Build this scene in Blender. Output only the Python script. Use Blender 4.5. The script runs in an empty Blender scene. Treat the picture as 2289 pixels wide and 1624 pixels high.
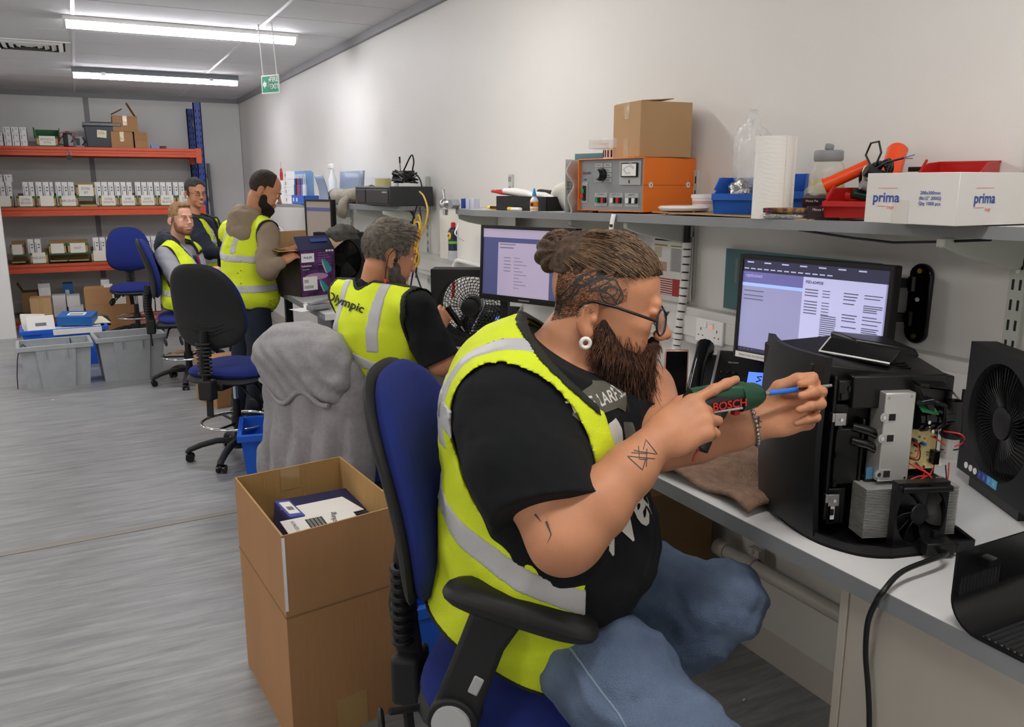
import bpy, bmesh, math, random
import numpy as np
from mathutils import Vector, Matrix, Euler
from mathutils.bvhtree import BVHTree
random.seed(7); rng = np.random.default_rng(7)
D = bpy.data; SC = bpy.context.scene; COL = SC.collection
PI = math.pi
# ---------------------------------------------------------------- camera
FPX = 1853.836; YAW = 0.473459; PITCH = 0.212812; CAMZ = 1.65
_f = Vector((math.sin(YAW)*math.cos(PITCH), math.cos(YAW)*math.cos(PITCH), -math.sin(PITCH)))
_r = Vector((math.cos(YAW), -math.sin(YAW), 0)); _d = _f.cross(_r)
cam_d = D.cameras.new('camera'); cam = D.objects.new('camera', cam_d); COL.objects.link(cam)
cam_d.sensor_fit = 'HORIZONTAL'; cam_d.sensor_width = 36; cam_d.lens = FPX/2289*36
cam_d.clip_start = .05; cam_d.clip_end = 100
_m = Matrix((( _r.x, -_d.x, -_f.x, 0), (_r.y, -_d.y, -_f.y, 0), (_r.z, -_d.z, -_f.z, CAMZ), (0, 0, 0, 1)))
cam.matrix_world = _m
SC.camera = cam
w = D.worlds.new('world'); SC.world = w; w.use_nodes = True
w.node_tree.nodes['Background'].inputs[0].default_value = (.8, .85, .9, 1)
w.node_tree.nodes['Background'].inputs[1].default_value = .3
SC.view_settings.view_transform = 'Standard'; SC.view_settings.look = 'None'
SC.view_settings.exposure = 1.22; SC.view_settings.gamma = 1; SC.view_settings.use_curve_mapping = False
LAMP = 11.5         # emission of the tube diffusers
def ray(u, v):
    a = (u-1144.5)/FPX; b = (v-812)/FPX
    return _r*a + _d*b + _f
def catmull(P, n=6):
    P = [Vector(p) for p in P]; Q = [P[0]*2-P[1]]+P+[P[-1]*2-P[-2]]; out = []
    for i in range(1, len(Q)-2):
        for k in range(n):
            t = k/n; out.append(.5*((2*Q[i])+(Q[i+1]-Q[i-1])*t+(2*Q[i-1]-5*Q[i]+4*Q[i+1]-Q[i+2])*t*t+(3*Q[i]-Q[i-1]-3*Q[i+1]+Q[i+2])*t**3))
    return out+[P[-1]]
def K(u, v, x=None, y=None, z=None, d=None):
    "the place of a thing seen at pixel u, v: its distance comes from a surface it stands on (x, y or z) or its depth"
    r = ray(u, v)
    t = d if d is not None else x/r.x if x is not None else y/r.y if y is not None else (z-CAMZ)/r.z
    return Vector((0, 0, CAMZ)) + r*t
# ---------------------------------------------------------------- materials
def lin(c):
    if isinstance(c, str): c = [int(c[i:i+2], 16)/255 for i in (0, 2, 4)]
    return [x/12.92 if x <= .04045 else ((x+.055)/1.055)**2.4 for x in c[:3]] + [1]
MT = {}
def mat(name, col='808080', rough=.5, metal=0, bump=0, bscale=200, var=0, vscale=8, emit=0, alpha=1, trans=0, ior=1.45, sheen=0, coat=0, var2=None, stretch=None, sss=0):
    if name in MT: return MT[name]
    m = D.materials.new(name); m.use_nodes = True; nt = m.node_tree; N = nt.nodes; L = nt.links
    b = N['Principled BSDF']; c = lin(col)
    b.inputs['Base Color'].default_value = c; b.inputs['Roughness'].default_value = rough; b.inputs['Metallic'].default_value = metal
    b.inputs['IOR'].default_value = ior
    if sheen: b.inputs['Sheen Weight'].default_value = sheen
    if coat: b.inputs['Coat Weight'].default_value = coat; b.inputs['Coat Roughness'].default_value = .1
    if emit: b.inputs['Emission Color'].default_value = c; b.inputs['Emission Strength'].default_value = emit
    if alpha < 1: b.inputs['Alpha'].default_value = alpha
    if trans: b.inputs['Transmission Weight'].default_value = trans
    if sss: b.inputs['Subsurface Weight'].default_value = sss; b.inputs['Subsurface Radius'].default_value = (.012, .005, .003); b.inputs['Subsurface Scale'].default_value = 1
    if var or bump:
        tc = N.new('ShaderNodeTexCoord'); mp = N.new('ShaderNodeMapping'); L.new(tc.outputs['Object'], mp.inputs[0])
        if stretch: mp.inputs['Scale'].default_value = stretch
    if var:
        n = N.new('ShaderNodeTexNoise'); n.inputs['Scale'].default_value = vscale; n.inputs['Detail'].default_value = 5; L.new(mp.outputs[0], n.inputs['Vector'])
        mx = N.new('ShaderNodeMix'); mx.data_type = 'RGBA'
        c2 = lin(var2) if var2 else [x*(1-var) for x in c[:3]]+[1]; c1 = c if var2 else [min(1, x*(1+var)) for x in c[:3]]+[1]
        mx.inputs['A'].default_value = c1; mx.inputs['B'].default_value = c2
        rp = N.new('ShaderNodeValToRGB'); rp.color_ramp.elements[0].position = .35; rp.color_ramp.elements[1].position = .65
        L.new(n.outputs['Fac'], rp.inputs[0]); L.new(rp.outputs[0], mx.inputs['Factor']); L.new(mx.outputs['Result'], b.inputs['Base Color'])
    if bump:
        n = N.new('ShaderNodeTexNoise'); n.inputs['Scale'].default_value = bscale; n.inputs['Detail'].default_value = 3; L.new(mp.outputs[0], n.inputs['Vector'])
        bp = N.new('ShaderNodeBump'); bp.inputs['Strength'].default_value = bump; bp.inputs['Distance'].default_value = .01
        L.new(n.outputs['Fac'], bp.inputs['Height']); L.new(bp.outputs[0], b.inputs['Normal'])
    MT[name] = m; return m
WHITE = mat('wall_paint', 'e2e0dc', .55, bump=.05, bscale=60, var=.02, vscale=1.2)
PANELW = mat('back_wall_panel', 'dddcdb', .5, var=.02, vscale=2)
CEIL = mat('ceiling_tile', 'dcdbde', .8, bump=.25, bscale=260, var=.03, vscale=90)
TBAR = mat('ceiling_bar', 'e4e4ea', .35)
TRIMG = mat('grey_trim', '8e8d90', .5)
GREYEDGE = mat('grey_edging', '85888b', .45, var=.04, vscale=4)
BENCH = mat('bench_laminate', 'd9dadb', .3, var=.02, vscale=3)
CARCASS = mat('bench_panel', 'bdb6ab', .5, var=.03, vscale=2)
UPR = mat('shelf_upright_paint', 'c3c6be', .4)
DARK = mat('shadow_slot', '202020', .8)
BLACK = mat('black_plastic', '161618', .38, bump=.05, bscale=600)
BLACKM = mat('matt_black_plastic', '1b1b1d', .6, bump=.12, bscale=900)
BLACKG = mat('glossy_black_plastic', '0b0b0d', .12)
RUBBER = mat('armrest_rubber', '1a1a1a', .5, bump=.08, bscale=700)
CHROME = mat('chrome', 'd8d8d8', .08, 1)
STEEL = mat('brushed_steel', 'b0b0b0', .3, 1, bump=.05, bscale=80)
ALU = mat('aluminium', 'c9c9c6', .38, .6, bump=.04, bscale=50)
BLUEF = mat('blue_chair_fabric', '1a2c7c', .9, bump=.5, bscale=1100, var=.12, vscale=500)
CARD = mat('corrugated_cardboard', 'a87d55', .8, bump=.15, bscale=40, var=.05, vscale=5, stretch=(1, 1, .15))
CARDI = mat('cardboard_inside', 'b08c58', .85, bump=.5, bscale=45, var=.05, vscale=6, stretch=(1, 1, .15))
CARD2 = mat('tan_cardboard', 'b8946a', .75, var=.03, vscale=5)
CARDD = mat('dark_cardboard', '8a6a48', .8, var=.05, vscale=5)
TAPE = mat('clear_packing_tape', 'b3925f', .12, coat=.6, bump=.3, bscale=30)
PAPER = mat('white_paper', 'eceae6', .7)
PAPER2 = mat('cream_paper', 'e6dfc0', .7)
WHITEP = mat('white_plastic', 'e8e8e6', .35)
WHITEG = mat('gloss_white_plastic', 'f0f0ee', .15)
GREYP = mat('grey_plastic', '8d9094', .45)
TOTEG = mat('grey_tote_plastic', 'a3a7ab', .5, var=.05, vscale=12)
TOTEB = mat('blue_tote_plastic', '1e5fd0', .4, var=.05, vscale=10)
RED = mat('red_plastic', 'b81f1c', .35)
ORANGE = mat('orange_plastic', 'f0501e', .35)
ORMET = mat('orange_painted_metal', 'ee7a22', .35, var=.02, vscale=4)
BEAM = mat('orange_racking_paint', 'cd5536', .4, var=.04, vscale=5)
RACKB = mat('blue_racking_paint', '24408c', .4)
YELLOW = mat('yellow_plastic', 'f0c818', .35)
INK = mat('black_ink', '151515', .7)
INKG = mat('grey_ink', '777777', .7)
INKB = mat('blue_ink', '2b4a9a', .6)
INKO = mat('orange_ink', 'e0694a', .6)
GREENB = mat('green_box_card', '2f6a3a', .7)
CLEAR = mat('clear_plastic', 'f4f6f6', .08, alpha=.28, bump=.6, bscale=25)
CLEAR2 = mat('stiff_clear_plastic', 'eef0f0', .1, alpha=.4)
LED = mat('tube_diffuser', 'fffaf4', .5, emit=LAMP)
TEAL = mat('teal_card', '4d7075', .7, var=.03, vscale=5)
NAVY = mat('navy_print', '1b2350', .4)
PURPLE = mat('purple_print', '6b2a78', .35, var=1, vscale=14, var2='2a1338')
GREENL = mat('green_key', '1f8a4d', .35)
HIVIS = mat('hi_vis_yellow', 'def02a', .75, bump=.3, bscale=500, var=.04, vscale=6)
REFL = mat('reflective_tape', 'bcbcbe', .4, bump=.12, bscale=300, var=.04, vscale=12)
PIPING = mat('dark_vest_binding', '22261f', .8)
TSHIRT = mat('black_cotton', '090d11', .95, bump=.3, bscale=900)
def floor_mat():
    m = D.materials.new('grey_streaked_vinyl'); m.use_nodes = True; nt = m.node_tree; N = nt.nodes; L = nt.links; b = N['Principled BSDF']
    tc = N.new('ShaderNodeTexCoord'); mp = N.new('ShaderNodeMapping'); mp.inputs['Scale'].default_value = (1.3, 11, 1); L.new(tc.outputs['Object'], mp.inputs[0])
    n = N.new('ShaderNodeTexNoise'); n.inputs['Scale'].default_value = 2.2; n.inputs['Detail'].default_value = 9; n.inputs['Roughness'].default_value = .68; n.inputs['Distortion'].default_value = .6; L.new(mp.outputs[0], n.inputs['Vector'])
    r = N.new('ShaderNodeValToRGB'); e = r.color_ramp.elements; e[0].position = .3; e[0].color = lin('747678'); e[1].position = .72; e[1].color = lin('a2a4a4')
    x = r.color_ramp.elements.new(.52); x.color = lin('8e9091')
    L.new(n.outputs['Fac'], r.inputs[0]); L.new(r.outputs[0], b.inputs['Base Color'])
    n2 = N.new('ShaderNodeTexNoise'); n2.inputs['Scale'].default_value = 5; n2.inputs['Detail'].default_value = 6; L.new(tc.outputs['Object'], n2.inputs['Vector'])
    mr = N.new('ShaderNodeMapRange'); mr.inputs['To Min'].default_value = .26; mr.inputs['To Max'].default_value = .42; L.new(n2.outputs['Fac'], mr.inputs['Value']); L.new(mr.outputs[0], b.inputs['Roughness'])
    n3 = N.new('ShaderNodeTexNoise'); n3.inputs['Scale'].default_value = 350; L.new(tc.outputs['Object'], n3.inputs['Vector'])
    bp = N.new('ShaderNodeBump'); bp.inputs['Strength'].default_value = .15; bp.inputs['Distance'].default_value = .005; L.new(n3.outputs['Fac'], bp.inputs['Height']); L.new(bp.outputs[0], b.inputs['Normal'])
    return m
FLOORM = floor_mat()
# ---------------------------------------------------------------- mesh helpers
def rotm(r):
    return Euler(r).to_matrix() if r is not None and not isinstance(r, Matrix) else (r or Matrix.Identity(3))
def frame(z, up=Vector((0, 0, 1))):
    "3x3 matrix whose z column runs along z"
    z = Vector(z).normalized(); up = Vector(up)
    if abs(z.dot(up)) > .98: up = Vector((1, 0, 0))
    x = up.cross(z).normalized(); y = z.cross(x)
    return Matrix((x, y, z)).transposed()
class MB:
    def __init__(s): s.v = []; s.f = []; s.m = []; s.cm = 0; s.T = None
    def mt(s, i): s.cm = i; return s
    def add(s, vs, fs):
        o = len(s.v)
        for p in vs:
            p = Vector(p)
            s.v.append(tuple(s.T @ p) if s.T else tuple(p))
        for f in fs: s.f.append([i+o for i in f]); s.m.append(s.cm)
        return s
    def box(s, c, size, rot=None, taper=1):
        R = rotm(rot); c = Vector(c); x, y, z = [k/2 for k in size]
        vs = [c + R @ Vector(p) for p in ((-x*taper, -y*taper, -z), (x*taper, -y*taper, -z), (x*taper, y*taper, -z), (-x*taper, y*taper, -z), (-x, -y, z), (x, -y, z), (x, y, z), (-x, y, z))]
        return s.add(vs, [(3, 2, 1, 0), (4, 5, 6, 7), (0, 1, 5, 4), (1, 2, 6, 5), (2, 3, 7, 6), (3, 0, 4, 7)])
    def b2(s, lo, hi): return s.box([(a+b)/2 for a, b in zip(lo, hi)], [abs(b-a) for a, b in zip(lo, hi)])
    def quad(s, a, b, c, d): return s.add([a, b, c, d], [(0, 1, 2, 3)])
    def prism(s, poly, axis, h, o=(0, 0, 0)):
        "poly: list of 2D points in the plane whose normal is axis ('x','y','z') extruded h"
        n = len(poly); o = Vector(o)
        def P(a, b, t): return o + (Vector((t, a, b)) if axis == 'x' else Vector((a, t, b)) if axis == 'y' else Vector((a, b, t)))
        vs = [P(a, b, 0) for a, b in poly] + [P(a, b, h) for a, b in poly]
        return s.add(vs, [tuple(range(n))[::-1], tuple(range(n, 2*n))] + [(i, (i+1) % n, n+(i+1) % n, n+i) for i in range(n)])
    def cyl(s, a, b, r, r2=None, n=16, caps=True):
        a = Vector(a); b = Vector(b); r2 = r if r2 is None else r2; R = frame(b-a); vs = []
        for p, q in ((a, r), (b, r2)):
            for i in range(n): t = 2*PI*i/n; vs.append(p + R @ Vector((q*math.cos(t), q*math.sin(t), 0)))
        fs = [(i, (i+1) % n, n+(i+1) % n, n+i) for i in range(n)]
        if caps: fs += [tuple(range(n))[::-1], tuple(range(n, 2*n))]
        return s.add(vs, fs)
    def tube(s, pts, r, n=8, closed=False, flat=1, rfun=None):
        pts = [Vector(p) for p in pts]; k = len(pts); vs = []; up = None
        for i, p in enumerate(pts):
            t = (pts[(i+1) % k]-pts[i-1]) if closed else (pts[min(i+1, k-1)]-pts[max(i-1, 0)])
            if t.length < 1e-9: t = Vector((0, 0, 1))
            t.normalize()
            if up is None: up = frame(t).col[0].copy()
            up = (up - t*up.dot(t)); up = up.normalized() if up.length > 1e-6 else frame(t).col[0].copy()
            w = t.cross(up); rr = r*(rfun(i/(k-1)) if rfun else 1)
            for j in range(n): a = 2*PI*j/n; vs.append(p + up*rr*math.cos(a) + w*rr*flat*math.sin(a))
        fs = []
        for i in range(k if closed else k-1):
            for j in range(n): fs.append((i*n+j, i*n+(j+1) % n, ((i+1) % k)*n+(j+1) % n, ((i+1) % k)*n+j))
        if not closed: fs += [tuple(range(n))[::-1], tuple(range((k-1)*n, k*n))]
        return s.add(vs, fs)
    def lathe(s, prof, o=(0, 0, 0), axis=(0, 0, 1), n=24, cap=True):
        o = Vector(o); R = frame(axis); vs = []
        for r, z in prof:
            for i in range(n): t = 2*PI*i/n; vs.append(o + R @ Vector((r*math.cos(t), r*math.sin(t), z)))
        k = len(prof); fs = [(j*n+i, j*n+(i+1) % n, (j+1)*n+(i+1) % n, (j+1)*n+i) for j in range(k-1) for i in range(n)]
        if cap: fs += [tuple(range(n))[::-1], tuple(range((k-1)*n, k*n))]
        return s.add(vs, fs)
    def ball(s, c, r, n=12, rot=None):
        c = Vector(c); r = (r, r, r) if not hasattr(r, '__len__') else r; R = rotm(rot); vs = []; m = n//2+1
        for j in range(1, m):
            ph = PI*j/m
            for i in range(n): t = 2*PI*i/n; vs.append(c + R @ Vector((r[0]*math.sin(ph)*math.cos(t), r[1]*math.sin(ph)*math.sin(t), r[2]*math.cos(ph))))
        vs += [c + R @ Vector((0, 0, r[2])), c - R @ Vector((0, 0, r[2]))]; a = len(vs)-2
        fs = [(j*n+(i+1) % n, j*n+i, (j+1)*n+i, (j+1)*n+(i+1) % n) for j in range(m-2) for i in range(n)]
        fs += [(a, i, (i+1) % n) for i in range(n)] + [(a+1, (m-2)*n+(i+1) % n, (m-2)*n+i) for i in range(n)]
        return s.add(vs, fs)
    def pad(s, w, h, th, crv=None, e=3.0, taper=0, n=40, rings=7, o=(0, 0, 0), rot=None, back=True, edge=.5):
        "rounded cushion in the local xz plane, front towards +y"
        R = rotm(rot); o = Vector(o); vs = []
        def pt(r, t, sd):
            c, q = math.cos(t), math.sin(t)
            k = (abs(c)**e + abs(q)**e)**(-1/e); x = r*k*c*w/2; z = r*k*q*h/2
            x *= 1 - taper*(z/(h/2))
            y = sd*th/2*max(0, 1-r**4)**edge + (crv(x, z) if crv else 0)
            return o + R @ Vector((x, y, z))
        fs = []
        for sd in (1, -1):
            b = len(vs); vs.append(pt(0, 0, sd))
            for j in range(1, rings+1):
                for i in range(n): vs.append(pt(math.sin(PI/2*j/rings), 2*PI*i/n, sd))
            for i in range(n):
                f = (b, b+1+(i+1) % n, b+1+i); fs.append(f if sd > 0 else f[::-1])
                for j in range(rings-1):
                    q = b+1+j*n; f = (q+i, q+(i+1) % n, q+n+(i+1) % n, q+n+i); fs.append(f if sd > 0 else f[::-1])
        return s.add(vs, fs)
    def grid(s, fn, nu, nv, th=0):
        "sheet fn(u,v)->point, optional thickness along -normal (approx)"
        vs = [Vector(fn(i/nu, j/nv)) for j in range(nv+1) for i in range(nu+1)]
        fs = [(j*(nu+1)+i, j*(nu+1)+i+1, (j+1)*(nu+1)+i+1, (j+1)*(nu+1)+i) for j in range(nv) for i in range(nu)]
        if not th: return s.add(vs, fs)
        W = nu+1; nrm = []
        for j in range(nv+1):
            for i in range(W):
                a = vs[j*W+min(i+1, nu)]-vs[j*W+max(i-1, 0)]; b = vs[min(j+1, nv)*W+i]-vs[max(j-1, 0)*W+i]
                n_ = a.cross(b); nrm.append(n_.normalized() if n_.length > 1e-12 else Vector((0, 0, 1)))
        N = len(vs); v2 = [p-n_*th for p, n_ in zip(vs, nrm)]
        f2 = [tuple(i+N for i in f[::-1]) for f in fs]
        rim = [i for i in range(W)] + [j*W+nu for j in range(1, nv+1)] + [nv*W+i for i in range(nu-1, -1, -1)] + [j*W for j in range(nv-1, 0, -1)]
        f3 = [(rim[(k+1) % len(rim)], rim[k], rim[k]+N, rim[(k+1) % len(rim)]+N) for k in range(len(rim))]
        return s.add(vs+v2, fs+f2+f3)
def link(name, me, mats, parent=None, smooth=None, bevel=0, loc=None, world=False):
    o = D.objects.new(name, me); COL.objects.link(o)
    for m in (mats if isinstance(mats, (list, tuple)) else [mats]): me.materials.append(m)
    if parent is not None:
        if world:
            me.transform((Matrix.Translation(parent.location) @ parent.rotation_euler.to_matrix().to_4x4()).inverted() if parent.parent is None else
                (Matrix.Translation(parent.parent.location) @ parent.parent.rotation_euler.to_matrix().to_4x4() @ Matrix.Translation(parent.location) @ parent.rotation_euler.to_matrix().to_4x4()).inverted())
        o.parent = parent
    if loc is not None: o.location = loc
    if smooth is not None:
        me.polygons.foreach_set('use_smooth', [True]*len(me.polygons))
        if smooth < 180: me.set_sharp_from_angle(angle=math.radians(smooth))
    if bevel:
        b = o.modifiers.new('bevel', 'BEVEL'); b.width = bevel; b.segments = 2; b.limit_method = 'ANGLE'; b.angle_limit = .6
        me.polygons.foreach_set('use_smooth', [True]*len(me.polygons)); 
        if smooth is None: me.set_sharp_from_angle(angle=math.radians(50))
    return o
def obj(name, mb, mats, parent=None, smooth=None, bevel=0, loc=None, world=False):
    me = D.meshes.new(name); me.from_pydata(mb.v, [], mb.f)
    me.polygons.foreach_set('material_index', mb.m); me.update()
    return link(name, me, mats, parent, smooth, bevel, loc, world)
def tag(o, label=None, cat=None, group=None, kind=None):
    if label: o['label'] = label
    if cat: o['category'] = cat
    if group: o['group'] = group
    if kind: o['kind'] = kind
    return o
def thing(name, label, cat, loc=(0, 0, 0), rz=0, group=None):
    o = D.objects.new(name, None); COL.objects.link(o); o.empty_display_size = .05
    o.location = loc; o.rotation_euler = (0, 0, rz) if not hasattr(rz, '__len__') else rz
    return tag(o, label, cat, group)
def dup(root, loc=None, rz=None, label=None, group=None):
    def cp(o, par):
        c = o.copy(); COL.objects.link(c); c.parent = par
        for ch in o.children: cp(ch, c)
        return c
    r = cp(root, None)
    if loc is not None: r.location = loc
    if rz is not None: r.rotation_euler = (0, 0, rz) if not hasattr(rz, '__len__') else rz
    if label: r['label'] = label
    if group: r['group'] = group
    return r
def text_mb(body, size, bold=False, align='CENTER', spacing=1.0):
    "text as flat triangles in the xy plane"
    c = D.curves.new('t', 'FONT'); c.body = body; c.size = size; c.align_x = align; c.align_y = 'CENTER'; c.space_character = spacing
    c.resolution_u = 3
    if bold: c.offset = size*.018
    o = D.objects.new('t', c); COL.objects.link(o); dg = bpy.context.evaluated_depsgraph_get(); dg.update()
    me = o.evaluated_get(dg).to_mesh(); vs = [tuple(v.co) for v in me.vertices]; fs = [tuple(p.vertices) for p in me.polygons]
    o.to_mesh_clear if False else None
    D.objects.remove(o); D.curves.remove(c)
    return vs, fs
def text(name, body, size, origin, xdir, ydir, m, parent=None, bold=False, align='CENTER', world=False, off=.0006, spacing=1.0, sx=1.0):
    vs, fs = text_mb(body, size, bold, align, spacing)
    X = Vector(xdir).normalized(); Y = Vector(ydir).normalized(); Z = X.cross(Y); o = Vector(origin)
    mb = MB(); mb.add([o + X*v[0]*sx + Y*v[1] + Z*off for v in vs], fs)
    return obj(name, mb, m, parent, world=world)
def struct(name, mb, mats, **k):
    o = obj(name, mb, mats, **k)
    if o.parent is None: o['kind'] = 'structure'
    return o
# ================================================================ the room
XW = 2.03; YB = 12.0; ZC = 2.755; XL = -4.2; YF = -3.2
fl = struct('floor', MB().b2((XL, YF, -.05), (XW+.1, YB+.1, 0)), FLOORM)
obj('threshold_strip', MB().box((-.2, 4.2, .0015), (8.2, .05, .003), rot=(0, 0, .045)), mat('threshold_strip', '8d8983', .5), fl)
struct('wall_right', MB().b2((XW, YF, 0), (XW+.1, YB+.1, ZC+.05)), WHITE)
wb = struct('wall_back', MB().b2((XL, YB+.004, 0), (XW, YB+.1, ZC+.05)), mat('joint_backing', '8e8d90', .6))
xs = [XL, -2.43, -1.13, .19, 1.50, XW]
for a, b in zip(xs[:-1], xs[1:]):
    obj('wall_panel', MB().b2((a+.004, YB-.012, 0), (b-.004, YB+.004, ZC)), PANELW, wb, bevel=.002)
for i, x in enumerate(xs[1:-1]):
    struct('trim_%d' % (i+1), MB().b2((x-.03, YB-.02, 0), (x+.03, YB-.012, ZC-.03)), TRIMG)
struct('wall_left', MB().b2((XL-.1, YF, 0), (XL, YB+.1, ZC+.05)), WHITE)
struct('wall_front', MB().b2((XL-.1, YF-.1, 0), (XW+.1, YF, ZC+.05)), WHITE)
struct('trim_5', MB().b2((XL, YB-.045, ZC-.055), (XW, YB-.012, ZC)), TRIMG)
struct('trim_6', MB().b2((XW-.03, YF, ZC-.055), (XW, YB-.045, ZC)), TRIMG)
ce = struct('ceiling', MB().b2((XL, YF, ZC+.012), (XW+.1, YB+.1, ZC+.1)), mat('ceiling_void', '9a9a9e', .8))
gx = [XL, -3.52, -2.32, -1.12, .08, 1.28, XW]; gy0 = 8.44; gy = [gy0+.6*k for k in range(-19, 6)]
pm = {}
for a, b in zip(gx[:-1], gx[1:]):
    for y in gy:
        y1 = min(y+.6, YB)
        if y1-y < .05 or y < YF-.2: continue
        key = (round(b-a, 3), round(y1-y, 3))
        if key not in pm:
            q = MB().b2((.006, .006, 0), (b-a-.006, y1-y-.006, .012)); o = obj('ceiling_panel', q, CEIL, ce, loc=(a, y, ZC), bevel=.003); pm[key] = o
        else:
            o = pm[key].copy(); COL.objects.link(o); o.location = (a, y, ZC); o.parent = ce
for x in gx[1:-1]: obj('ceiling_bar', MB().b2((x-.012, YF, ZC-.003), (x+.012, YB-.03, ZC+.004)), TBAR, ce)
struct('wall_inner', MB().b2((-2.2, 10.44, 0), (-.752, 10.52, ZC)), mat('white_partition', 'dad9d8', .5))
# tube lights
LEDF = mat('tube_diffuser_bright', 'fbfaff', .5, emit=LAMP*1.4); LEDL = mat('tube_diffuser_aisle_fill', 'fffaf4', .5, emit=LAMP*1.9)
def tube_light(x, y, kind, label):
    LED = LEDL if x < 0 else LEDF if y > 6 else mat('tube_diffuser')
    t = thing('ceiling_light', label, 'light', (x, y, ZC), 0)
    L = 1.53
    if kind:
        obj('housing', MB().b2((-L/2-.02, -.075, -.03), (L/2+.02, .075, 0)), WHITEP, t, bevel=.004)
        pr = [(.07*math.cos(a), -.028-.045*math.sin(a)) for a in [PI*k/10 for k in range(11)]]
        obj('diffuser', MB().prism([(p[0], p[1]) for p in pr], 'x', L, (-L/2, 0, 0)), LED, t, smooth=40)
        for s in (-1, 1): obj('end_cap', MB().prism([(1.05*p[0], 1.04*p[1]+.001) for p in pr], 'x', .02, (s*(L/2+.01)-.01, 0, 0)), WHITEP, t)
    else:
        obj('housing', MB().prism([(-.075, -.05), (-.05, 0), (.05, 0), (.075, -.05)], 'x', L+.02, (-L/2-.01, 0, 0)), GREYP, t, bevel=.003)
        pr = [(.055*math.cos(a), -.052-.045*math.sin(a)) for a in [PI*k/10 for k in range(11)]]
        obj('diffuser', MB().prism(pr, 'x', L-.14, (-L/2+.07, 0, 0)), LED, t, smooth=40)
        for s in (-1, 1):
            obj('end_cap', MB().prism([(1.25*p[0], 1.1*p[1]+.004) for p in pr], 'x', .07, (s*(L/2-.035)-.035, 0, 0)), CLEAR2, t)
            obj('clip', MB().b2((s*.5-.02, -.08, -.07), (s*.5+.02, -.07, -.04)), STEEL, t)
    return t
tube_light(.80, 6.68, 1, 'glowing white tube light with smooth diffuser, nearer of the two on the ceiling')
tube_light(.83, 9.45, 0, 'glowing tube light in grey housing, farther one near the back wall')
for i, (x, y) in enumerate([(.8, 3.5), (.8, .6), (.8, -2.0), (-2.4, 9.5), (-2.4, 6.2), (-2.4, 3.0), (-2.4, -.2)]):  # aisle row: unseen tubes added and boosted to throw light under the shelf
    tube_light(x, y, 1, 'tube light on the ceiling outside the photograph, %s' % ['above the bearded man', 'above the photographer', 'behind the photographer', 'added fill at the far left', 'added fill left of the grey totes', 'added fill left of the open box', 'added fill left of the camera'][i])
# air vent
v = thing('air_vent', 'square white air vent grille in the ceiling at the far left', 'vent', (-.24, 8.14, ZC))
obj('frame', MB().b2((-.3, -.3, -.006), (-.26, .3, .004)).b2((.26, -.3, -.006), (.3, .3, .004)).b2((-.26, -.3, -.006), (.26, -.26, .004)).b2((-.26, .26, -.006), (.26, .3, .004)), WHITEP, v)
obj('duct', MB().b2((-.26, -.26, -.0005), (.26, .26, .0)), DARK, v)
for k in range(5):
    a = .245-.05*k
    mb = MB()
    for s in (0, 1, 2, 3):
        Rz = Matrix.Rotation(s*PI/2, 3, 'Z'); A = [Rz @ Vector(p) for p in ((-a, -a, -.001), (a, -a, -.001), (a-.034, -a+.034, -.014), (-a+.034, -a+.034, -.014))]
        mb.quad(*A).quad(*[p+Vector((0, 0, -.002)) for p in A][::-1])
    obj('louvre', mb, WHITEP, v)
# hanging fire exit sign
P0 = K(604, 188, y=6.3); sg = thing('exit_sign', 'small green and white FIRE EXIT sign hanging from the ceiling on two cords', 'sign', (P0.x, P0.y, P0.z), math.radians(-58))
sw, sh = .175, .125
obj('board', MB().b2((-sw/2, 0, -sh/2), (sw/2, .004, sh/2)), mat('sign_white', 'f0f4f0', .3), sg)
obj('green_field', MB().b2((-sw/2+.008, -.001, -sh/2+.008), (sw/2-.008, 0, sh/2-.008)), mat('sign_green', '2e9b77', .35), sg)
text('lettering', 'FIRE\nEXIT', .048, (.042, -.0012, .006), (1, 0, 0), (0, 0, 1), WHITEG, sg, bold=True, off=.0005)
ar = MB()
ar.add([(-.075, -.002, 0), (-.05, -.002, .03), (-.05, -.002, .014), (-.035, -.002, .014), (-.035, -.002, -.014), (-.05, -.002, -.014), (-.05, -.002, -.03)], [(0, 6, 5, 4, 3, 2, 1)])
obj('arrow', ar, WHITEG, sg)
rm = MB(); rm.ball((-.004, -.002, .03), (.008, .0006, .008)); rm.tube([(-.005, -.002, .02), (-.01, -.002, -.005), (-.02, -.002, -.03)], .006, flat=.3).tube([(-.01, -.002, -.005), (.004, -.002, -.015), (.002, -.002, -.035)], .005, flat=.3).tube([(-.02, -.002, .006), (-.008, -.002, .018), (.008, -.002, .004)], .004, flat=.3)
obj('running_figure', rm, WHITEG, sg)
H = ZC-P0.z
for s, tx in ((-1, -.03), (1, -.01)): obj('cord', MB().tube([(s*.07, .002, sh/2), (s*.07*.8+tx, .002, H)], .004, 6), WHITEP, sg)
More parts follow.
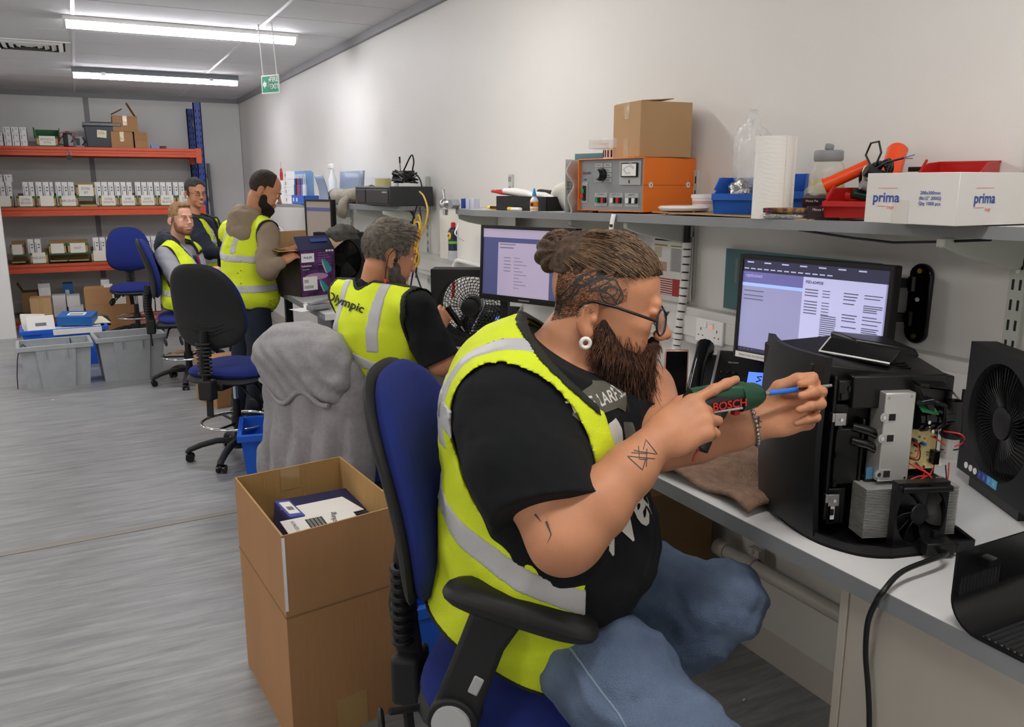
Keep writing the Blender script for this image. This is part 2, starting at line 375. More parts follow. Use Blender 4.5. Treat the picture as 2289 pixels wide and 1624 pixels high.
# ---------------------------------------------------------------- low service boxing and trunking along the right wall
struct('baseboard_right', MB().b2((XW-.02, YF, 0), (XW-.001, YB-.02, .12)), CARCASS)
tr = struct('trim_7', MB().b2((XW-.055, -1, 1.07), (XW, 6.0, 1.205)), mat('trunking_white', 'd6d5d1', .4), bevel=.006)
obj('cover_strip', MB().b2((XW-.062, -1, 1.10), (XW-.054, 6.0, 1.175)), mat('trunking_white2', 'dddcd8', .35), tr, bevel=.003)
def socket(y, z, label, red=True):
    t = thing('wall_socket', label, 'socket', (XW-.062, y, z))
    obj('face_plate', MB().b2((-.01, -.073, -.043), (0, .073, .043)), WHITEG, t, bevel=.003)
    for s in (-1, 1):
        r = obj('rocker_switch', MB().box((-.012, s*.018, .022), (.006, .014, .02), rot=(0, .15*s, 0)), WHITEG, t, bevel=.001)
        if red and s < 0: obj('red_neon', MB().b2((-.0158, s*.018-.005, .014), (-.0148, s*.018+.005, .021)), mat('neon_red', 'ff4030', .4, emit=1.5), r)
        c = s*.043
        hs = MB()
        hs.b2((-.0105, c-.002, .000), (-.0099, c+.002, .010)).b2((-.0105, c-.014, -.02), (-.0099, c-.008, -.016)).b2((-.0105, c+.008, -.02), (-.0099, c+.014, -.016))
        obj('pin_holes', hs, INK, t)
    return t
socket(2.28, 1.135, 'white double wall socket with a red neon beside the near monitor')
socket(1.03, 1.135, 'white double wall socket behind the near black fan', False)
# ================================================================ benches, wall shelves
ZB = .92; XF = 1.244
def bench(y0, y1, xf, label, cab, xb=XW-.005):
    t = thing('workbench', label, 'workbench', ((xf+xb)/2, (y0+y1)/2, 0)); w = xb-xf; l = y1-y0
    obj('worktop', MB().b2((-w/2+.002, -l/2, ZB-.035), (w/2, l/2, ZB)), BENCH, t)
    obj('front_edging', MB().b2((-w/2, -l/2, ZB-.036), (-w/2+.002, l/2, ZB-.0005)), GREYEDGE, t)
    return t
wbn = bench(-.6, 4.6, XF, 'near white workbench with grey edging under the partly dismantled black machine', 1)
t = wbn; cy = (4.6-.6)/2; cx = (XF+XW-.005)/2
def W(o, lo, hi): return [a-b for a, b in zip(lo, (cx, cy, 0))], [a-b for a, b in zip(hi, (cx, cy, 0))]
obj('end_panel', MB().b2(*W(t, (1.272, 1.032, 0), (1.9, 1.05, ZB-.036))), CARCASS, t, bevel=.001)
obj('front_panel', MB().b2(*W(t, (1.275, -.6, 0), (1.293, 1.03, ZB-.036))), CARCASS, t, bevel=.001)
obj('support_panel', MB().b2(*W(t, (1.4, 2.75, 0), (1.9, 2.77, ZB-.036))), CARCASS, t)
obj('support_panel', MB().b2(*W(t, (1.4, 4.55, 0), (1.9, 4.57, ZB-.036))), CARCASS, t)
obj('service_panel', MB().b2(*W(t, (2.009, -.6, .12), (2.02, 4.5, ZB-.036))), mat('under_bench_board', 'cfcbc4', .5), t)
far = bench(4.68, 7.45, 1.19, 'far white workbench with dark metal legs under the printed carton', 0)
for y in (-1.25, .05, 1.3):
    obj('leg', MB().b2((-.34, y-.025, 0), (-.29, y+.025, ZB-.036)).b2((.26, y-.025, 0), (.31, y+.025, ZB-.036)).b2((-.34, y-.02, .03), (.31, y+.02, .06)), mat('dark_metal', '33363a', .4), far)
obj('modesty_panel', MB().b2((.2, -1.3, .25), (.22, 1.3, ZB-.036)), mat('panel_grey', '8c8f93', .5), far)
pp = thing('waste_pipe', 'grey plastic waste pipe clipped under the near bench', 'pipe', (1.93, 1.55, .375))
obj('pipe', MB().cyl((0, -.42, -.0), (0, .56, -.0), .024, n=20), mat('pipe_grey', 'b3aea5', .4), pp, smooth=40)
for q in (.40, .54): obj('coupling', MB().cyl((0, q, 0), (0, q+.05, 0), .03, n=20), mat('pipe_grey', 'b3aea5'), pp, smooth=40)
obj('pipe_clip', MB().b2((.01, .40, -.01), (.04, .45, .055)).cyl((.012, .425, .045), (.002, .425, .045), .006), mat('pipe_grey', 'b3aea5'), pp, bevel=.003)
# slotted uprights
def zs(y): return 1.545-.0125*(y-2.58)
def upright(y, z0, z1, label, pair=.022):
    t = thing('shelf_upright', label, 'upright', (XW, y, z0)); h = z1-z0
    obj('channel', MB().b2((-.014, -.02, 0), (0, .02, h)), UPR, t, bevel=.002)
    sl = MB(); n = int(h/.05)
    for k in range(n):
        for s in (-1, 1): sl.b2((-.0146, s*.009-.003, .012+k*.05), (-.0138, s*.009+.003, .012+k*.05+.026))
    tag(obj('slots', sl, DARK, t), kind='stuff')
    obj('screw', MB().cyl((-.016, 0, h*.35), (-.013, 0, h*.35), .006, n=8), STEEL, t)
    return t
def bracket(y, L, label):
    z = zs(y)-.03
    t = thing('shelf_bracket', label, 'bracket', (XW-.015, y, z))
    obj('arm', MB().prism([(0, -.075), (-.02, -.085), (-L+.06, -.04), (-L, -.02), (-L, 0), (0, 0)], 'y', .022, (0, -.011, 0)), UPR, t, bevel=.003)
    return t
for y, z0, z1, n in ((1.235, 1.235, 1.83, 'right of the black monitor arm'), (2.47, 1.24, 1.70, 'behind the orange tester, below the brown carton'), (2.85, 1.24, 1.53, 'under the near shelf above the bun of the bearded man'), (3.96, 1.2, 1.70, 'behind the black tray at the far end of the near shelf')):
    upright(y, z0, z1, 'slotted pale upright '+n)
    bracket(y, .3, 'pale shelf bracket '+n)
for y, n in ((5.15, 'right end of the far shelf'), (5.75, 'middle of the far shelf'), (6.9, 'left end of the far shelf')):
    upright(y, 1.0, 1.70, 'slotted pale upright at the '+n); bracket(y, .3, 'pale bracket under the '+n)
def shelf(poly, label):
    t = thing('wall_shelf', label, 'shelf', (XW, poly[0][1], 0))
    mb = MB(); n = len(poly); y0 = poly[0][1]
    vs = [(x-XW, y-y0, zs(y)-dz) for dz in (.026, 0) for x, y in poly]
    mb.add(vs, [tuple(range(n))[::-1], tuple(range(n, 2*n))]+[(i, (i+1) % n, n+(i+1) % n, n+i) for i in range(n)])
    obj('board', mb, mat('shelf_laminate', 'b9bab9', .4), t)
    e = MB()
    for (x, y), (x2, y2) in zip(poly[:-1], poly[1:]):
        if x > XW-.02 and x2 > XW-.02: continue
        dx, dy = x2-x, y2-y; l = math.hypot(dx, dy); nx, ny = -dy/l*.0015, dx/l*.0015
        if nx > 0: nx, ny = -nx, -ny
        e.add([(xx-XW+nx*a, yy-y0+ny*a, zs(yy)-dz) for a in (0, 1) for dz in (.027, -.0005) for xx, yy in ((x, y), (x2, y2))], [(0, 1, 3, 2), (4, 6, 7, 5), (0, 4, 5, 1), (2, 3, 7, 6), (0, 2, 6, 4), (1, 5, 7, 3)])
    obj('edging', e, GREYEDGE, t)
    return t
shelf([(2.029, 4.2), (1.72, 3.99), (1.625, 3.55), (1.695, 2.6), (1.70, .2), (2.029, .2)][::-1], 'near wall shelf with grey edge, carrying the orange tester and white cartons')
shelf([(2.029, 5.02), (1.78, 4.98), (1.71, 5.4), (1.70, 6.3), (1.53, 7.25), (1.50, 8.5), (2.029, 8.5)], 'far wall shelf with grey edge, carrying the black printer and brush packs')
# ================================================================ pallet racking
RY = 11.15
def rx(u, v=460): return K(u, v, y=RY).x
rack = thing('pallet_racking', 'orange beamed pallet racking with blue uprights along the back wall', 'racking', (0, RY+.35, 0))
Ru = 1.345
for (yy, ztop, nm) in ((RY-.0, 2.62, 0), (RY+.7, 2.60, 1)):
    mb = MB(); y = yy-RY-.35
    mb.b2((Ru-.005, y-.035, 0), (Ru+.085, y-.025, ztop)).b2((Ru-.005, y-.035, 0), (Ru+.005, y+.035, ztop)).b2((Ru+.075, y-.035, 0), (Ru+.085, y+.035, ztop))
    up_ = obj('upright', mb, RACKB, rack)
    sl = MB()
    for k in range(int(ztop/.075)): 
        for s in (.02, .06): sl.b2((Ru+s-.006, y-.0365, .03+k*.075), (Ru+s+.006, y-.0345, .06+k*.075))
    tag(obj('slots', sl, DARK, up_), kind='stuff')
    obj('foot_plate', MB().b2((Ru-.02, y-.06, 0), (Ru+.1, y+.06, .006)), RACKB, up_)
for k in range(5):
    z0 = .2+k*.5; a = Vector((Ru+.04, -.31, z0)); b = Vector((Ru+.04, .31, z0+(.3 if k % 2 else .3)))
    obj('brace', MB().box((a+b)/2, ((a-b).length, .03, .015), rot=(frame(b-a) @ Matrix.Rotation(PI/2, 3, 'Y'))), STEEL, rack)
ZBM = [.09, .74, 1.39, 2.07]
for z in ZBM:
    for y in (-.35, .35):
        mb = MB()
        x0, x1 = -1.9, Ru
        prof = [(0, -.1), (.05, -.1), (.05, -.02), (.035, 0), (0, 0), (0, -.03), (.008, -.04), (.008, -.06), (0, -.07)]
        mb.prism([(y-(.05 if y < 0 else 0)+p, q+z) for p, q in prof], 'x', x1-x0, (x0, 0, 0))
        b = obj('beam', mb, BEAM, rack)
        obj('connector', MB().b2((Ru-.015, y-.06, z-.17), (Ru+.05, y-.036, z+.01)), BEAM, b)
    obj('shelf_board', MB().b2((-1.9, -.35, z-.018), (Ru, .35, z-.001)), mat('chipboard', '8f887c', .8, var=.08, vscale=60), rack)
# things on the racking: small white boxes, labelled bins
BOXW = mat('pale_box_card', 'e4e3e2', .6, var=.02, vscale=30)
BINS = mat('tan_bin_card', 'bb9a6a', .75); LABELC = mat('label_card', 'e9e5da', .7)
lightbox = None
def white_box(x, y, z, w, d, h, label, group, rz=0):
    t = thing('white_box', label, 'box', (x, y, z), rz, group)
    obj('carton', MB().b2((-w/2, -d/2, 0), (w/2, d/2, h)), BOXW, t)
    mb = MB().b2((-w*.32, -d/2-.0006, h*.12), (-w*.22, -d/2, h*.85)).b2((w*.0, -d/2-.0006, h*.62), (w*.3, -d/2, h*.68)).b2((w*.0, -d/2-.0006, h*.74), (w*.34, -d/2, h*.8))
    obj('print', mb, INKG, t)
    return t
def parts_bin(x0, x1, z, h, lab, txt, group, lz=0, yy=RY-.02, card=True, empty=False):
    w = x1-x0; t = thing('parts_bin', lab, 'box', ((x0+x1)/2, yy+.17, z), 0, group); d = .34
    mb = MB(); mb.cm = 0
    mb.b2((-w/2, -d/2, 0), (w/2, -d/2+.005, h)).b2((-w/2, d/2-.005, 0), (w/2, d/2, h+.03)).b2((-w/2, -d/2, 0), (-w/2+.005, d/2, h)).b2((w/2-.005, -d/2, 0), (w/2, d/2, h)).b2((-w/2, -d/2, 0), (w/2, d/2, .004))
    obj('tray', mb, BINS, t)
    
    for q0, q1 in ((h*.8, h+.002), (0, h*.18)): obj('green_edge', MB().b2((-w/2-.001, -d/2-.001, q0), (w/2+.001, -d/2, q1)), GREENB, t)
    if card:
        c = obj('label_card', MB().b2((-w*.36, -d/2-.004, lz+.012), (w*.36, -d/2-.002, lz+h+.005)), LABELC, t)
        if txt: text('handwriting', txt, h*.3, (0, -d/2-.0045, lz+h*.55), (1, 0, 0), (0, 0, 1), INKG, c)
    return t
# row on the second beam
row2 = [(-12, 112, ''), (155, 305, 'D706\nBULBS'), (335, 490, ''), (520, 680, 'BRUSHES'), (865, 1020, 'D706\nWHITE'), (1040, 1185, 'D98\nWHITE'), (1205, 1355, 'D501\nWHITE'), (1375, 1520, 'D501\nBLACK'), (1535, 1680, 'D501\nTAN')]
for i, (a, b, s) in enumerate(row2):
    parts_bin(rx(a/3.866-1), rx(b/3.866+1), 1.39, .125, 'parts bin on the middle rack shelf, card reads %s' % s.replace('\n', ' ') if s else 'parts bin with a blank card on the middle rack shelf, %s' % ('leftmost of the row' if i == 0 else 'third from the left'), s, 'labelled parts bins on the middle rack shelf')
parts_bin(rx(690/3.866), rx(845/3.866), 1.39, .03, 'empty dark parts bin with its card turned upside down, middle rack shelf', '', 'labelled parts bins on the middle rack shelf', card=False)
cd = parts_bin(rx(668/3.866), rx(845/3.866), 1.50, .14, 'tan bin stacked crosswise above the gap on the middle rack shelf', 'D706\n#2', 'labelled parts bins on the middle rack shelf', yy=RY+.03)
W2 = [(5, 62), (66, 120), (212, 262), (265, 312), (325, 382), (386, 442), (446, 478), (495, 548), (551, 602), (605, 658), (835, 888), (891, 945), (948, 998), (1003, 1055), (1058, 1105), (1108, 1155), (1180, 1232), (1236, 1284), (1287, 1338), (1345, 1395), (1398, 1446), (1449, 1500), (1508, 1555), (1558, 1605)]
ordn = ['first', 'second', 'third', 'fourth', 'fifth', 'sixth', 'seventh', 'eighth', 'ninth', 'tenth', 'eleventh', 'twelfth', 'thirteenth', 'fourteenth', 'fifteenth', 'sixteenth', 'seventeenth', 'eighteenth', 'nineteenth', 'twentieth', 'twenty-first', 'twenty-second', 'twenty-third', 'twenty-fourth']
for i, (a, b) in enumerate(W2):
    x0, x1 = rx(a/3.866), rx(b/3.866)
    white_box((x0+x1)/2, RY+.12, 1.40, x1-x0-.004, .2, .275, 'tall white product box on the middle rack shelf, %s from the left' % ordn[i], 'white product boxes on the middle rack shelf')
for i, (a, b) in enumerate([(-30, 22), (32, 102)]):
    x0, x1 = rx(a/3.866, 400), rx(b/3.866, 400); white_box((x0+x1)/2, RY+.12, 1.676, x1-x0-.004, .18, .08, 'short white box lying on tall ones, %s of the middle rack shelf' % ['leftmost', 'second from the left'][i], 'white product boxes on the middle rack shelf')
# row on the third beam
row3 = [(40, 165, 1, 'blank card at the far left, raised', .1), (205, 365, 0, 'lone card below the white pair', 0), (375, 535, 1, 'blank card beside the OR marking, raised', .08), (540, 725, 1, 'turned sideways with a scrawl', .08), (740, 900, 0, 'card beside the blue chair', 0), (915, 1010, 0, 'partly behind the blue chair', 0)]
for i, (a, b, r_, s, lz) in enumerate(row3):
    x0, x1 = rx(a/3.866), rx(b/3.866)
    if r_: parts_bin(x0, x1, .76, .02, 'flat bin base on lower rack shelf under: %s' % s, '', 'parts bins on the lower rack shelf', card=False); parts_bin(x0, x1, .845, .12, 'tan bin on lower rack shelf: %s' % s, 'RO7' if 'scrawl' in s else '', 'parts bins on the lower rack shelf', card=True, yy=RY+.0)
    else: parts_bin(x0, x1, .74, .13, 'tan bin on lower rack shelf: %s' % s, 'RELAYS' if i == 1 else '', 'parts bins on the lower rack shelf')
W3 = [(195, 252), (256, 312), (768, 822), (826, 878), (888, 935), (938, 982), (985, 1028), (1040, 1085), (1090, 1135), (1140, 1215), (1228, 1275), (1278, 1325), (1328, 1370)]
for i, (a, b) in enumerate(W3):
    x0, x1 = rx(a/3.866), rx(b/3.866)
    white_box((x0+x1)/2, RY+.13, .755, x1-x0-.004, .2, .27, 'tall white product box on the lower rack shelf, %s from the left' % ordn[i], 'white product boxes on the lower rack shelf')
# bottom level and top level
def ubox(u0, u1, z, h, yy, m, name, label, cat, d=.3, group=None, rz=0, **k):
    a, b = K(u0, 600, y=yy).x, K(u1, 600, y=yy).x
    t = thing(name, label, cat, ((a+b)/2, yy+d/2, z), rz, group); w = b-a
    obj('carton', MB().b2((-w/2, -d/2, 0), (w/2, d/2, h)), m, t, bevel=.002)
    if k.get('lab'): l = k['lab']; obj('label', MB().b2((w*l[0], -d/2-.001, h*l[1]), (w*l[2], -d/2, h*l[3])), LABELC, t)
    if k.get('flap'):
        for s in (-1, 1): obj('flap', MB().box((s*w*.56, 0, h+k['flap']/2*.8), (.004, d*.96, k['flap']), rot=(0, s*.45, 0)), m, t)
    if k.get('seam'): obj('tape', MB().b2((-.022, -d/2-.0008, h*.4), (.022, -d/2, h)), TAPE, t)
    return t
g = 'white cartons at the bottom of the racking'
ubox(80, 107, .34, .16, RY+.1, BOXW, 'white_box', 'white carton on top of the two at the bottom left of the racking', 'box', .2, g)
ubox(83, 108, .10, .235, RY+.1, BOXW, 'white_box', 'white carton under the stacked one, bottom left of the racking', 'box', .2, g)
ubox(109, 139, .10, .26, RY+.02, BOXW, 'white_box', 'white carton right of the stacked pair, bottom of the racking', 'box', .2, g)
ubox(143, 177, .10, .12, RY-.02, BOXW, 'white_box', 'white printed carton below its twin, bottom of the racking', 'box', .2, g, lab=(.1, .2, .4, .8))
ubox(141, 171, .222, .13, RY-.02, BOXW, 'white_box', 'white printed carton stacked on its twin, bottom of the racking', 'box', .2, g, lab=(.1, .2, .4, .8))
ubox(136, 158, .10, .37, RY+.25, mat('blue_carton', '2767b0', .4), 'blue_box', 'tall blue carton behind the white ones on the bottom of the racking', 'box', .2, lab=(-.3, .6, .1, .8))
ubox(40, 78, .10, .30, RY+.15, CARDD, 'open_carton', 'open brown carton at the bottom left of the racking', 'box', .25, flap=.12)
ubox(36, 75, .03, .14, RY-.1, mat('teal_plastic_case', '1f7f70', .4), 'green_case', 'dark green case at the bottom left of the racking', 'case', .2)
ubox(57, 105, 0, .40, 10.62, CARD2, 'cardboard_box', 'brown carton standing behind the blue tote with an upright lid', 'box', .25, seam=1)
for i, (a, b, h) in enumerate([(295, 312, .28), (318, 338, .30), (341, 352, .33), (222, 241, .42)]):
    ubox(a, b, .10, h, RY+.02, BOXW, 'white_box', 'white carton on the bottom of the racking, %s' % ['behind the blue chair column', 'right of the blue chair column', 'beside the seated man', 'peeking over the large brown carton'][i], 'box', .2, g, lab=(-.3, .1, .1, .4))
bc = ubox(183, 303, 0, .50, 10.45, CARD, 'cardboard_box', 'large flat brown carton with a shipping label standing before the racking', 'box', .25, lab=(.02, .62, .27, .88), seam=0, rz=-.05)
obj('printed_marks', MB().b2((-.2, -.1265, .17), (-.15, -.1255, .2)).b2((-.14, -.1265, .17), (-.09, -.1255, .2)).b2((-.2, -.1265, .12), (-.15, -.1255, .15)).b2((-.22, -.1265, .31), (-.05, -.1255, .314)), INKG, bc)
obj('barcode', MB().b2((.03, -.1268, .38), (.09, -.126, .42)).b2((.11, -.1268, .39), (.14, -.126, .42)), INK, bc)
ubox(228, 248, .5, .03, 10.5, PAPER, 'folded_paper', 'folded white paper on top of the large flat brown carton', 'paper', .1)
# top of racking
zt = 2.072
def tx(u): return K(u, 310, y=RY).x
gi = 0
for r_ in range(3):
    for c_, (a, b) in enumerate([(-8, 7), (9, 26), (27, 44), (45, 61)]):
        if r_ == 2 and c_ == 0: continue
        x0, x1 = tx(a), tx(b); white_box((x0+x1)/2, RY+.1, zt+r_*.068, x1-x0-.004, .25, .066, 'small white box in the stack on the top rack shelf, %s row, %s' % (['bottom', 'middle', 'top'][r_], ['leftmost', 'second', 'third', 'rightmost'][c_]), 'stack of small white boxes on the top rack shelf')
b_ = parts_bin(tx(80), tx(130), zt, .11, 'open green and tan box with handwritten card on the top rack shelf', 'BITHOLE\nD706', None, yy=RY)
for s in (-1, 1): obj('flap', MB().b2((s*.128-.003, -.17, .1), (s*.128+.003, .16, .21)), GREENB, b_)
obj('back_flap', MB().b2((-.12, .13, .1), (.12, .14, .2)), GREENB, b_)
c_ = thing('storage_crate', 'dark grey lidded crate with a paper label on the top rack shelf', 'crate', (tx(233)-.01, RY+.22, zt))
w_ = tx(277)-tx(191); h_ = .29
obj('tub', MB().box((0, 0, h_*.42), (w_*.93, .38, h_*.84), taper=.9), mat('dark_crate_plastic', '3c4248', .35), c_, bevel=.008)
obj('lid', MB().b2((-w_/2, -.21, h_*.84), (w_/2, .21, h_*.97)).b2((-w_*.3, -.2, h_*.97), (w_*.3, .2, h_)), mat('dark_crate_lid', '33383d', .25), c_, bevel=.006)
obj('label', MB().box((-.01, -.1915, .155), (.1, .002, .085), rot=(.05, .08, 0)), PAPER2, c_)
text('handwriting', 'LCL', .04, (-.01, -.195, .165), (1, 0, 0), (0, .05, 1), INKG, c_)
def flapbox(u0, u1, z, h, yy, label, m=CARD, d=.28, txt=None, open_=False, name='cardboard_box'):
    t = ubox(u0, u1, z, h, yy, m, name, label, 'box', d, seam=not txt)
    w = (K(u1, 600, y=yy).x-K(u0, 600, y=yy).x)
    if open_:
        obj('flap', MB().box((w*.3, -.06, h+.07), (.004, d*.9, .19), rot=(0, -.5, 0)), m, t); obj('flap', MB().box((-w*.28, -.0, h+.055), (w*.5, d*.9, .004), rot=(0, -.5, 0)), m, t)
    if txt: text('handwriting', txt, h*.28, (0, -d/2-.001, h*.68), (1, 0, 0), (0, 0, 1), CARDD, t)
    return t
flapbox(277, 324, zt, .185, RY+.02, 'plain brown carton with tape under the open carton on the top rack shelf')
flapbox(283, 337, zt+.187, .18, RY+.02, 'open brown carton with raised flaps stacked on the top rack shelf', open_=True)
flapbox(328, 356, zt, .185, RY-.0, 'narrow brown carton with GLUE GUN written on it', txt='GLUE\nGUN')
ubox(362, 380, zt, .045, RY+.02, mat('pale_blue_box', '8090b8', .5), 'small_box', 'small pale blue box at the right end of the top rack shelf', 'box', .1)
ubox(382, 395, zt, .03, RY+.02, mat('dark_red_box', '5a2028', .5), 'small_box', 'small dark red box at the right end of the top rack shelf', 'box', .1)
t = thing('battery_charger', 'black battery charger with red and black leads on the top rack shelf', 'charger', (tx(152), RY+.1, zt))
obj('case', MB().b2((-.05, -.1, 0), (.05, .12, .155)), BLACKM, t, bevel=.01); obj('front_panel', MB().b2((.0, -.104, .01), (.048, -.1, .14)), GREYP, t)
for c, m in ((.3, RED), (-.3, BLACK)): obj('lead', MB().tube([(.03, -.11, .05), (.08, -.12, .12+c*.1), (.0, -.13, .17), (-.08, -.13, .12+c*.1), (-.1, -.12, .03), (.02, -.14, .004)], .005, 6), m, t)
t = thing('measuring_device', 'small silver and black instrument beside the crate on the top rack shelf', 'device', (tx(178), RY+.08, zt))
obj('case', MB().b2((-.05, -.06, 0), (.04, .08, .12)), GREYP, t, bevel=.006); obj('front', MB().b2((-.04, -.064, .02), (.0, -.06, .1)), BLACK, t); obj('handle', MB().tube([(.02, -.06, .02), (.06, -.07, .06), (.03, -.06, .11)], .008), BLACK, t)
t = thing('padlock', 'small black and red padlock hanging from the top orange beam', 'padlock', (tx(151), RY-.05-.04, 1.98))
obj('body', MB().cyl((0, -.01, -.03), (0, .01, -.03), .03, n=16), BLACK, t); obj('shackle', MB().tube([(-.018, 0, -.01), (-.018, 0, .04), (0, 0, .055), (.018, 0, .04), (.018, 0, -.01)], .004), STEEL, t)
# step ladder folded behind the racking end
t = thing('folded_ladder', 'folded grey step ladder leaning behind the racking upright', 'ladder', (1.50, 11.93, 0))
for s in (-1, 1): obj('rail', MB().box((s*.09, 0, .96), (.035, .05, 1.92), rot=(0, -s*.02, 0)), mat('ladder_grey', '6d7074', .45), t)
for k in range(6): obj('step', MB().b2((-.09, -.03, .25+.3*k), (.09, .03, .285+.3*k)), mat('ladder_grey', '6d7074'), t)
# ================================================================ chairs
def bell(y): return 1
def make_chair(label, loc, heading, group=None, arms=False, basea=.3, lift=0, back_h=.50, seat=.64, lumbar=True):
    "heading: compass angle from +y towards +x of the way the chair faces; local +y is the front"
    t = thing('operator_chair', label, 'chair', loc, -math.radians(heading), group)
    zc = seat
    obj('seat', MB().pad(.49, .47, .09, crv=lambda x, z: -.018*abs(z/.235)**3*(1 if z > 0 else .3)-.012*abs(x/.24)**3+.01*(z < -.1)*(-z-.1)*3, e=3.2, o=(0, .02, zc-.045), rot=Matrix(((1, 0, 0), (0, 0, 1), (0, 1, 0)))), BLUEF, t, smooth=180)
    obj('seat_pan', MB().pad(.50, .48, .07, crv=lambda x, z: -.02*abs(z/.235)**3-.01*abs(x/.24)**3, e=3.4, o=(0, .02, zc-.075), rot=Matrix(((1, 0, 0), (0, 0, 1), (0, 1, 0)))), BLACKM, t, smooth=180)
    # backrest, leaning back a little, curved
    bz = zc+.12+back_h/2; cf = lambda x, z: .55*x*x+.035*math.cos((z+.10)/.2*1.3)-.03
    rb = Matrix.Rotation(.10, 3, 'X')
    obj('backrest', MB().pad(.45, back_h, .075, crv=cf, e=2.7, taper=.14, o=(0, -.215, bz), rot=rb), BLUEF, t, smooth=180)
    sh = obj('back_shell', MB().pad(.455, back_h+.01, .05, crv=lambda x, z: cf(x, z)-.028, e=2.8, taper=.14, o=(0, -.215, bz), rot=rb), BLACKM, t, smooth=180)
    for k in range(3):
        pts = [(s*.205*(1-.04*k), 0, (-.12-.022*k+(.035 if abs(s) > .5 else -.0)*abs(s))) for s in (-1, -.55, -.3, 0, .3, .55, 1)]
        P = [Vector((0, -.215, bz)) + rb @ Vector((p[0]*.94, cf(p[0], p[2])-.028-.025*max(0, 1-(p[0]/.235)**4)**.5-.001, p[2])) for p in pts]
        obj('moulded_rib', MB().tube(P, .003, 6), BLACKM, sh, smooth=60)
    bl = obj('back_stem', MB().tube([(0, -.262, zc+.22), (0, -.285, zc+.05), (0, -.27, zc-.07)], .033, 8, flat=.5), BLACKM, t, smooth=50)
    for k in range(9): obj('bellows_ring', MB().tube([(.042*math.cos(a), -.280+.002*k*0+.022*math.sin(a), zc+.15-.022*k) for a in [2*PI*i/12 for i in range(12)]], .007, 6, closed=True), RUBBER, bl, smooth=60)
    obj('stem_housing', MB().box((0, -.27, zc-.12), (.09, .07, .12)), BLACKM, t, bevel=.012)
    obj('stem_tail', MB().box((.01, -.275, zc-.22), (.04, .012, .12), rot=(.05, .08, 0)), BLACKM, t, bevel=.003)
    obj('mechanism', MB().box((0, -.06, zc-.115), (.13, .34, .045)), BLACKM, t, bevel=.008)
    obj('gas_column', MB().cyl((0, 0, zc-.24), (0, 0, zc-.10), .014, n=14), CHROME, t, smooth=40)
    obj('column_sleeve', MB().cyl((0, 0, .1), (0, 0, zc-.24), .027, .025, n=18), BLACK, t, smooth=40)
    for s, yy in ((1, -.1), (1, .02)):
        ly, lz = (-.10, .11) if arms and yy < 0 else (0, 0)
        lv = obj('lever', MB().tube([(s*.06, yy, zc-.12), (s*.14, yy-.03+ly*.5, zc-.13+lz*.3), (s*.20, yy-.05+ly, zc-.19+lz)], .008, 8), BLACKM, t, smooth=60)
        obj('paddle', MB().pad(.045, .085, .016, e=2.2, o=(s*.225, yy-.06+ly, zc-.215+lz), rot=(0, -.7, .4)), BLACK, lv, smooth=180)
    ring = MB().tube([(.21*math.cos(a), .21*math.sin(a), .235) for a in [2*PI*i/40 for i in range(40)]], .0095, 8, closed=True)
    rg = obj('foot_ring', ring, CHROME, t, smooth=60)
    obj('ring_hub', MB().cyl((0, 0, .205), (0, 0, .265), .036, n=18), BLACKM, rg, smooth=40)
    for k in range(3): a = 2*PI*k/3+.5; obj('ring_spoke', MB().cyl((.03*math.cos(a), .03*math.sin(a), .225), (.205*math.cos(a), .205*math.sin(a), .232), .008, n=8), BLACKM, rg, smooth=60)
    obj('base_hub', MB().cyl((0, 0, .07), (0, 0, .14), .045, .035, n=20), BLACKM, t, smooth=40)
    for k in range(5):
        a = 2*PI*k/5+basea; c, q = math.cos(a), math.sin(a)
        lg = obj('base_arm', MB().tube([(.03*c, .03*q, .115), (.13*c, .13*q, .118), (.22*c, .22*q, .098), (.29*c, .29*q, .072), (.305*c, .305*q, .055)], .023, 8, flat=.75, rfun=lambda s: 1.15-.25*s), BLACKM, t, smooth=60)
        cs = MB()
        for s in (-1, 1): cs.cyl((.30*c-s*.010*-q-.012*c, .30*q-s*.010*c-.012*q, .026), (.30*c-s*.026*-q-.012*c, .30*q-s*.026*c-.012*q, .026), .0255, n=14)
        cs.ball((.296*c, .296*q, .036), (.02, .02, .02), 8)
        obj('castor', cs, BLACKG, lg, smooth=50)
    if arms:
        for s in (-1, 1):
            x = s*.31
            ob = lambda nm, mb, m, **k: obj(nm, mb, m, t, **k)
            pd = ob('arm_pad', MB().pad(.095, .29, .055, crv=lambda x_, z_: -.35*z_*z_, e=3.0, o=(x, .045, zc+.245), rot=Matrix.Rotation(-.22, 3, 'X') @ Matrix(((1, 0, 0), (0, 0, 1), (0, 1, 0)))), RUBBER, smooth=180)
            ap = ob('arm_post', MB().prism([(-.120, zc-.01), (-.080, zc-.04), (-.040, zc-.01), (-.020, zc+.06), (.015, zc+.16), (.055, zc+.225), (-.045, zc+.235), (-.080, zc+.14), (-.115, zc+.05)], 'x', .036, (x-.018, 0, 0)), BLACKM, bevel=.010)
            obj('release_button', MB().box((x+s*.019, -.035, zc+.09), (.006, .020, .038), rot=(-.40, 0, 0)), mat('grey_button', 'a9abad', .4), ap, bevel=.005)
            kb = ob('arm_pivot', MB().cyl((x-s*.03, -.080, zc+.012), (x+s*.028, -.080, zc+.012), .048, n=28), BLACKM, smooth=40, bevel=.004)
            obj('pivot_cap', MB().cyl((x+s*.028, -.080, zc+.012), (x+s*.036, -.080, zc+.012), .037, n=28), mat('grey_cap', 'b4b6b8', .45), kb, smooth=40)
            ob('arm_bracket', MB().tube([(x-s*.03, -.080, zc+.012), (s*.17, -.11, zc-.09)], .02, 8, flat=.5), BLACKM)
    return t
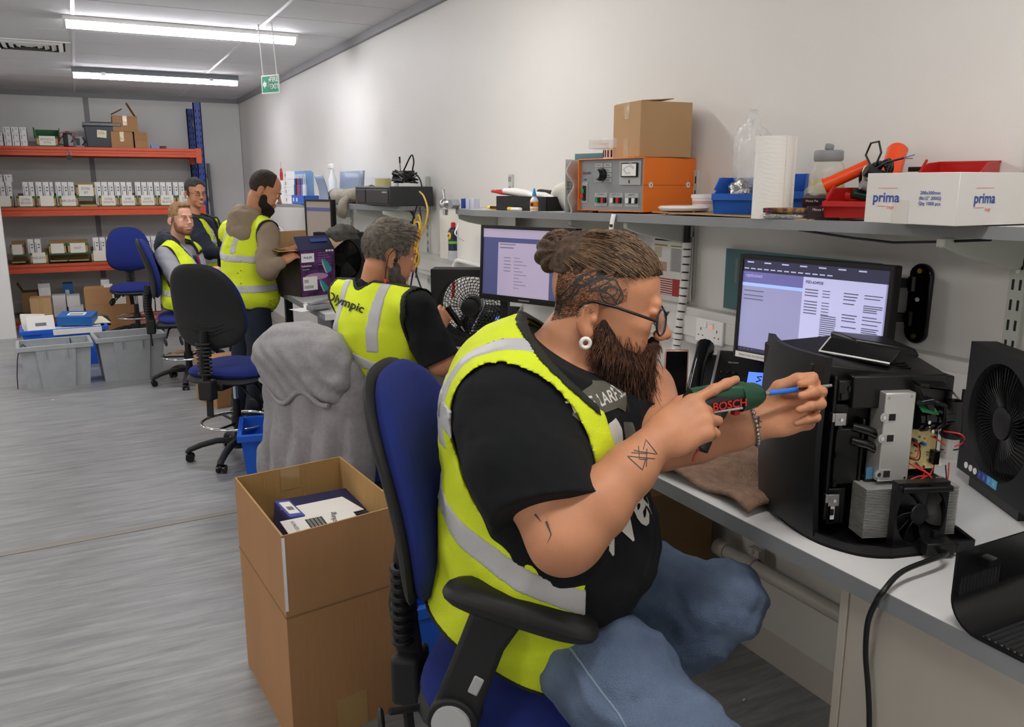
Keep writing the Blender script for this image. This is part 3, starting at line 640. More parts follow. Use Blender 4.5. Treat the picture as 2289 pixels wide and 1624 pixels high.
ch1 = make_chair('blue operator chair with black armrests under the bearded man', (.79, 1.475, 0), 128, arms=True, basea=.5, seat=.665)
ch2 = make_chair('empty blue chair with black back shell beside the standing man', (.735, 5.12, 0), 42, basea=1.15, seat=.615, back_h=.49)
ch3 = dup(ch2, (.45, 9.95, 0), -math.radians(176), 'empty blue chair facing the camera in front of the racking')
ch3.scale.z = .97
ch4 = dup(ch2, (.70, 7.38, 0), -math.radians(97), 'blue chair under the seated fair haired young man')
ch5 = make_chair('blue chair with a grey hoodie over its back', (.98, 3.42, 0), 62, seat=.50, back_h=.46)
# ================================================================ totes and boxes on the floor
def tote(label, loc, rz, m, w=.6, d=.4, h=.4, grey=True, name='plastic_tote'):
    t = thing(name, label, 'crate', loc, rz); k = .82
    mb = MB(); th = .006
    def ring(x, y, z): return [(-x, -y, z), (x, -y, z), (x, y, z), (-x, y, z)]
    a = ring(w/2*k, d/2*k, 0); b = ring(w/2-.02, d/2-.02, h-.03); c = ring(w/2-.02-th, d/2-.02-th, h-.03); e = ring(w/2*k-th, d/2*k-th, th)
    vs = a+b+c+e; fs = [(3, 2, 1, 0), (12, 13, 14, 15)]
    for i in range(4): j = (i+1) % 4; fs += [(i, j, 4+j, 4+i), (8+i, 8+j, 12+j, 12+i), (4+i, 4+j, 8+j, 8+i)]
    mb.add(vs, fs); obj('tub', mb, m, t)
    rim = MB()
    for s in (-1, 1): rim.b2((-w/2, s*(d/2)-(.026 if s > 0 else 0), h-.04), (w/2, s*(d/2)+(.026 if s < 0 else 0), h)).b2((s*w/2-(.026 if s > 0 else 0), -d/2+.026, h-.04), (s*w/2+(.026 if s < 0 else 0), d/2-.026, h))
    obj('rim', rim, m, t, bevel=.004)
    for s in (-1, 1):
        p = MB(); q = w*.26
        p.add([(-q*k, s*(d/2*k+.014), .0), (q*k, s*(d/2*k+.014), .0), (q, s*(d/2-.004), h-.04), (-q, s*(d/2-.004), h-.04), (-q*k, s*(d/2*k-.004), .0), (q*k, s*(d/2*k-.004), .0), (q, s*(d/2-.024), h-.04), (-q, s*(d/2-.024), h-.04)], [(0, 1, 2, 3), (4, 0, 3, 7), (1, 5, 6, 2), (4, 5, 1, 0), (7, 6, 5, 4)] if s < 0 else [(3, 2, 1, 0), (7, 3, 0, 4), (2, 6, 5, 1)])
        obj('raised_panel', p, m, t)
    if grey:
        for x in (-w*.14, w*.14): obj('handle_rib', MB().box((x, -d/2*.965, h-.075), (.006, .03, .07)), m, t)
    return t
tote('grey plastic tote with a black cable over its rim, left of the pair', (-.30, 7.86, 0), .06, TOTEG, .56, .40, .36)
t2 = tote('grey plastic tote with a scrap of brown card inside, right of the pair', (.27, 7.90, 0), .09, TOTEG, .56, .40, .38)
tag(obj('card_scrap', MB().box((.29, 7.79, .305), (.16, .004, .1), rot=(.2, .1, .1)), CARD2), 'scrap of brown card inside the right grey tote', 'card')
cb = MB().tube([(-.59, 7.66, .02), (-.585, 7.66, .12), (-.57, 7.66, .25), (-.55, 7.68, .345), (-.52, 7.73, .372), (-.49, 7.76, .33), (-.40, 7.86, .1), (-.20, 7.9, .08), (-.18, 8.0, .3), (-.19, 8.07, .372)], .004, 6)
tag(obj('power_cable', cb, BLACK), 'thin black cable hanging over the rim of the left grey tote', 'cable')
tote('long blue tote full of packages behind the two grey totes', (-.24, 8.75, 0), .04, TOTEB, .72, .45, .36, False)
def pk(name, c, size, rz, rot, m, label, cat, lab=None, group=None):
    t = thing(name, label, cat, c, (rot[0], rot[1], rz), group); x, y, z = [k/2 for k in size]
    obj('package_body', MB().b2((-x, -y, -z), (x, y, z)), m, t, bevel=.002)
    if lab: obj('label', MB().b2((-x*lab, -y*lab, z), (x*lab, y*lab, z+.001)), PAPER, t); obj('barcode', MB().b2((-x*.4, -y*.3, z+.001), (x*.4, y*.1, z+.0016)), INKG, t)
    return t
pk('package', (-.42, 8.60, .40), (.22, .16, .04), .1, (1.0, 0, 0), PAPER, 'white shipping packet standing in the blue tote', 'package', .8)
pk('package', (-.48, 8.74, .39), (.2, .2, .03), .3, (.9, .1, 0), mat('off_white_card', 'dcd6cc', .6), 'second white packet behind the first in the blue tote', 'package')
pk('blue_box', (-.12, 8.72, .42), (.30, .22, .085), -.25, (.1, .02, 0), mat('blue_carton', '2767b0', .4), 'blue printed box lying on top of the blue tote', 'box', .5)
pk('envelope', (.02, 8.74, .39), (.24, .16, .01), .5, (.3, .1, 0), PAPER2, 'cream envelope sticking out of the blue tote', 'envelope')
pk('package', (-.13, 8.62, .33), (.4, .2, .05), .05, (0, 0, 0), PAPER, 'flat white package under the blue printed box', 'package')
pk('dark_box', (.08, 8.86, .36), (.14, .2, .05), .1, (.1, 0, 0), BLACKM, 'black box at the right end of the blue tote', 'box')
# brown carton in front of the standing man's feet, envelope on ring
def carton(name, label, pts, z, h, m, closed=True, **k):
    "carton whose floor plan is given by four corners"
    c = sum((Vector(p) for p in pts), Vector((0, 0)))/4
    t = thing(name, label, 'box', (c.x, c.y, z)); P = [(p[0]-c.x, p[1]-c.y) for p in pts]
    mb = MB().prism(P, 'z', h) if closed else MB()
    if not closed:
        q = .006; I = [(x*(1-q/abs(x) if abs(x) > q else 1), y*(1-q/abs(y) if abs(y) > q else 1)) for x, y in P]
        vs = [(x, y, zz) for zz in (0, h) for x, y in P]+[(x, y, zz) for zz in (.006, h) for x, y in I]
        fs = [(3, 2, 1, 0), (8, 9, 10, 11)]
        for i in range(4): j = (i+1) % 4; fs += [(i, j, 4+j, 4+i), (8+j, 8+i, 12+i, 12+j), (4+i, 4+j, 12+j, 12+i)]
        mb.cm = 0
        for f in fs: pass
        mb.add(vs, fs); mb.m = [0 if max(f) < 8 else 1 for f in fs]
        return obj('walls', mb, [m, CARDI], t), t, P
    return obj('walls', mb, m, t, bevel=.002), t, P
q = lambda cx, cy, w, d, a: [(cx+x*math.cos(a)-y*math.sin(a), cy+x*math.sin(a)+y*math.cos(a)) for x, y in ((-w/2, -d/2), (w/2, -d/2), (w/2, d/2), (-w/2, d/2))]
carton('cardboard_box', 'brown carton on the floor behind the column of the empty chair', q(.93, 6.62, .42, .4, .25), 0, .34, CARD)
carton('cardboard_box', 'brown carton under the far bench behind the legs of the standing man', q(1.5, 5.9, .4, .4, .0), 0, .40, CARD)
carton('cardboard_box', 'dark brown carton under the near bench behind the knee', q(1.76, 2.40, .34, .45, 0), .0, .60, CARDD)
pb = MB()
pb.grid(lambda u, v: (1.5+.34*u, 2.0+.5*v, .80+.05*math.sin(9*u+3*v)*math.sin(7*v)-.13*abs(u-.5)), 16, 16)
tag(obj('plastic_sheet', pb, CLEAR, smooth=180), 'crumpled clear plastic sheet under the near bench on the brown carton', 'plastic')
BXP = [(.412, 2.215), (.79, 2.285), (.75, 2.825), (.374, 2.77)]
bw, bt, P = carton('open_cardboard_box', 'tall open brown carton with packages inside beside the blue chair', BXP, 0, .69, CARD, False)
c_ = bt.location
F_, R_, B_, L_ = [Vector((p[0], p[1], 0)) for p in P]
def fold(zf, a, b): obj('crease', MB().tube([a+Vector((0, 0, zf)), b+Vector((0, 0, zf-.003))], .0022, 6), CARDD, bt)
n1 = (R_-F_).normalized()
fold(.44, F_+Vector((0, -.001, 0)), R_+Vector((0, -.001, 0))); fold(.442, L_+Vector((-.001, 0, 0)), F_+Vector((-.001, 0, 0)))
for k in (0, 1): obj('tape', MB().add([F_+Vector((-.001-.000*k, .0, .46)), F_+Vector((-.001, 0, .685)), F_+n1*.008+Vector((0, -.0015, .685)), F_+n1*.008+Vector((0, -.0015, .46))], [(0, 1, 2, 3)]), mat('silver_tape', 'e8e8ee', .15, coat=.5), bt) if k == 0 else None
mid = F_+(R_-F_)*.5; obj('tape', MB().quad(mid+n1*-.05+Vector((0, -.0015, .0)), mid+n1*.05+Vector((0, -.0015, 0)), mid+n1*.05+Vector((0, -.0015, .12)), mid+n1*-.05+Vector((0, -.0015, .12))), TAPE, bt)
midb = L_+(B_-L_)*.5; obj('tape', MB().box(midb+Vector((0, -.008, .65)), (.07, .001, .08), rot=(0, 0, .15)), TAPE, bt)
def inbox(name, px_, z, size, rz, rot, m, label, cat, **k): 
    return pk(name, K(*px_, z=z), size, rz, rot, m, label, cat, **k)
inbox('package', (735, 1145), .56, (.28, .19, .07), .30, (.08, .1, 0), NAVY, 'navy package with a white delivery note in the open box', 'package')
inbox('delivery_note', (722, 1138), .60, (.24, .13, .003), .33, (.08, .1, 0), PAPER, 'white delivery note lying on the navy package', 'paper')
inbox('package', (790, 1160), .54, (.26, .12, .08), .3, (0, .15, 0), mat('black_blue_print', '20252e', .3, var=.9, vscale=18, var2='1c3a66'), 'black and blue printed product box in the open box', 'box')
lb = inbox('shipping_label', (720, 1168), .60, (.24, .10, .003), .18, (.25, .05, 0), PAPER, 'white shipping label with a barcode in the open box', 'label')
text('lettering', 'Tracking', .026, (.04, -.002, .0022), (.3, 1, 0), (-1, .3, 0), INK, lb); text('lettering', 'TT-07419', .018, (-.085, 0, .0022), (0, 1, 0), (-1, 0, 0), INKG, lb)
for i in range(14): obj('barcode_bar', MB().b2((-.04+i*.004, -.03, .0016), (-.038+i*.004, .03, .0022)), INKG, lb) if i == 0 else None
bc = MB()
for i in range(14): bc.b2((-.045+i*.0042, -.032, .0016), (-.045+i*.0042+.0025*(1+(i % 3 == 0)*.4), .032, .0022))
tag(obj('barcode', bc, INK, lb), kind='stuff')
inbox('package', (645, 1180), .55, (.05, .16, .14), .1, (0, .1, 0), mat('violet_blue_print', '4a52a8', .35), 'small blue and white product box in the front corner of the open box', 'box', lab=.7)
tote('blue tote on the floor behind the grey hoodie', (.93, 4.72, 0), -.2, TOTEB, .5, .42, .30, False)
tote('blue tote under the near chair behind its lever', (1.02, 2.45, 0), .0, TOTEB, .40, .34, .33, False)
fp = MB().add([K(388, 768, z=.29), K(405, 800, z=.29), K(425, 795, z=.29), K(410, 765, z=.29)], [(0, 1, 2, 3)])
tag(obj('brown_envelope', MB().box(K(410, 785, z=.262), (.20, .12, .003), rot=(0, 0, .4)), CARD2), 'brown envelope on the chair foot ring behind the empty chair', 'envelope')
sc = MB().box(K(118, 893, z=.002), (.02, .01, .001), rot=(0, 0, .4)); tag(obj('paper_scrap', sc, PAPER), 'tiny scrap of paper on the floor before the left grey tote', 'paper')
tag(obj('paper_scrap', MB().box(K(1663, 1563, z=.002), (.012, .006, .002), rot=(0, 0, .4)), PAPER), 'small white crumb on the floor under the near bench', 'paper')
# ================================================================ electronics
def screen_mat(n, col, e): return mat(n, col, .4, emit=e)
SC_L = screen_mat('screen_lilac', '9393bb', .28); SC_D = screen_mat('screen_dark', '33334a', .3); SC_W = screen_mat('screen_pale', 'aeadd2', .38); SC_P = screen_mat('screen_purple', '6c6aa8', .25); SC_B = screen_mat('screen_blue', '8aa0d8', .5); SC_T = screen_mat('screen_text', '55566e', .2); SC_M = screen_mat('screen_mauve', '9a8fa6', .3); SC_N = screen_mat('screen_navy', '43466e', .3)
def monitor(label, tl, tr, h, tilt=0, bez=.018):
    "tl, tr: the top corners of the bezel; local x runs tl -> tr, screen faces -y"
    a, b = Vector(tl), Vector(tr); w = (b-a).length; rz = math.atan2((b-a).y, (b-a).x)
    t = thing('monitor', label, 'monitor', ((a+b)/2), (tilt, 0, rz))
    obj('casing', MB().b2((-w/2, 0, -h), (w/2, .035, 0)), BLACKM, t, bevel=.004)
    obj('bezel', MB().b2((-w/2, -.008, -h), (-w/2+.012, 0, 0)).b2((w/2-.012, -.008, -h), (w/2, 0, 0)).b2((-w/2+.012, -.008, -.014), (w/2-.012, 0, 0)).b2((-w/2+.012, -.008, -h), (w/2-.012, 0, -h+.024)), BLACK, t, bevel=.001)
    return t, w
def srect(t, nm, w, h, x0, z0, x1, z1, m, lift=.0): # fractions of the panel, from the top left
    X0, X1 = -w/2+.012, w/2-.012; Z0, Z1 = -.014, -h+.024
    A = X0+(X1-X0)*x0; B = X0+(X1-X0)*x1; C_ = Z0+(Z1-Z0)*z0; E_ = Z0+(Z1-Z0)*z1
    return obj(nm, MB().b2((A, -.002-lift, E_), (B, -.001-lift*.9, C_)), m, t)
def tlines(t, nm, w, h, spec, m):
    mb = MB(); X0, X1 = -w/2+.012, w/2-.012; Z0, Z1 = -.014, -h+.024
    for x, z, l, hh in spec:
        A = X0+(X1-X0)*x; B = X0+(X1-X0)*(x+l); C_ = Z0+(Z1-Z0)*z; E_ = Z0+(Z1-Z0)*(z+hh); mb.b2((A, -.0045, E_), (B, -.0042, C_))
    return tag(obj(nm, mb, m, t), kind='stuff')
h1 = .318
m1, w1 = monitor('near black monitor on a wall arm, lilac page on its screen', (1.795, 1.955, 1.441), (1.885, 1.475, 1.441), h1, -.03)
srect(m1, 'screen', w1, h1, 0, 0, 1, 1, SC_L)
srect(m1, 'browser_bar', w1, h1, 0, 0, 1, .13, SC_D, .0006); srect(m1, 'page_header', w1, h1, 0, .13, .45, .25, SC_P, .0006); srect(m1, 'page_menu', w1, h1, 0, .25, .45, .285, SC_B, .0006)
srect(m1, 'side_page', w1, h1, .45, .13, .985, 1, SC_W, .0008)
srect(m1, 'taskbar', w1, h1, 0, .96, 1, 1, SC_D, .0012)
sp = [(.03+.13*k, .02, .05, .014) for k in range(7)]+[(.01+.05*k, .09, .035, .012) for k in range(13)]
tlines(m1, 'tab_text', w1, h1, sp, SC_W)
rr = random.Random(3); sp = []
for k, z in enumerate([.25, .28, .31, .37, .40, .43, .46, .49]): sp.append((.47, z, .09, .010)); sp.append((.59, z, .05, .008))
for k in range(22): sp.append((.59, .50+.021*k, .10+.01*rr.random(), .009))
for k, z in enumerate([.25, .28, .31, .35, .46, .49, .52, .58, .69, .72, .75]): sp.append((.73, z, .07+.03*rr.random(), .010))
for k, z in enumerate([.25, .28, .35, .37, .39, .41, .46, .49, .53, .57, .59, .61, .63, .69, .73, .77]): sp.append((.86, z, .08+.04*rr.random(), .009))
for z in (.33, .38, .42): sp.append((.02, z, .15, .008))
for k in range(4): sp.append((.02+.03*k, .972, .012, .014))
tlines(m1, 'page_text', w1, h1, sp, SC_T)
text('screen_heading', 'PSD-624928', .011, (-w1/2+.012+(w1-.024)*.53, -.0046, -.014-(h1-.038)*.18), (1, 0, 0), (0, 0, 1), INK, m1, bold=True)
text('screen_logo', 'opticsnet', .016, (-w1/2+.012+(w1-.024)*.09, -.0046, -.014-(h1-.038)*.17), (1, 0, 0), (0, 0, 1), SC_W, m1)
lab = obj('sticky_label', MB().b2((-w1/2+.01, -.0092, -h1+.002), (-w1/2+.13, -.008, -h1+.02)), PAPER, m1)
text('handwriting', 'Phillips Claim No 5001674', .0085, (-w1/2+.07, -.0095, -h1+.011), (1, 0, 0), (0, 0, 1), INKG, lab)
lab = obj('sticky_label', MB().b2((-w1/2+.18, -.0092, -h1-.004), (-w1/2+.28, -.008, -h1+.022)), PAPER, m1)
text('handwriting', '0208', .017, (-w1/2+.205, -.0095, -h1+.009), (1, 0, 0), (0, 0, 1), INKG, lab)
# wall arm
t = thing('monitor_wall_mount', 'black wall mount holding the near monitor', 'bracket', (XW, 1.50, 1.33))
Rw = [(-.0, .035*math.cos(a), (.075 if math.sin(a) > 0 else -.075)+.035*math.sin(a)) for a in [PI*k/10 for k in range(21)]]
obj('wall_plate', MB().prism([(p[1], p[2]) for p in Rw[:-1]], 'x', .016, (-.016, 0, 0)), BLACKG, t, bevel=.004)
for z in (.055, -.04):
    obj('arm', MB().box((-.07, .055, z), (.16, .012, .026), rot=(0, 0, -.6)), BLACKM, t, bevel=.002)
    obj('hinge', MB().cyl((-.03, .01, z-.02), (-.03, .01, z+.02), .012, n=14), BLACKG, t, smooth=40)
for z in (.09, -.09): obj('screw', MB().cyl((-.02, 0, z), (-.015, 0, z), .007, n=12), mat('brass', 'c8a35a', .3, .9), t)
obj('hole', MB().cyl((-.0185, 0, .012), (-.015, 0, .012), .006, n=12), WHITE, t)
# second monitor
h2 = .315
tl, tr = K(1078, 502, d=3.50), K(1078, 502, d=3.50)
tl2 = K(1078, 502, d=3.55); dirm = Vector((.20, -.48, 0)).normalized(); 
m2, w2 = monitor('second monitor behind the bun, mauve form on a navy page', tl2, tl2+dirm*.50, h2, -.05)
srect(m2, 'screen', w2, h2, 0, 0, 1, 1, SC_N); srect(m2, 'browser_bar', w2, h2, 0, 0, 1, .13, SC_M, .0006); srect(m2, 'form_page', w2, h2, .18, .2, .76, 1, SC_M, .0008)
tlines(m2, 'page_text', w2, h2, [(.2, .22, .18, .01), (.2, .27, .16, .012)]+[(.25, .42+.05*k, .08, .008) for k in range(5)]+[(.37, .42+.05*k, .06+.04*(k % 3), .006) for k in range(10)], SC_T)
obj('maker_mark', MB().b2((-.03, -.0086, -h2+.008), (.03, -.008, -h2+.014)), INKG, m2)
obj('mount_plate', MB().b2((-.05, .035, -.21), (.05, .05, -.11)), BLACKM, m2)
obj('mount_arm', MB().b2((-.02, .05, -.175), (.02, .20, -.145)), BLACKM, m2)
# third monitor, seen nearly edge on
tl3 = K(677, 465, d=5.55)
m3, w3 = monitor('third monitor on the far bench, seen steeply from the side', tl3, tl3+Vector((.36, -.45, 0)).normalized()*.30, .46, 0)
m3.location = K(712, 469, d=6.05); m3.scale = (1.05, 1.05, 1.05); m3.rotation_euler.z -= .28
srect(m3, 'screen', .30, .46, 0, 0, 1, 1, mat('screen_grey', '8b8079', .4, emit=.15)); srect(m3, 'menu_strip', .30, .46, 0, .1, 1, .16, SC_N, .0006)
obj('stand_neck', MB().b2((-.02, .03, -.61), (.02, .05, -.3)), BLACKM, m3); obj('stand_foot', MB().b2((-.09, -.04, -.62), (.09, .1, -.605)), BLACKM, m3)
m3.location.z = ZB+.622
# square air circulator fans
def square_fan(label, loc, heading, s=.30, see=False, buttons=False, col=BLACKM, dp=.12, ft=.004):
    "local -y is the front of the fan"
    t = thing('desk_fan', label, 'fan', loc, math.radians(heading))
    n = 48; R = s*.40
    fr = MB()
    def sq(a, hw): c, q = math.cos(a), math.sin(a); k = hw/max(abs(c), abs(q)); return c*k, q*k
    A = []
    for (f, y) in ((0, 0), (0, dp), (1, dp), (2, dp*.42), (3, 0)):
        for i in range(n):
            a = 2*PI*i/n
            if f == 0: x, z = sq(a, s/2)
            elif f == 1: x, z = R*1.0*math.cos(a), R*math.sin(a)
            elif f == 2: x, z = R*math.cos(a), R*math.sin(a)
            else: x, z = R*1.06*math.cos(a), R*1.06*math.sin(a)
            A.append((x, y, z+s/2))
    fs = []
    order = [0, 1, 2, 3, 4, 0]
    for j in range(5):
        p, q_ = order[j]*n, order[j+1]*n
        for i in range(n): fs.append((p+(i+1) % n, p+i, q_+i, q_+(i+1) % n))
    fr.add(A, fs); obj('housing', fr, col, t, smooth=35)
    if not see: obj('back_cover', MB().cyl((0, dp-.002, s/2), (0, dp+.005, s/2), R, n=40), mat('dull_black', '070707', .95), t)
    else:
        g = MB()
        for rr_ in range(7): g.tube([(R*(.34+.1*rr_)*math.cos(2*PI*i/40), dp-.002, s/2+R*(.34+.1*rr_)*math.sin(2*PI*i/40)) for i in range(40)], .0016, 4, closed=True)
        for i in range(36): a = 2*PI*i/36; g.tube([(R*.3*math.cos(a), dp-.002, s/2+R*.3*math.sin(a)), (R*.7*math.cos(a-.25), dp-.002, s/2+R*.7*math.sin(a-.25)), (R*math.cos(a-.5), dp-.002, s/2+R*math.sin(a-.5))], .0016, 4)
        tag(obj('rear_grille', g, BLACK, t), kind='stuff'); obj('motor', MB().cyl((0, dp*.5, s/2), (0, dp+.005, s/2), R*.3, n=24), BLACK, t, smooth=40)
    g = MB(); nr = 60
    for i in range(nr):
        a = 2*PI*i/nr; b = a+.22
        g.tube([(R*.30*math.cos(a), .012, s/2+R*.30*math.sin(a)), (R*.65*math.cos(a+.1), .004, s/2+R*.65*math.sin(a+.1)), (R*.98*math.cos(b), .012, s/2+R*.98*math.sin(b))], .0011, 4)
    tag(obj('grille', g, BLACK, t), kind='stuff')
    obj('grille_boss', MB().lathe([(R*.30, 0), (R*.29, .006), (R*.2, .009), (0.001, .010)], (0, .014, s/2), (0, -1, 0), 32), BLACK, t, smooth=50)
    for k in range(0 if see else 3):
        a = 2*PI*k/3+.4; bl = MB().grid(lambda u, v: ((.03+(R*.9-.03)*u)*math.cos(a+1.1*v*(1-.2*u)), dp*.45+.03*(v-.5), s/2+(.03+(R*.9-.03)*u)*math.sin(a+1.1*v*(1-.2*u))), 6, 6, .002)
        obj('blade', bl, BLACK, t, smooth=60)
    obj('foot', MB().b2((-s*.35, .01, -ft), (s*.35, dp+.01, 0)), BLACK, t)
    if buttons:
        for i, x in enumerate((-.115, -.092, -.070)): obj('button', MB().cyl((x, -.002, .022), (x, .001, .022), .008, n=16), WHITEG, t)
        for i, c in enumerate(('1c2f8f', '2447a5', '4b9fd4', '5fb4dc')):
            p = obj('speed_button', MB().b2((-.055+.022*i, -.002, .012), (-.034+.022*i, .001, .032)), mat('speed_blue_%d' % i, c, .3), t)
            text('digit', str(i+1), .011, (-.0445+.022*i, -.0022, .022), (1, 0, 0), (0, 0, 1), WHITEG, p)
    return t
# near fan: face runs from the far corner towards the camera
pa, pb_ = K(2139, 1044, z=ZB), K(2289, 1152, z=ZB); dv = (pb_-pa).normalized(); s_ = .335
square_fan('large black square fan with white and blue buttons at the right edge', (pa+dv*s_/2-Vector((0, 0, CAMZ)))*.96+Vector((0, 0, CAMZ)), math.degrees(math.atan2(dv.y, dv.x)), s_*.97, buttons=True, dp=.06, ft=.029)
pf = K(971, 760, z=ZB)
f2 = square_fan('black square fan between the grey bearded man and the second monitor', K(1050, 775, z=ZB)+Vector((.0, .0, .004)), -32, .35, see=True)
pf3 = K(775, 650, z=ZB)
f3 = square_fan('black square fan on the far bench behind the open product carton', (K(762, 640, z=ZB)), -38, .39)
# ---------------- desk phones
def desk_phone(label, loc, rz, s=1.0):
    t = thing('desk_phone', label, 'phone', loc, rz)
    pr = [(-.10, 0), (-.10, .018), (.065, .145), (.085, .145), (.095, 0)]
    obj('body', MB().prism(pr, 'x', .20, (-.07, 0, 0)), BLACKM, t, bevel=.005)
    for x in (-.072, .127): obj('silver_edge', MB().prism([(p[0], p[1]+.003) for p in pr], 'x', .008, (x, 0, 0)), mat('silver_plastic', 'c9cbcd', .3, .5), t, bevel=.002)
    obj('silver_front', MB().box((.03, -.101, .012), (.205, .012, .022)), mat('silver_plastic', 'c9cbcd'), t, bevel=.003)
    sl = math.atan2(.127, .165); Ry = Matrix.Rotation(sl, 3, 'X'); O_ = Vector((0, -.10, .019))
    def onf(x, y, z=0): return O_ + Ry @ Vector((x, y, z))
    for r in range(4):
        for c in range(3): obj('key', MB().pad(.017, .011, .008, e=2.3, n=10, rings=2, o=onf(-.050+.020*c, .062+.021*r, .001), rot=Ry @ Matrix(((1, 0, 0), (0, 0, 1), (0, 1, 0)))), BLACKG, t, smooth=180)
    obj('screen', MB().box(onf(.06, .10, .001), (.062, .066, .004), rot=Ry), mat('phone_screen_blue', '4f72e0', .4, emit=.7), t)
    obj('screen_mark', MB().tube([onf(.068, .118, .004), onf(.055, .115, .004), (onf(.066, .104, .004)), onf(.054, .096, .004)], .002, 5), mat('screen_mark_navy', '1b2c7a', .5), t)
    for k in range(5): obj('soft_key', MB().cyl(onf(.034+.013*k, .042, 0), onf(.034+.013*k, .042, .004), .004, n=8), WHITEG, t)
    for k in range(5): obj('round_key', MB().cyl(onf(-.058+.013*k, .026, 0), onf(-.058+.013*k, .026, .004), .004, n=8), WHITEG, t)
    for k in range(5): obj('side_key', MB().box(onf(.106, .078+.013*k, .001), (.014, .007, .005), rot=Ry), BLACKG, t)
    text('maker_mark', 'tipcom', .011, onf(-.02, .165, .0008), Ry @ Vector((1, 0, 0)), Ry @ Vector((0, 1, 0)), WHITEG, t)
    hs = MB().tube([onf(-.105, .005, .03), onf(-.105, .04, .045), onf(-.105, .10, .055), onf(-.105, .16, .045), onf(-.105, .195, .03)], .024, 12, flat=.9, rfun=lambda u: 1.15-.35*math.sin(PI*u))
    hs.ball(onf(-.105, .01, .018), (.027, .033, .024)).ball(onf(-.105, .19, .018), (.027, .033, .024))
    obj('handset', hs, BLACKG, t, smooth=60)
    obj('cradle', MB().prism([(p[0]*.95, p[1]*.9) for p in pr], 'x', .062, (-.136, 0, 0)), BLACKM, t, bevel=.004)
    return t
desk_phone("black desk phone with a blue display below the near monitor", K(1646, 905, z=ZB), math.radians(-50)).scale = (1.15, 1.15, 1.15)
desk_phone('silver edged desk phone with a blue display in front of the second monitor', K(1098, 752, z=ZB), math.radians(-52))
def keyboard(label, loc, rz):
    t = thing('keyboard', label, 'keyboard', loc, rz)
    obj('tray', MB().b2((-.22, -.075, 0), (.22, .075, .014)), BLACKM, t, bevel=.004)
    k = MB()
    for r in range(6):
        for c in range(20): k.box((-.205+.0215*c, -.055+.022*r, .017), (.017, .017, .008), taper=1.1)
    tag(obj('keys', k, BLACKG, t), kind='stuff')
    return t
keyboard('black keyboard in front of the grey bearded man', K(1068, 762, z=ZB)+Vector((0.0, 0, 0)), math.radians(-58))
keyboard("black keyboard under the screwdriver of the bearded man", K(1640, 935, z=ZB), math.radians(-66))
# ================================================================ things on the near shelf
def onshelf(u, v, x=None, y=None):
    p = K(u, v, x=x) if x else K(u, v, y=y); return Vector((p.x, p.y, zs(p.y)))
# orange electrical safety tester
t = thing('safety_tester', 'orange electrical safety tester with grey dial panel on the near shelf', 'tester', (1.862, 2.62, zs(2.62)+.008), math.radians(10))
tw, td, th_ = .345, .27, .19     # width along y, depth along x; local -x is the front
obj('shell', MB().b2((-td/2+.006, -tw/2, 0), (td/2, tw/2, .004)).b2((-td/2, -tw/2, th_-.004), (td/2, tw/2, th_)).b2((-td/2, -tw/2, 0), (td/2, -tw/2+.004, th_)).b2((-td/2, tw/2-.004, 0), (td/2, tw/2, th_)).b2((td/2-.004, -tw/2, 0), (td/2, tw/2, th_)), ORMET, t, bevel=.002)
obj('shell_seam', MB().b2((-td/2, -tw/2-.0008, th_*.49), (td/2, -tw/2, th_*.5)), mat('dark_orange', 'a8501a', .5), t)
for x in (-td/2+.035, td/2-.04):
    b = obj('fastener', MB().cyl((x, -tw/2-.003, th_*.5), (x, -tw/2, th_*.5), .010, n=20), WHITEP, t); text('letter', 'A', .012, (x, -tw/2-.0034, th_*.5), (1, 0, 0), (0, 0, 1), INK, b, bold=True)
fx = -td/2+.012
pnl = obj('front_panel', MB().b2((fx, -tw/2+.004, .004), (fx+.004, tw/2-.004, th_-.004)), mat('tester_grey', '8e9193', .45), t)
X_, Z_ = Vector((0, -1, 0)), Vector((0, 0, 1))
def tp(y, z, o=0): return Vector((fx-.001-o, tw/2-y, z))   # y measured from the left edge as seen from the front
ks = obj('dial', MB().lathe([(.023, 0), (.023, .014), (.019, .016), (.018, .03), (.001, .031)], tp(.125, .132), (-1, 0, 0), 28), BLACK, t, smooth=40)
obj('dial_cap', MB().cyl(tp(.125, .132, .031), tp(.125, .132, .0325), .0165, n=24), GREYP, ks)
LBL = mat('pale_label', 'aeb1b2', .5)
for r in range(4):
    for c in (0, 1): obj('dial_label', MB().b2(tp(.083+.048*c, .166-.018*r-.007), tp(.125+.048*c, .166-.018*r+.007, .0006)), LBL, t)
for r, sx_ in enumerate(('1000 Test', '3000 Test', 'Earth', 'STANDBY')):
    text('dial_text', sx_, .006, tp(.102, .166-.018*r, .0008), X_, Z_, INK, t); text('dial_text', ('2500 Test', '3700 Test', 'Earth Leakage', 'STANDBY')[r], .005, tp(.152, .166-.018*r, .0008), X_, Z_, INK, t)
text('maker_name', 'CLARE', .011, tp(.045, .138, .0008), X_, Z_, INK, t, bold=True); obj('maker_mark', MB().b2(tp(.018, .133), tp(.024, .144, .001)), RED, t); obj('blue_tag', MB().b2(tp(.024, .112), tp(.036, .117, .001)), INKB, t)
mt_ = obj('meter_surround', MB().b2(tp(.215, .095), tp(.322, .178, .003)), LBL, t)
obj('meter_bezel', MB().b2(tp(.228, .122), tp(.31, .172, .009)), BLACKG, mt_, bevel=.002)
obj('meter_face', MB().b2(tp(.234, .126, .009), tp(.304, .168, .010)), WHITEG, mt_)
def arc(R0, a0, a1, c, n=12): return [tp(c[0]+R0*math.sin(a0+(a1-a0)*k/n), c[1]+R0*math.cos(a0+(a1-a0)*k/n), .0105) for k in range(n+1)]
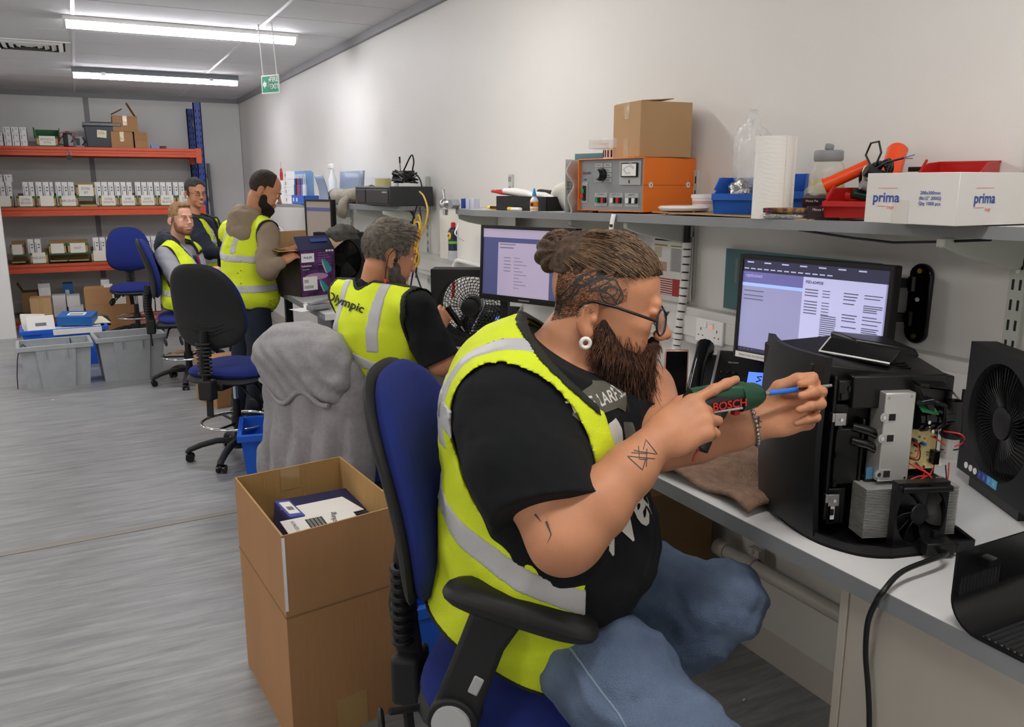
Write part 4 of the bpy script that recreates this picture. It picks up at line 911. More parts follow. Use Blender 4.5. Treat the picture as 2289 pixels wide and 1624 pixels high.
obj('meter_scale', MB().tube(arc(.028, -.9, .9, (.269, .132)), .0005, 4), INK, mt_); obj('meter_scale_red', MB().tube(arc(.033, .1, .9, (.269, .132)), .0007, 4), RED, mt_); obj('needle', MB().tube([tp(.262, .131, .011), tp(.242, .15, .011)], .0005, 4), INK, mt_)
text('maker_name', 'CLARE', .005, tp(.269, .136, .0105), X_, Z_, INK, mt_)
obj('adjuster', MB().b2(tp(.265, .1, .003), tp(.269, .112, .005)), INK, mt_)
sp_ = obj('switch_surround', MB().b2(tp(.012, .028), tp(.045, .106, .0006)), LBL, t)
obj('rocker', MB().b2(tp(.02, .036), tp(.036, .092, .006)), BLACKG, sp_, bevel=.001)
obj('rocker_green', MB().b2(tp(.017, .066, .006), tp(.031, .08, .009)), GREENL, sp_); obj('rocker_red', MB().b2(tp(.012, .048, .006), tp(.029, .062, .010)), RED, sp_)
for i, (y0, cols) in enumerate([(.085, (GREENL, RED)), (.165, (WHITEP, RED)), (.245, (WHITEP, WHITEP))]):
    g_ = obj('button_surround', MB().b2(tp(y0, .018), tp(y0+.068, .066, .0006)), LBL, t)
    for j, cm in enumerate(cols):
        obj('push_button', MB().b2(tp(y0+.012+.030*j, .03), tp(y0+.034+.030*j, .05, .008)), BLACKG, g_, bevel=.001); obj('button_face', MB().b2(tp(y0+.012+.030*j, .031, .008), tp(y0+.026+.030*j, .049, .0105)), cm, g_)
    text('caption', ('TEST RESULTS', 'SAFETY - TEST', 'LOAD TEST')[i], .006, tp(y0+.034, .060, .0008), X_, Z_, INK, g_)
for x in (-.09, .09):
    for y in (-.12, .12): obj('foot', MB().cyl((x, y, -.008), (x, y, 0), .012, n=12), BLACK, t)
# carton on top of it
cz = zs(2.59)+.008+th_
t = thing('cardboard_box', 'taped brown carton standing on the orange tester', 'box', (1.885, 2.56, cz+.001), math.radians(-6))
s_ = .19
obj('carton', MB().b2((-.105, -.10, 0), (.105, .10, s_)), CARD2, t, bevel=.0015)
obj('top_flap', MB().box((-.035, 0, s_+.006), (.13, .19, .003), rot=(0, -.08, 0)), CARD2, t)
obj('tape', MB().b2((-.1055, -.02, s_-.055), (-.105, .025, s_+.001)), TAPE, t); obj('tape', MB().b2((-.1056, -.02, 0), (-.105, .02, .065)), TAPE, t)
# label rolls and clear box of tips
t = thing('label_roll', 'stack of barcode label rolls on the orange tester', 'roll', (1.83, 2.70, cz+.001))
obj('roll', MB().cyl((0, 0, 0), (0, 0, .035), .052, n=32), mat('label_roll_cream', 'e9cfc0', .5), t, smooth=40)
mb = MB()
for k in range(22):
    a = 2*PI*k/22; mb.box((.0525*math.cos(a), .0525*math.sin(a), .018), (.001, .006, .026), rot=(0, 0, a))
tag(obj('barcodes', mb, INK, t), kind='stuff')
t = thing('clear_case', 'clear plastic case of small white tips on the label rolls', 'case', (1.83, 2.71, cz+.038), .3)
obj('box', MB().b2((-.06, -.085, 0), (.06, .085, .035)), CLEAR2, t, bevel=.003)
mb = MB()
for k in range(46):
    p = Vector((random.uniform(-.05, .05), random.uniform(-.075, .075), random.uniform(.006, .02))); mb.cyl(p, p+Vector((random.uniform(-.012, .012), random.uniform(-.012, .012), .004)), .004, n=6)
tag(obj('tips', mb, mat('pale_tips', 'f0e0d4', .5), t), kind='stuff')
# left end of the near shelf
p = K(1128, 470, x=1.80); zz = zs(3.3)
t = thing('tool_tray', 'black card tray full of tools on the near shelf', 'tray', (1.80, 3.28, zz), math.radians(12))
obj('tray', MB().b2((-.09, -.17, 0), (.09, .17, .004)).b2((-.09, -.17, 0), (-.086, .17, .062)).b2((.086, -.17, 0), (.09, .17, .062)).b2((-.09, -.17, 0), (.09, -.166, .062)).b2((-.09, .166, 0), (.09, .17, .062)), BLACKM, t)
def bar(name, label, cat, pts, r, m, flat=1, n=10, extra=None, rf=None):
    o = MB().tube(pts, r, n, flat=flat, rfun=rf); return tag(obj(name, o, m, smooth=60), label, cat)
trm = lambda x, y, z: Vector((1.80, 3.28, zz)) + Matrix.Rotation(math.radians(12), 3, 'Z') @ Vector((x, y, z))
bar('iron_handle', 'white smooth tool handle lying over the black tray', 'tool', [trm(-.05, .16, .085), trm(-.05, .08, .08), trm(-.04, .0, .07), trm(-.04, -.04, .06)], .020, WHITEG, .8, rf=lambda u: .75+.5*math.sin(PI*min(u*1.1, 1)))
bar('iron_handle', 'second white tool with pale top in the black tray', 'tool', [trm(-.03, -.02, .07), trm(-.03, -.09, .066), trm(-.03, -.15, .05)], .018, WHITEG, .8)
bar('battery_pack', 'black battery pack among the tools in the tray', 'tool', [trm(.04, .02, .08), trm(.04, -.07, .075)], .022, BLACK, .6)
t = thing('pliers', 'red handled pliers sticking out of the black tray', 'pliers', trm(-.02, .20, .07), math.radians(12))
for s in (-1, 1): obj('handle', MB().tube([(s*.004, -.06, 0), (s*.016, 0, .004), (s*.022, .05, .012), (s*.012, .075, .012)], .007, 8), RED, t, smooth=60)
obj('jaw', MB().tube([(0, -.06, 0), (0, -.10, -.01)], .008, 6), STEEL, t)
t = thing('utility_knife', 'yellow and black utility knife in front of the tray', 'knife', onshelf(1108, 470, x=1.70)+Vector((0, 0, .010)), math.radians(8))
obj('body', MB().tube([(0, .065, 0), (0, .04, .002), (0, 0, 0), (0, -.045, 0), (0, -.062, .0)], .0105, 10, flat=1.0, rfun=lambda u: .6+.5*math.sin(PI*u)), YELLOW, t, smooth=60); obj('grip', MB().b2((-.012, -.02, -.004), (-.009, .03, .008)).b2((-.012, -.05, -.006), (-.009, -.035, .005)), BLACK, t)
t = thing('marker_pen', 'white and yellow marker pen in front of the tray', 'pen', onshelf(1150, 474, x=1.69)+Vector((0, 0, .008)), math.radians(10))
obj('barrel', MB().cyl((0, -.045, 0), (0, .02, 0), .007, n=12), WHITEP, t, smooth=40); obj('cap', MB().cyl((0, .02, 0), (0, .045, 0), .0075, n=12), YELLOW, t, smooth=40); obj('nib', MB().cyl((0, -.055, 0), (0, -.045, 0), .002, .006, n=10), WHITEP, t)
t = thing('glue_bottle', 'small glue bottle with blue cap and orange label on the near shelf', 'bottle', onshelf(1194, 474, x=1.70), .3)
obj('bottle', MB().lathe([(.013, 0), (.017, .003), (.017, .045), (.012, .055), (.008, .058), (.0075, .064)], n=20), mat('cloudy_plastic', 'dfe4e6', .3), t, smooth=50)
obj('nozzle_cap', MB().lathe([(.0095, .062), (.009, .068), (.0035, .092), (.002, .095)], n=16), mat('cyan_cap', '2a8fd0', .35), t, smooth=50)
lb_ = obj('label', MB().lathe([(.0174, .008), (.0174, .04)], n=20, cap=False), mat('orange_label', 'f08a1c', .5), t, smooth=50)
obj('label_band', MB().lathe([(.0176, .012), (.0176, .019)], n=20, cap=False), WHITEP, lb_, smooth=50); obj('label_roundel', MB().ball((-.0172, -.003, .029), (.001, .008, .008)), INK, lb_)
t = thing('door_lock', 'chrome coffee valve with grey clamp at the left end of the near shelf', 'valve', onshelf(1003, 462, x=1.72)+Vector((-.01, .02, .02)), math.radians(-5))
t.name = 'chrome_valve'
obj('ball', MB().ball((0, 0, 0), .032, 20), CHROME, t, smooth=180); obj('stem', MB().cyl((0, 0, .02), (.0, .02, .075), .009, n=14), CHROME, t, smooth=40); obj('spout', MB().cyl((0, 0, -.02), (0, 0, -.055), .016, .014, n=16), CHROME, t, smooth=40)
obj('pipe', MB().cyl((.0, -.02, .005), (.0, -.11, .005), .018, n=18), STEEL, t, smooth=40); obj('clamp', MB().prism([(-.11, -.018), (-.16, -.018), (-.19, .0), (-.16, .028), (-.11, .028)], 'x', .04, (-.02, 0, 0)), GREYP, t, bevel=.002)
t = thing('pill_case', 'row of small white and blue boxes behind the chrome valve', 'box', onshelf(1052, 466, x=1.80)+Vector((0, 0, 0)), .2)
for k in range(3): obj('compartment', MB().b2((-.02, -.055+.04*k, 0), (.02, -.022+.04*k, .05)), [mat('pale_lilac', 'c9cce0', .4), mat('pale_lilac', ''), mat('deep_blue', '1d3f9c', .4)][k], t, bevel=.002)
tg = MB().grid(lambda u, v: (1.70+.012*math.sin(6*v)+.03*max(0, v-.75)*3, 3.96-.012-.02*u+.0*v-.16*max(0, v-.7), zs(3.96)-.03-.13*v), 2, 12, .0006)
tag(obj('paper_tag', tg, PAPER, smooth=180), 'curled white paper strip hanging from the left end of the near shelf', 'paper')
tg = MB().grid(lambda u, v: (1.692-.01*math.sin(3*v), 2.52-.028*u, zs(2.5)-.0-.12*v), 2, 12, .0006)
lt = tag(obj('label_strip', tg, PAPER, smooth=180), 'strip of white barcode labels hanging below the orange tester', 'label')
tag(obj('label_print', MB().b2((1.6805, 2.497, 1.51), (1.682, 2.515, 1.50)).b2((1.6805, 2.497, 1.475), (1.682, 2.515, 1.465)).b2((1.6805, 2.499, 1.487), (1.682, 2.513, 1.482)), INK, lt), kind='stuff')
# envelopes and bags left of the tester
def sheet(name, label, cat, fn, m, th=.0015, nu=8, nv=8): return tag(obj(name, MB().grid(fn, nu, nv, th), m, smooth=180), label, cat)
yy0 = 2.93
sheet('envelope', 'pale grey envelope leaning upright left of the orange tester', 'envelope', lambda u, v: (1.70+.20*u+.03*v, 2.86+.10*u+.05*v, zs(2.9)+.205*v), mat('pale_grey_paper', 'c4c5c6', .6))
sheet('grey_parcel_bag', 'crumpled white and grey postal bag beside the orange tester', 'bag', lambda u, v: (1.685+.10*u+.02*v+.010*math.sin(14*v), 2.79+.05*u+.045*v+.012*math.sin(9*v+4*u), zs(2.8)-.012+.21*v), mat('postal_bag', 'b8b7b2', .45, bump=.6, bscale=30), .004, 10, 16)
text('lettering', 'A4 BO...', .017, (1.672, 2.795, zs(2.8)+.09), (0, .1, -1), (1, -.3, 0), INK)
for o in list(COL.objects):
    if o.name.startswith('lettering') and o.parent is None: o.parent = [q for q in COL.objects if q.name.startswith('grey_parcel_bag')][0]
sheet('teal_folder', 'teal card folder standing behind the orange tester', 'folder', lambda u, v: (1.90+.1*u, 2.78+.34*(1-u)-.0, zs(2.9)+.02+.215*v), TEAL, .003)
sheet('white_paper_stack', 'white papers standing behind the grey envelope', 'paper', lambda u, v: (1.88+.1*u, 3.1-.08*u, zs(3.0)+.19*v), PAPER, .004)
bl = MB().ball((1.88, 3.12, zs(3.1)+.06), (.08, .08, .07), 20)
bl.v = [(x+.012*math.sin(40*y+30*z), y+.012*math.sin(33*x+20*z), z+.008*math.sin(50*x)) for x, y, z in bl.v]
tag(obj('white_bag', bl, mat('soft_white_bag', 'dedcd2', .6), smooth=180), 'bulging white bag behind the glue bottle on the near shelf', 'bag')
# right of the tester
t = thing('plate_lid', 'round white lid resting on pegs at the edge of the near shelf', 'lid', onshelf(1527, 480, x=1.80)+Vector((.0, 0, .012)), .2)
obj('disc', MB().lathe([(.03, .0), (.078, .003), (.085, .012), (.078, .018), (.04, .020), (.001, .021)], n=40), WHITEG, t, smooth=60)
for x, y in ((-.05, .03), (-.02, -.06), (.03, .05)): obj('peg', MB().cyl((x, y, -.012), (x, y, .003), .004, n=8), WHITEP, t)
t = thing('white_tub', 'small white lidded tub behind the round white lid', 'tub', onshelf(1572, 470, x=1.90), 0)
obj('tub', MB().lathe([(.035, 0), (.04, .055), (.043, .055), (.043, .066), (.03, .068), (.001, .068)], n=28), WHITEP, t, smooth=40); obj('red_print', MB().lathe([(.0385, .035), (.0395, .046)], n=28, cap=False), mat('faded_print', 'd8a8a0', .5), t)
card_ = tag(obj('cardboard_sheet', MB().b2((1.72, 1.62, zs(1.9)+.003), (1.98, 2.32, zs(1.9)+.006)), CARD2), 'flat brown card sheet under the kitchen roll and bins on the near shelf', 'cardboard')
def bin_box(label, loc, rz, m, w=.10, d=.17, h=.075, cat='bin'):
    "open fronted stacking bin, front at -y"
    t = thing('storage_bin', label, cat, loc, rz)
    pr = [(-d/2, 0.01), (-d/2-.012, h*.42), (-d/2-.012, h*.55), (-d/2+.03, h*.55), (-d/2+.075, h), (d/2, h), (d/2, 0)]
    pr = [(-d/2+.012, 0), (-d/2-.004, h*.42), (-d/2-.004, h*.55), (-d/2+.02, h*.60), (-d/2+.065, h), (d/2, h), (d/2, 0)]
    mb = MB()
    for s in (-1, 1): mb.prism(pr, 'x', .003, (s*w/2-.0015, 0, 0))
    mb.b2((-w/2, -d/2+.012, 0), (w/2, d/2, .003)).b2((-w/2, d/2-.003, 0), (w/2, d/2, h))
    mb.add([(-w/2, -d/2+.012, 0), (w/2, -d/2+.012, 0), (w/2, -d/2-.004, h*.55), (-w/2, -d/2-.004, h*.55), (-w/2, -d/2+.015, 0), (w/2, -d/2+.015, 0), (w/2, -d/2, h*.55), (-w/2, -d/2, h*.55)], [(0, 1, 2, 3), (7, 6, 5, 4), (3, 2, 6, 7)])
    obj('shell', mb, m, t)
    obj('front_lip', MB().b2((-w/2-.002, -d/2-.012, h*.38), (w/2+.002, -d/2-.003, h*.56)), m, t, bevel=.001)
    obj('side_rim', MB().box((-w/2-.002, -d/2+.04, h*.82), (.005, .055, .005), rot=(.65, 0, 0)), m, t)
    obj('back_rim', MB().b2((-w/2-.003, d/2-.004, h-.006), (w/2+.003, d/2+.003, h)), m, t)
    return t
BINB = mat('blue_bin_plastic', '1f5fc0', .35)
b1 = bin_box('blue parts bin full of bagged metal parts on the near shelf', onshelf(1640, 487, x=1.80)+Vector((.05, .02, .008)), math.radians(-60), BINB, .13, .17, .11)
bin_box('second blue parts bin behind the kitchen roll', (1.93, 1.93, zs(1.9)+.008), math.radians(-50), BINB, .12, .15, .12)
def crumple(label, c, r, n=22, m=CLEAR, amp=.2, name='plastic_bag'):
    mb = MB().ball((0, 0, 0), 1, n); out = []
    for x, y, z in mb.v:
        k = 1+amp*(math.sin(5*x+3*z)*math.sin(4*y+2)+.5*math.sin(11*z+7*x)*math.sin(9*y)); out.append((c[0]+r[0]*x*k, c[1]+r[1]*y*k, c[2]+r[2]*z*k))
    mb.v = out; return tag(obj(name, mb, m, smooth=180), label, 'bag')
bp_ = b1.location
crumple('clear plastic bag standing up out of the blue parts bin', bp_+Vector((.03, .0, .16)), (.05, .06, .13), amp=.28)
crumple('bag of shiny metal parts in the blue parts bin', bp_+Vector((-.02, -.02, .06)), (.04, .045, .04), m=mat('foil_parts', 'b9babb', .2, .8, bump=.8, bscale=60), amp=.3)
# kitchen roll
KR = mat('kitchen_roll', 'efeee8', .9, bump=.0)
nt = KR.node_tree; N = nt.nodes; tc = N.new('ShaderNodeTexCoord'); wv = N.new('ShaderNodeTexWave'); wv.wave_type = 'RINGS'; wv.inputs['Scale'].default_value = 28; wv.inputs['Distortion'].default_value = 9; wv.inputs['Detail Scale'].default_value = 1.2
nt.links.new(tc.outputs['Object'], wv.inputs['Vector']); bp2 = N.new('ShaderNodeBump'); bp2.inputs['Strength'].default_value = .15; bp2.inputs['Distance'].default_value = .002; nt.links.new(wv.outputs['Fac'], bp2.inputs['Height']); nt.links.new(bp2.outputs[0], N['Principled BSDF'].inputs['Normal'])
kp = onshelf(1722, 494, x=1.745)
t = thing('kitchen_roll', 'tall white kitchen roll standing on the near shelf', 'paper roll', kp, .4)
obj('paper', MB().lathe([(.020, .0), (.0535, .0), (.0525, .225), (.020, .225)], n=48, cap=False), KR, t, smooth=50); obj('core', MB().lathe([(.0205, 0.002), (.0205, .2235)], n=24, cap=False), CARD2, t, smooth=50)
obj('loose_edge', MB().add([(-.030, -.0455, 0), (.02, -.055, 0), (.02, -.054, .225), (-.030, -.0448, .225)], [(0, 1, 2, 3)]), KR, t)
# wrapped bars
t = thing('foil_pack', 'foil and clear wrapped pack of brown bars at the shelf edge', 'packet', onshelf(1757, 497, x=1.73), math.radians(-62))
BARW = mat('foil_wrap', 'a9a9ab', .18, .7, bump=1, bscale=45)
for k in range(2): obj('bar', MB().b2((-.055, -.03, .001+.016*k), (.055, .03, .015+.016*k)), [BARW, mat('pastry_tan', 'b5854e', .4, var=.6, vscale=60, var2='4a3020')][k], t, bevel=.005)
obj('flag_print', MB().b2((-.056, -.0305, .018), (-.035, -.029, .03)), NAVY, t); obj('flag_cross', MB().b2((-.056, -.031, .023), (-.035, -.0303, .025)).b2((-.047, -.031, .018), (-.044, -.0303, .03)), RED, t)
for i, (u, v, a, b) in enumerate([(1838, 497, -.7, 0), (1830, 490, -1.2, .35)]):
    t = thing('flat_box', 'dark packet with a small flag print beside the red bin, %s' % ('lying flat' if i == 0 else 'propped upright'), 'packet', onshelf(u, v, x=1.76+.05*i)+Vector((0, 0, .001+.03*i)), (b, 0, a))
    obj('carton', MB().b2((-.04, -.018, 0), (.04, .018, .034)), mat('dark_packet', '2f2226', .35), t); obj('flag_print', MB().b2((.008, -.0186, .006), (.03, -.018, .022)), NAVY, t); obj('flag_cross', MB().b2((.008, -.0190, .012), (.03, -.0186, .015)).b2((.017, -.0190, .006), (.020, -.0186, .022)), RED, t)
    text('lettering', 'Mince Pie', .009, (-.012, -.0188, .026), (1, 0, 0), (0, 0, 1), WHITEG, t)
# yellow drink bottle
t = thing('drink_bottle', 'clear bottle half full of yellow liquid with a grey lid on the near shelf', 'bottle', onshelf(1842, 485, x=1.90), .3)
obj('liquid', MB().lathe([(.045, .002), (.047, .01), (.047, .105), (.001, .105)], n=32), mat('yellow_liquid', 'd8c416', .15), t, smooth=50)
obj('shell', MB().lathe([(.047, 0), (.0495, .008), (.0495, .125), (.042, .150), (.034, .158), (.034, .165)], n=32, cap=False), mat('clear_bottle', 'e6e4dc', .15, alpha=.35), t, smooth=60)
obj('lid', MB().lathe([(.038, .158), (.040, .162), (.040, .184), (.036, .188), (.001, .189)], n=32), GREYP, t, smooth=50); obj('spout', MB().box((0, 0, .197), (.03, .022, .018), rot=(.2, 0, .3)), GREYP, t, bevel=.005)
# red bins, wand and tools
rb_ = onshelf(1905, 492, x=1.79)
bin_box('red parts bin full of tools behind the near white carton', rb_+Vector((.04, -.035, .008)), math.radians(-68), RED, .19, .20, .075)
rb2 = bin_box('second red parts bin on its side on top of the tools', (1.94, 1.37, 1.652), (math.radians(4), 0, math.radians(-75)), RED, .14, .14, .05)
tz = zs(1.5)
def along(a, b, r, m, name, label, cat, **k): return tag(obj(name, MB().tube([a, b], r, 14, **k), m, smooth=50), label, cat)
A = K(1842, 415, x=1.80); B = K(1945, 368, x=1.87)
t = thing('orange_wand', 'orange knurled handle lying across the red bin', 'tool', A)
obj('grip', MB().tube([Vector((0, 0, 0)), (B-A)*.18, (B-A)*.9, B-A], .017, 12, rfun=lambda u: 1.15 if u < .1 else 1.0), ORANGE, t, smooth=50)
obj('grip_ring', MB().tube([(B-A)*.02, (B-A)*.05], .021, 10), ORANGE, t, smooth=50)
for k in range(8): obj('grip_line', MB().tube([(B-A)*(.3+.05*k)-Vector((0, 0, .0165)), (B-A)*(.3+.05*k)+Vector((-.0165, 0, 0))], .002, 4), mat('dark_orange2', 'c04010', .5), t)
A = K(2005, 345, x=1.97); B = K(1985, 400, x=1.88)
t = thing('orange_torch', 'fat orange cylinder standing up behind the cable bundle', 'tool', B)
obj('cylinder', MB().tube([Vector((0, 0, -.02)), (A-B)*.5, A-B+Vector((0, 0, .01))], .026, 24), ORANGE, t, smooth=40); obj('end_cap', MB().cyl((A-B)+Vector((0, 0, .009)), (A-B)*1.02+Vector((0, 0, .012)), .0265, n=24), mat('orange_end', 'd8501c', .5), t, smooth=40)
# cable bundle
cb0 = K(1955, 395, x=1.84); t = thing('cable_bundle', 'bundle of black cable tied with a cream band on the red bin', 'cable', cb0)
rr = random.Random(5)
for k in range(5):
    a0 = rr.random()*6; pts = []
    for i in range(26):
        a = 2*PI*i/26; pts.append(Vector((.012*math.sin(2*a+k)+.004*k, -.045*math.cos(a)*(1-.06*k)*.9, .034*math.sin(a)*(1-.05*k)+.006*math.sin(3*a+k)+.02*math.cos(a))))
    obj('coil', MB().tube(pts, .0045, 7, closed=True), BLACK, t, smooth=60)
obj('loop', MB().tube([Vector((-.01, -.0, .02)), Vector((-.01, .025, .055)), Vector((-.01, .012, .085)), Vector((-.01, -.012, .088)), Vector((-.01, -.022, .06)), Vector((-.01, -.005, .02))], .0028, 7), BLACK, t, smooth=60)
tail = obj('tail', MB().tube([Vector((-.01, -.01, .02)), Vector((-.01, -.04, .035)), Vector((-.01, -.09, .045))], .0028, 7), BLACK, t, smooth=60)
obj('wire_end', MB().tube([Vector((-.01, -.09, .045)), Vector((-.01, -.12, .052))], .0013, 5), mat('wire_blue', '3a78c8', .4), tail); obj('wire_end', MB().tube([Vector((-.01, -.09, .044)), Vector((-.01, -.115, .043))], .0013, 5), mat('wire_brown', '8a5a4a', .4), tail)
obj('cream_band', MB().tube([(.014*math.cos(a)-.012, .012+.003*math.sin(a), .006+.020*math.sin(a)) for a in [2*PI*i/14 for i in range(14)]], .005, 6, closed=True), mat('cream_band', 'd8cfa8', .6), t, smooth=60)
for u, v, du, dv, r, m, nm, lb in ((1925, 412, 55, 18, .018, GREYP, 'screwdriver', 'grey handled screwdriver lying in the red bin'), (1965, 395, 60, 20, .02, BLACK, 'screwdriver', 'black handled screwdriver in the red bin'), (1905, 432, 60, 12, .019, mat('dark_green_plastic', '0d3226', .25), 'power_screwdriver', 'dark green power screwdriver resting in the red bin'), (1850, 430, 60, 15, .018, RED, 'screwdriver', 'red handled screwdriver under the orange wand'), (1935, 380, 60, 25, .022, BLACK, 'soldering_iron', 'black tool grip under the cable bundle')):
    a = K(u, v, x=1.80); b = K(u+du, v+dv, x=1.86); along(a, b, r, m, nm, lb, 'tool', rfun=lambda q: .7+.4*math.sin(PI*q))
crumple('clear bag around the tools at the left of the red bin', K(1838, 440, x=1.84), (.04, .05, .035), amp=.25)
tag(obj('black_bracket', MB().box(K(2055, 378, x=1.95), (.02, .05, .012), rot=(0, 0, .1)), BLACK), 'small black piece on top of the second red bin', 'part')
# white prima carton
pc_ = K(2134, 509, z=1.563)
e1 = Vector((-.35, .94, 0)).normalized()   # left face runs away to the far left
PL = K(1951, 503, z=1.563); PR = K(2289, 508, z=1.563)
l1 = (PL-pc_).length; e1 = (PL-pc_).normalized(); e1.z = 0; e2 = Vector((-e1.y, e1.x, 0)); e2 = e2 if e2.x > 0 else -e2
t = thing('white_carton', 'white bag maker carton with blue and orange print on the near shelf', 'box', (pc_.x, pc_.y, 1.566))
W_, L_, H_ = .20, .30, .108
e1 = Vector((0, 1, 0)); e2 = Vector((1, 0, 0)); Lx = .225
mb = MB().add([Vector((0, 0, 0)), e1*Lx, e1*Lx+e2*L_, e2*L_]+[v+Vector((0, 0, H_)) for v in (Vector((0, 0, 0)), e1*Lx, e1*Lx+e2*L_, e2*L_)], [(0, 1, 2, 3), (7, 6, 5, 4), (0, 4, 5, 1), (1, 5, 6, 2), (2, 6, 7, 3), (3, 7, 4, 0)])
WC = mat('white_carton_card', 'd9d6d3', .45, var=.02, vscale=8)
obj('carton', mb, WC, t, bevel=.001)
n1_ = -e2
def onl(x, z): return e1*x + Vector((0, 0, z)) - e2*.0005
def onr(x, z): return e2*x + Vector((0, 0, z)) - e1*.0005
text('brand', 'prima', .030, onl(Lx*.76, .055), -e1, (0, 0, 1), INKB, t, bold=True, off=.0004); text('brand_bags', 'bags', .011, onl(Lx*.70, .035), -e1, (0, 0, 1), INKO, t, off=.0004)
for z, a, b in ((.075, .64, .86), (.036, .76, .86)): obj('brand_rule', MB().quad(onl(Lx*a, z), onl(Lx*b, z), onl(Lx*b, z+.001), onl(Lx*a, z+.001)), INKO, t)
for k, s in enumerate(('200x300mm', '(8x12" 200G)', 'Qty 1000 pcs')): text('contents_line', s, .0095, onl(Lx*.28, .066-.011*k), -e1, (0, 0, 1), INKB, t, bold=True, off=.0004)
obj('tape', MB().quad(onl(Lx*.68, .0), onl(Lx*.50, 0), onl(Lx*.50, .05), onl(Lx*.68, .052)), mat('clear_tape_white', 'cfcbc4', .12, coat=.8), t)
text('brand', 'prima', .030, onr(.085, .055), e2, (0, 0, 1), INKB, t, bold=True, off=.0004); text('brand_bags', 'bags', .011, onr(.098, .033), e2, (0, 0, 1), INKO, t, off=.0004)
for z, a, b in ((.076, .055, .112), (.036, .055, .085)): obj('brand_rule', MB().quad(onr(a, z), onr(b, z), onr(b, z+.001), onr(a, z+.001)), INKO, t)
cu = MB().tube([(1.74, 1.68, zs(1.6)-.029), (1.74, 1.50, zs(1.5)-.042), (1.745, 1.38, zs(1.4)-.048), (1.75, 1.26, zs(1.3)-.040), (1.75, 1.14, zs(1.2)-.03)], .0035, 6)
tag(obj('hanging_cable', cu, BLACK, smooth=60), 'black cable sagging under the near shelf', 'cable')
# wall papers, folder, spiral wrap
def wallpaper(name, label, cat, y0, y1, z0, z1, m, x=XW-.012, parts=()):
    t = thing(name, label, cat, (x, (y0+y1)/2, z0)); w = (y1-y0)/2; obj('sheet', MB().b2((0, -w, 0), (.002, w, z1-z0)), m, t)
    for a, b, c, d_, mm, nm in parts: obj(nm, MB().b2((-.001, w-2*w*c, (z1-z0)*b), (0, w-2*w*a, (z1-z0)*d_)), mm, t)
    return t
YG = mat('table_green', '8d9a70', .6); RS = mat('table_pink', 'c9a090', .6); RD = mat('red_border', 'b04038', .6)
pz = lambda u, v: K(u, v, x=XW)
a, b = pz(1462, 545), pz(1540, 640)
rows = [(.08+.45*c, .50-.045*k, .08+.45*c+.36, .525-.045*k, INKG, 'table_line') for c in (0, 1) for k in range(8)]
w_ = wallpaper('wall_notice', 'white printed notice with tables in a plastic sleeve behind the head', 'notice', b.y+.0, a.y, 1.205, 1.46, PAPER, parts=[(.1, .90, .8, .92, INK, 'heading'), (.1, .82, .45, .84, mat('table_ochre', 'b08a50', .6), 'table_head'), (.55, .82, .92, .84, YG, 'table_head'), (.1, .64, .3, .80, mat('table_cream', 'cfc5a8', .6), 'table_block'), (.55, .45, .92, .80, mat('table_grey', 'bdbdbb', .6), 'table_block'), (.1, .44, .45, .58, RS, 'table_block'), (.08, .08, .85, .34, RD, 'table_frame')])
for k in range(8): obj('table_line', MB().b2((-.0014, -.03+.0, .022+.009*k), (-.001, .05, .026+.009*k)), PAPER, w_)
for k in range(16): obj('table_line', MB().b2((-.0014, -.075, .118+.0055*k), (-.001, -.02, .1196+.0055*k)), INKG, w_)
wallpaper('wall_notice', 'small grey printed table on the wall above the bun', 'notice', pz(1375, 500).y, pz(1315, 500).y, 1.43, 1.53, mat('grey_print', 'a3a4a6', .6), parts=[(.05, .1+.14*k, .95, .13+.14*k, INKG, 'table_line') for k in range(6)])
wallpaper('white_strip', 'tall white card strip right of the spiral cable wrap', 'card', 2.44, 2.50, 1.22, 1.46, PAPER, x=XW-.03)
wallpaper('teal_folder', 'teal card folder pinned on the wall behind the near monitor', 'folder', 1.62, 2.27, 1.22, 1.43, TEAL, x=XW-.02, parts=[(.08, .45, .10, .85, INKG, 'form_lines')])
wallpaper('white_board', 'plain white board leaning on the wall above the square fan', 'board', 3.75, 4.75, 1.21, 1.50, mat('board_white', 'eceae4', .5), x=XW-.09)
t = thing('cable_wrap', 'white spiral wrapped cables running down behind the bearded man', 'cable', (XW-.05, 2.45, 0)); x = 0
bs = [(0, 0, 1.50), (0, 0, 1.38), (-.005, 0, 1.25), (-.02, -.0, 1.12), (-.03, .0, 1.02), (-.03, .0, ZB+.01)]
obj('cable', MB().tube(bs, .012, 8), BLACK, t, smooth=60)
def interp(P, s):
    f = s*(len(P)-1); i = min(int(f), len(P)-2); f -= i; return Vector(P[i])*(1-f)+Vector(P[i+1])*f
for k in range(20):
    s = .1+.9*k/20; obj('wrap_turn', MB().tube([interp(bs, s), interp(bs, s+.036)], .0175, 12), WHITEP, t, smooth=50)
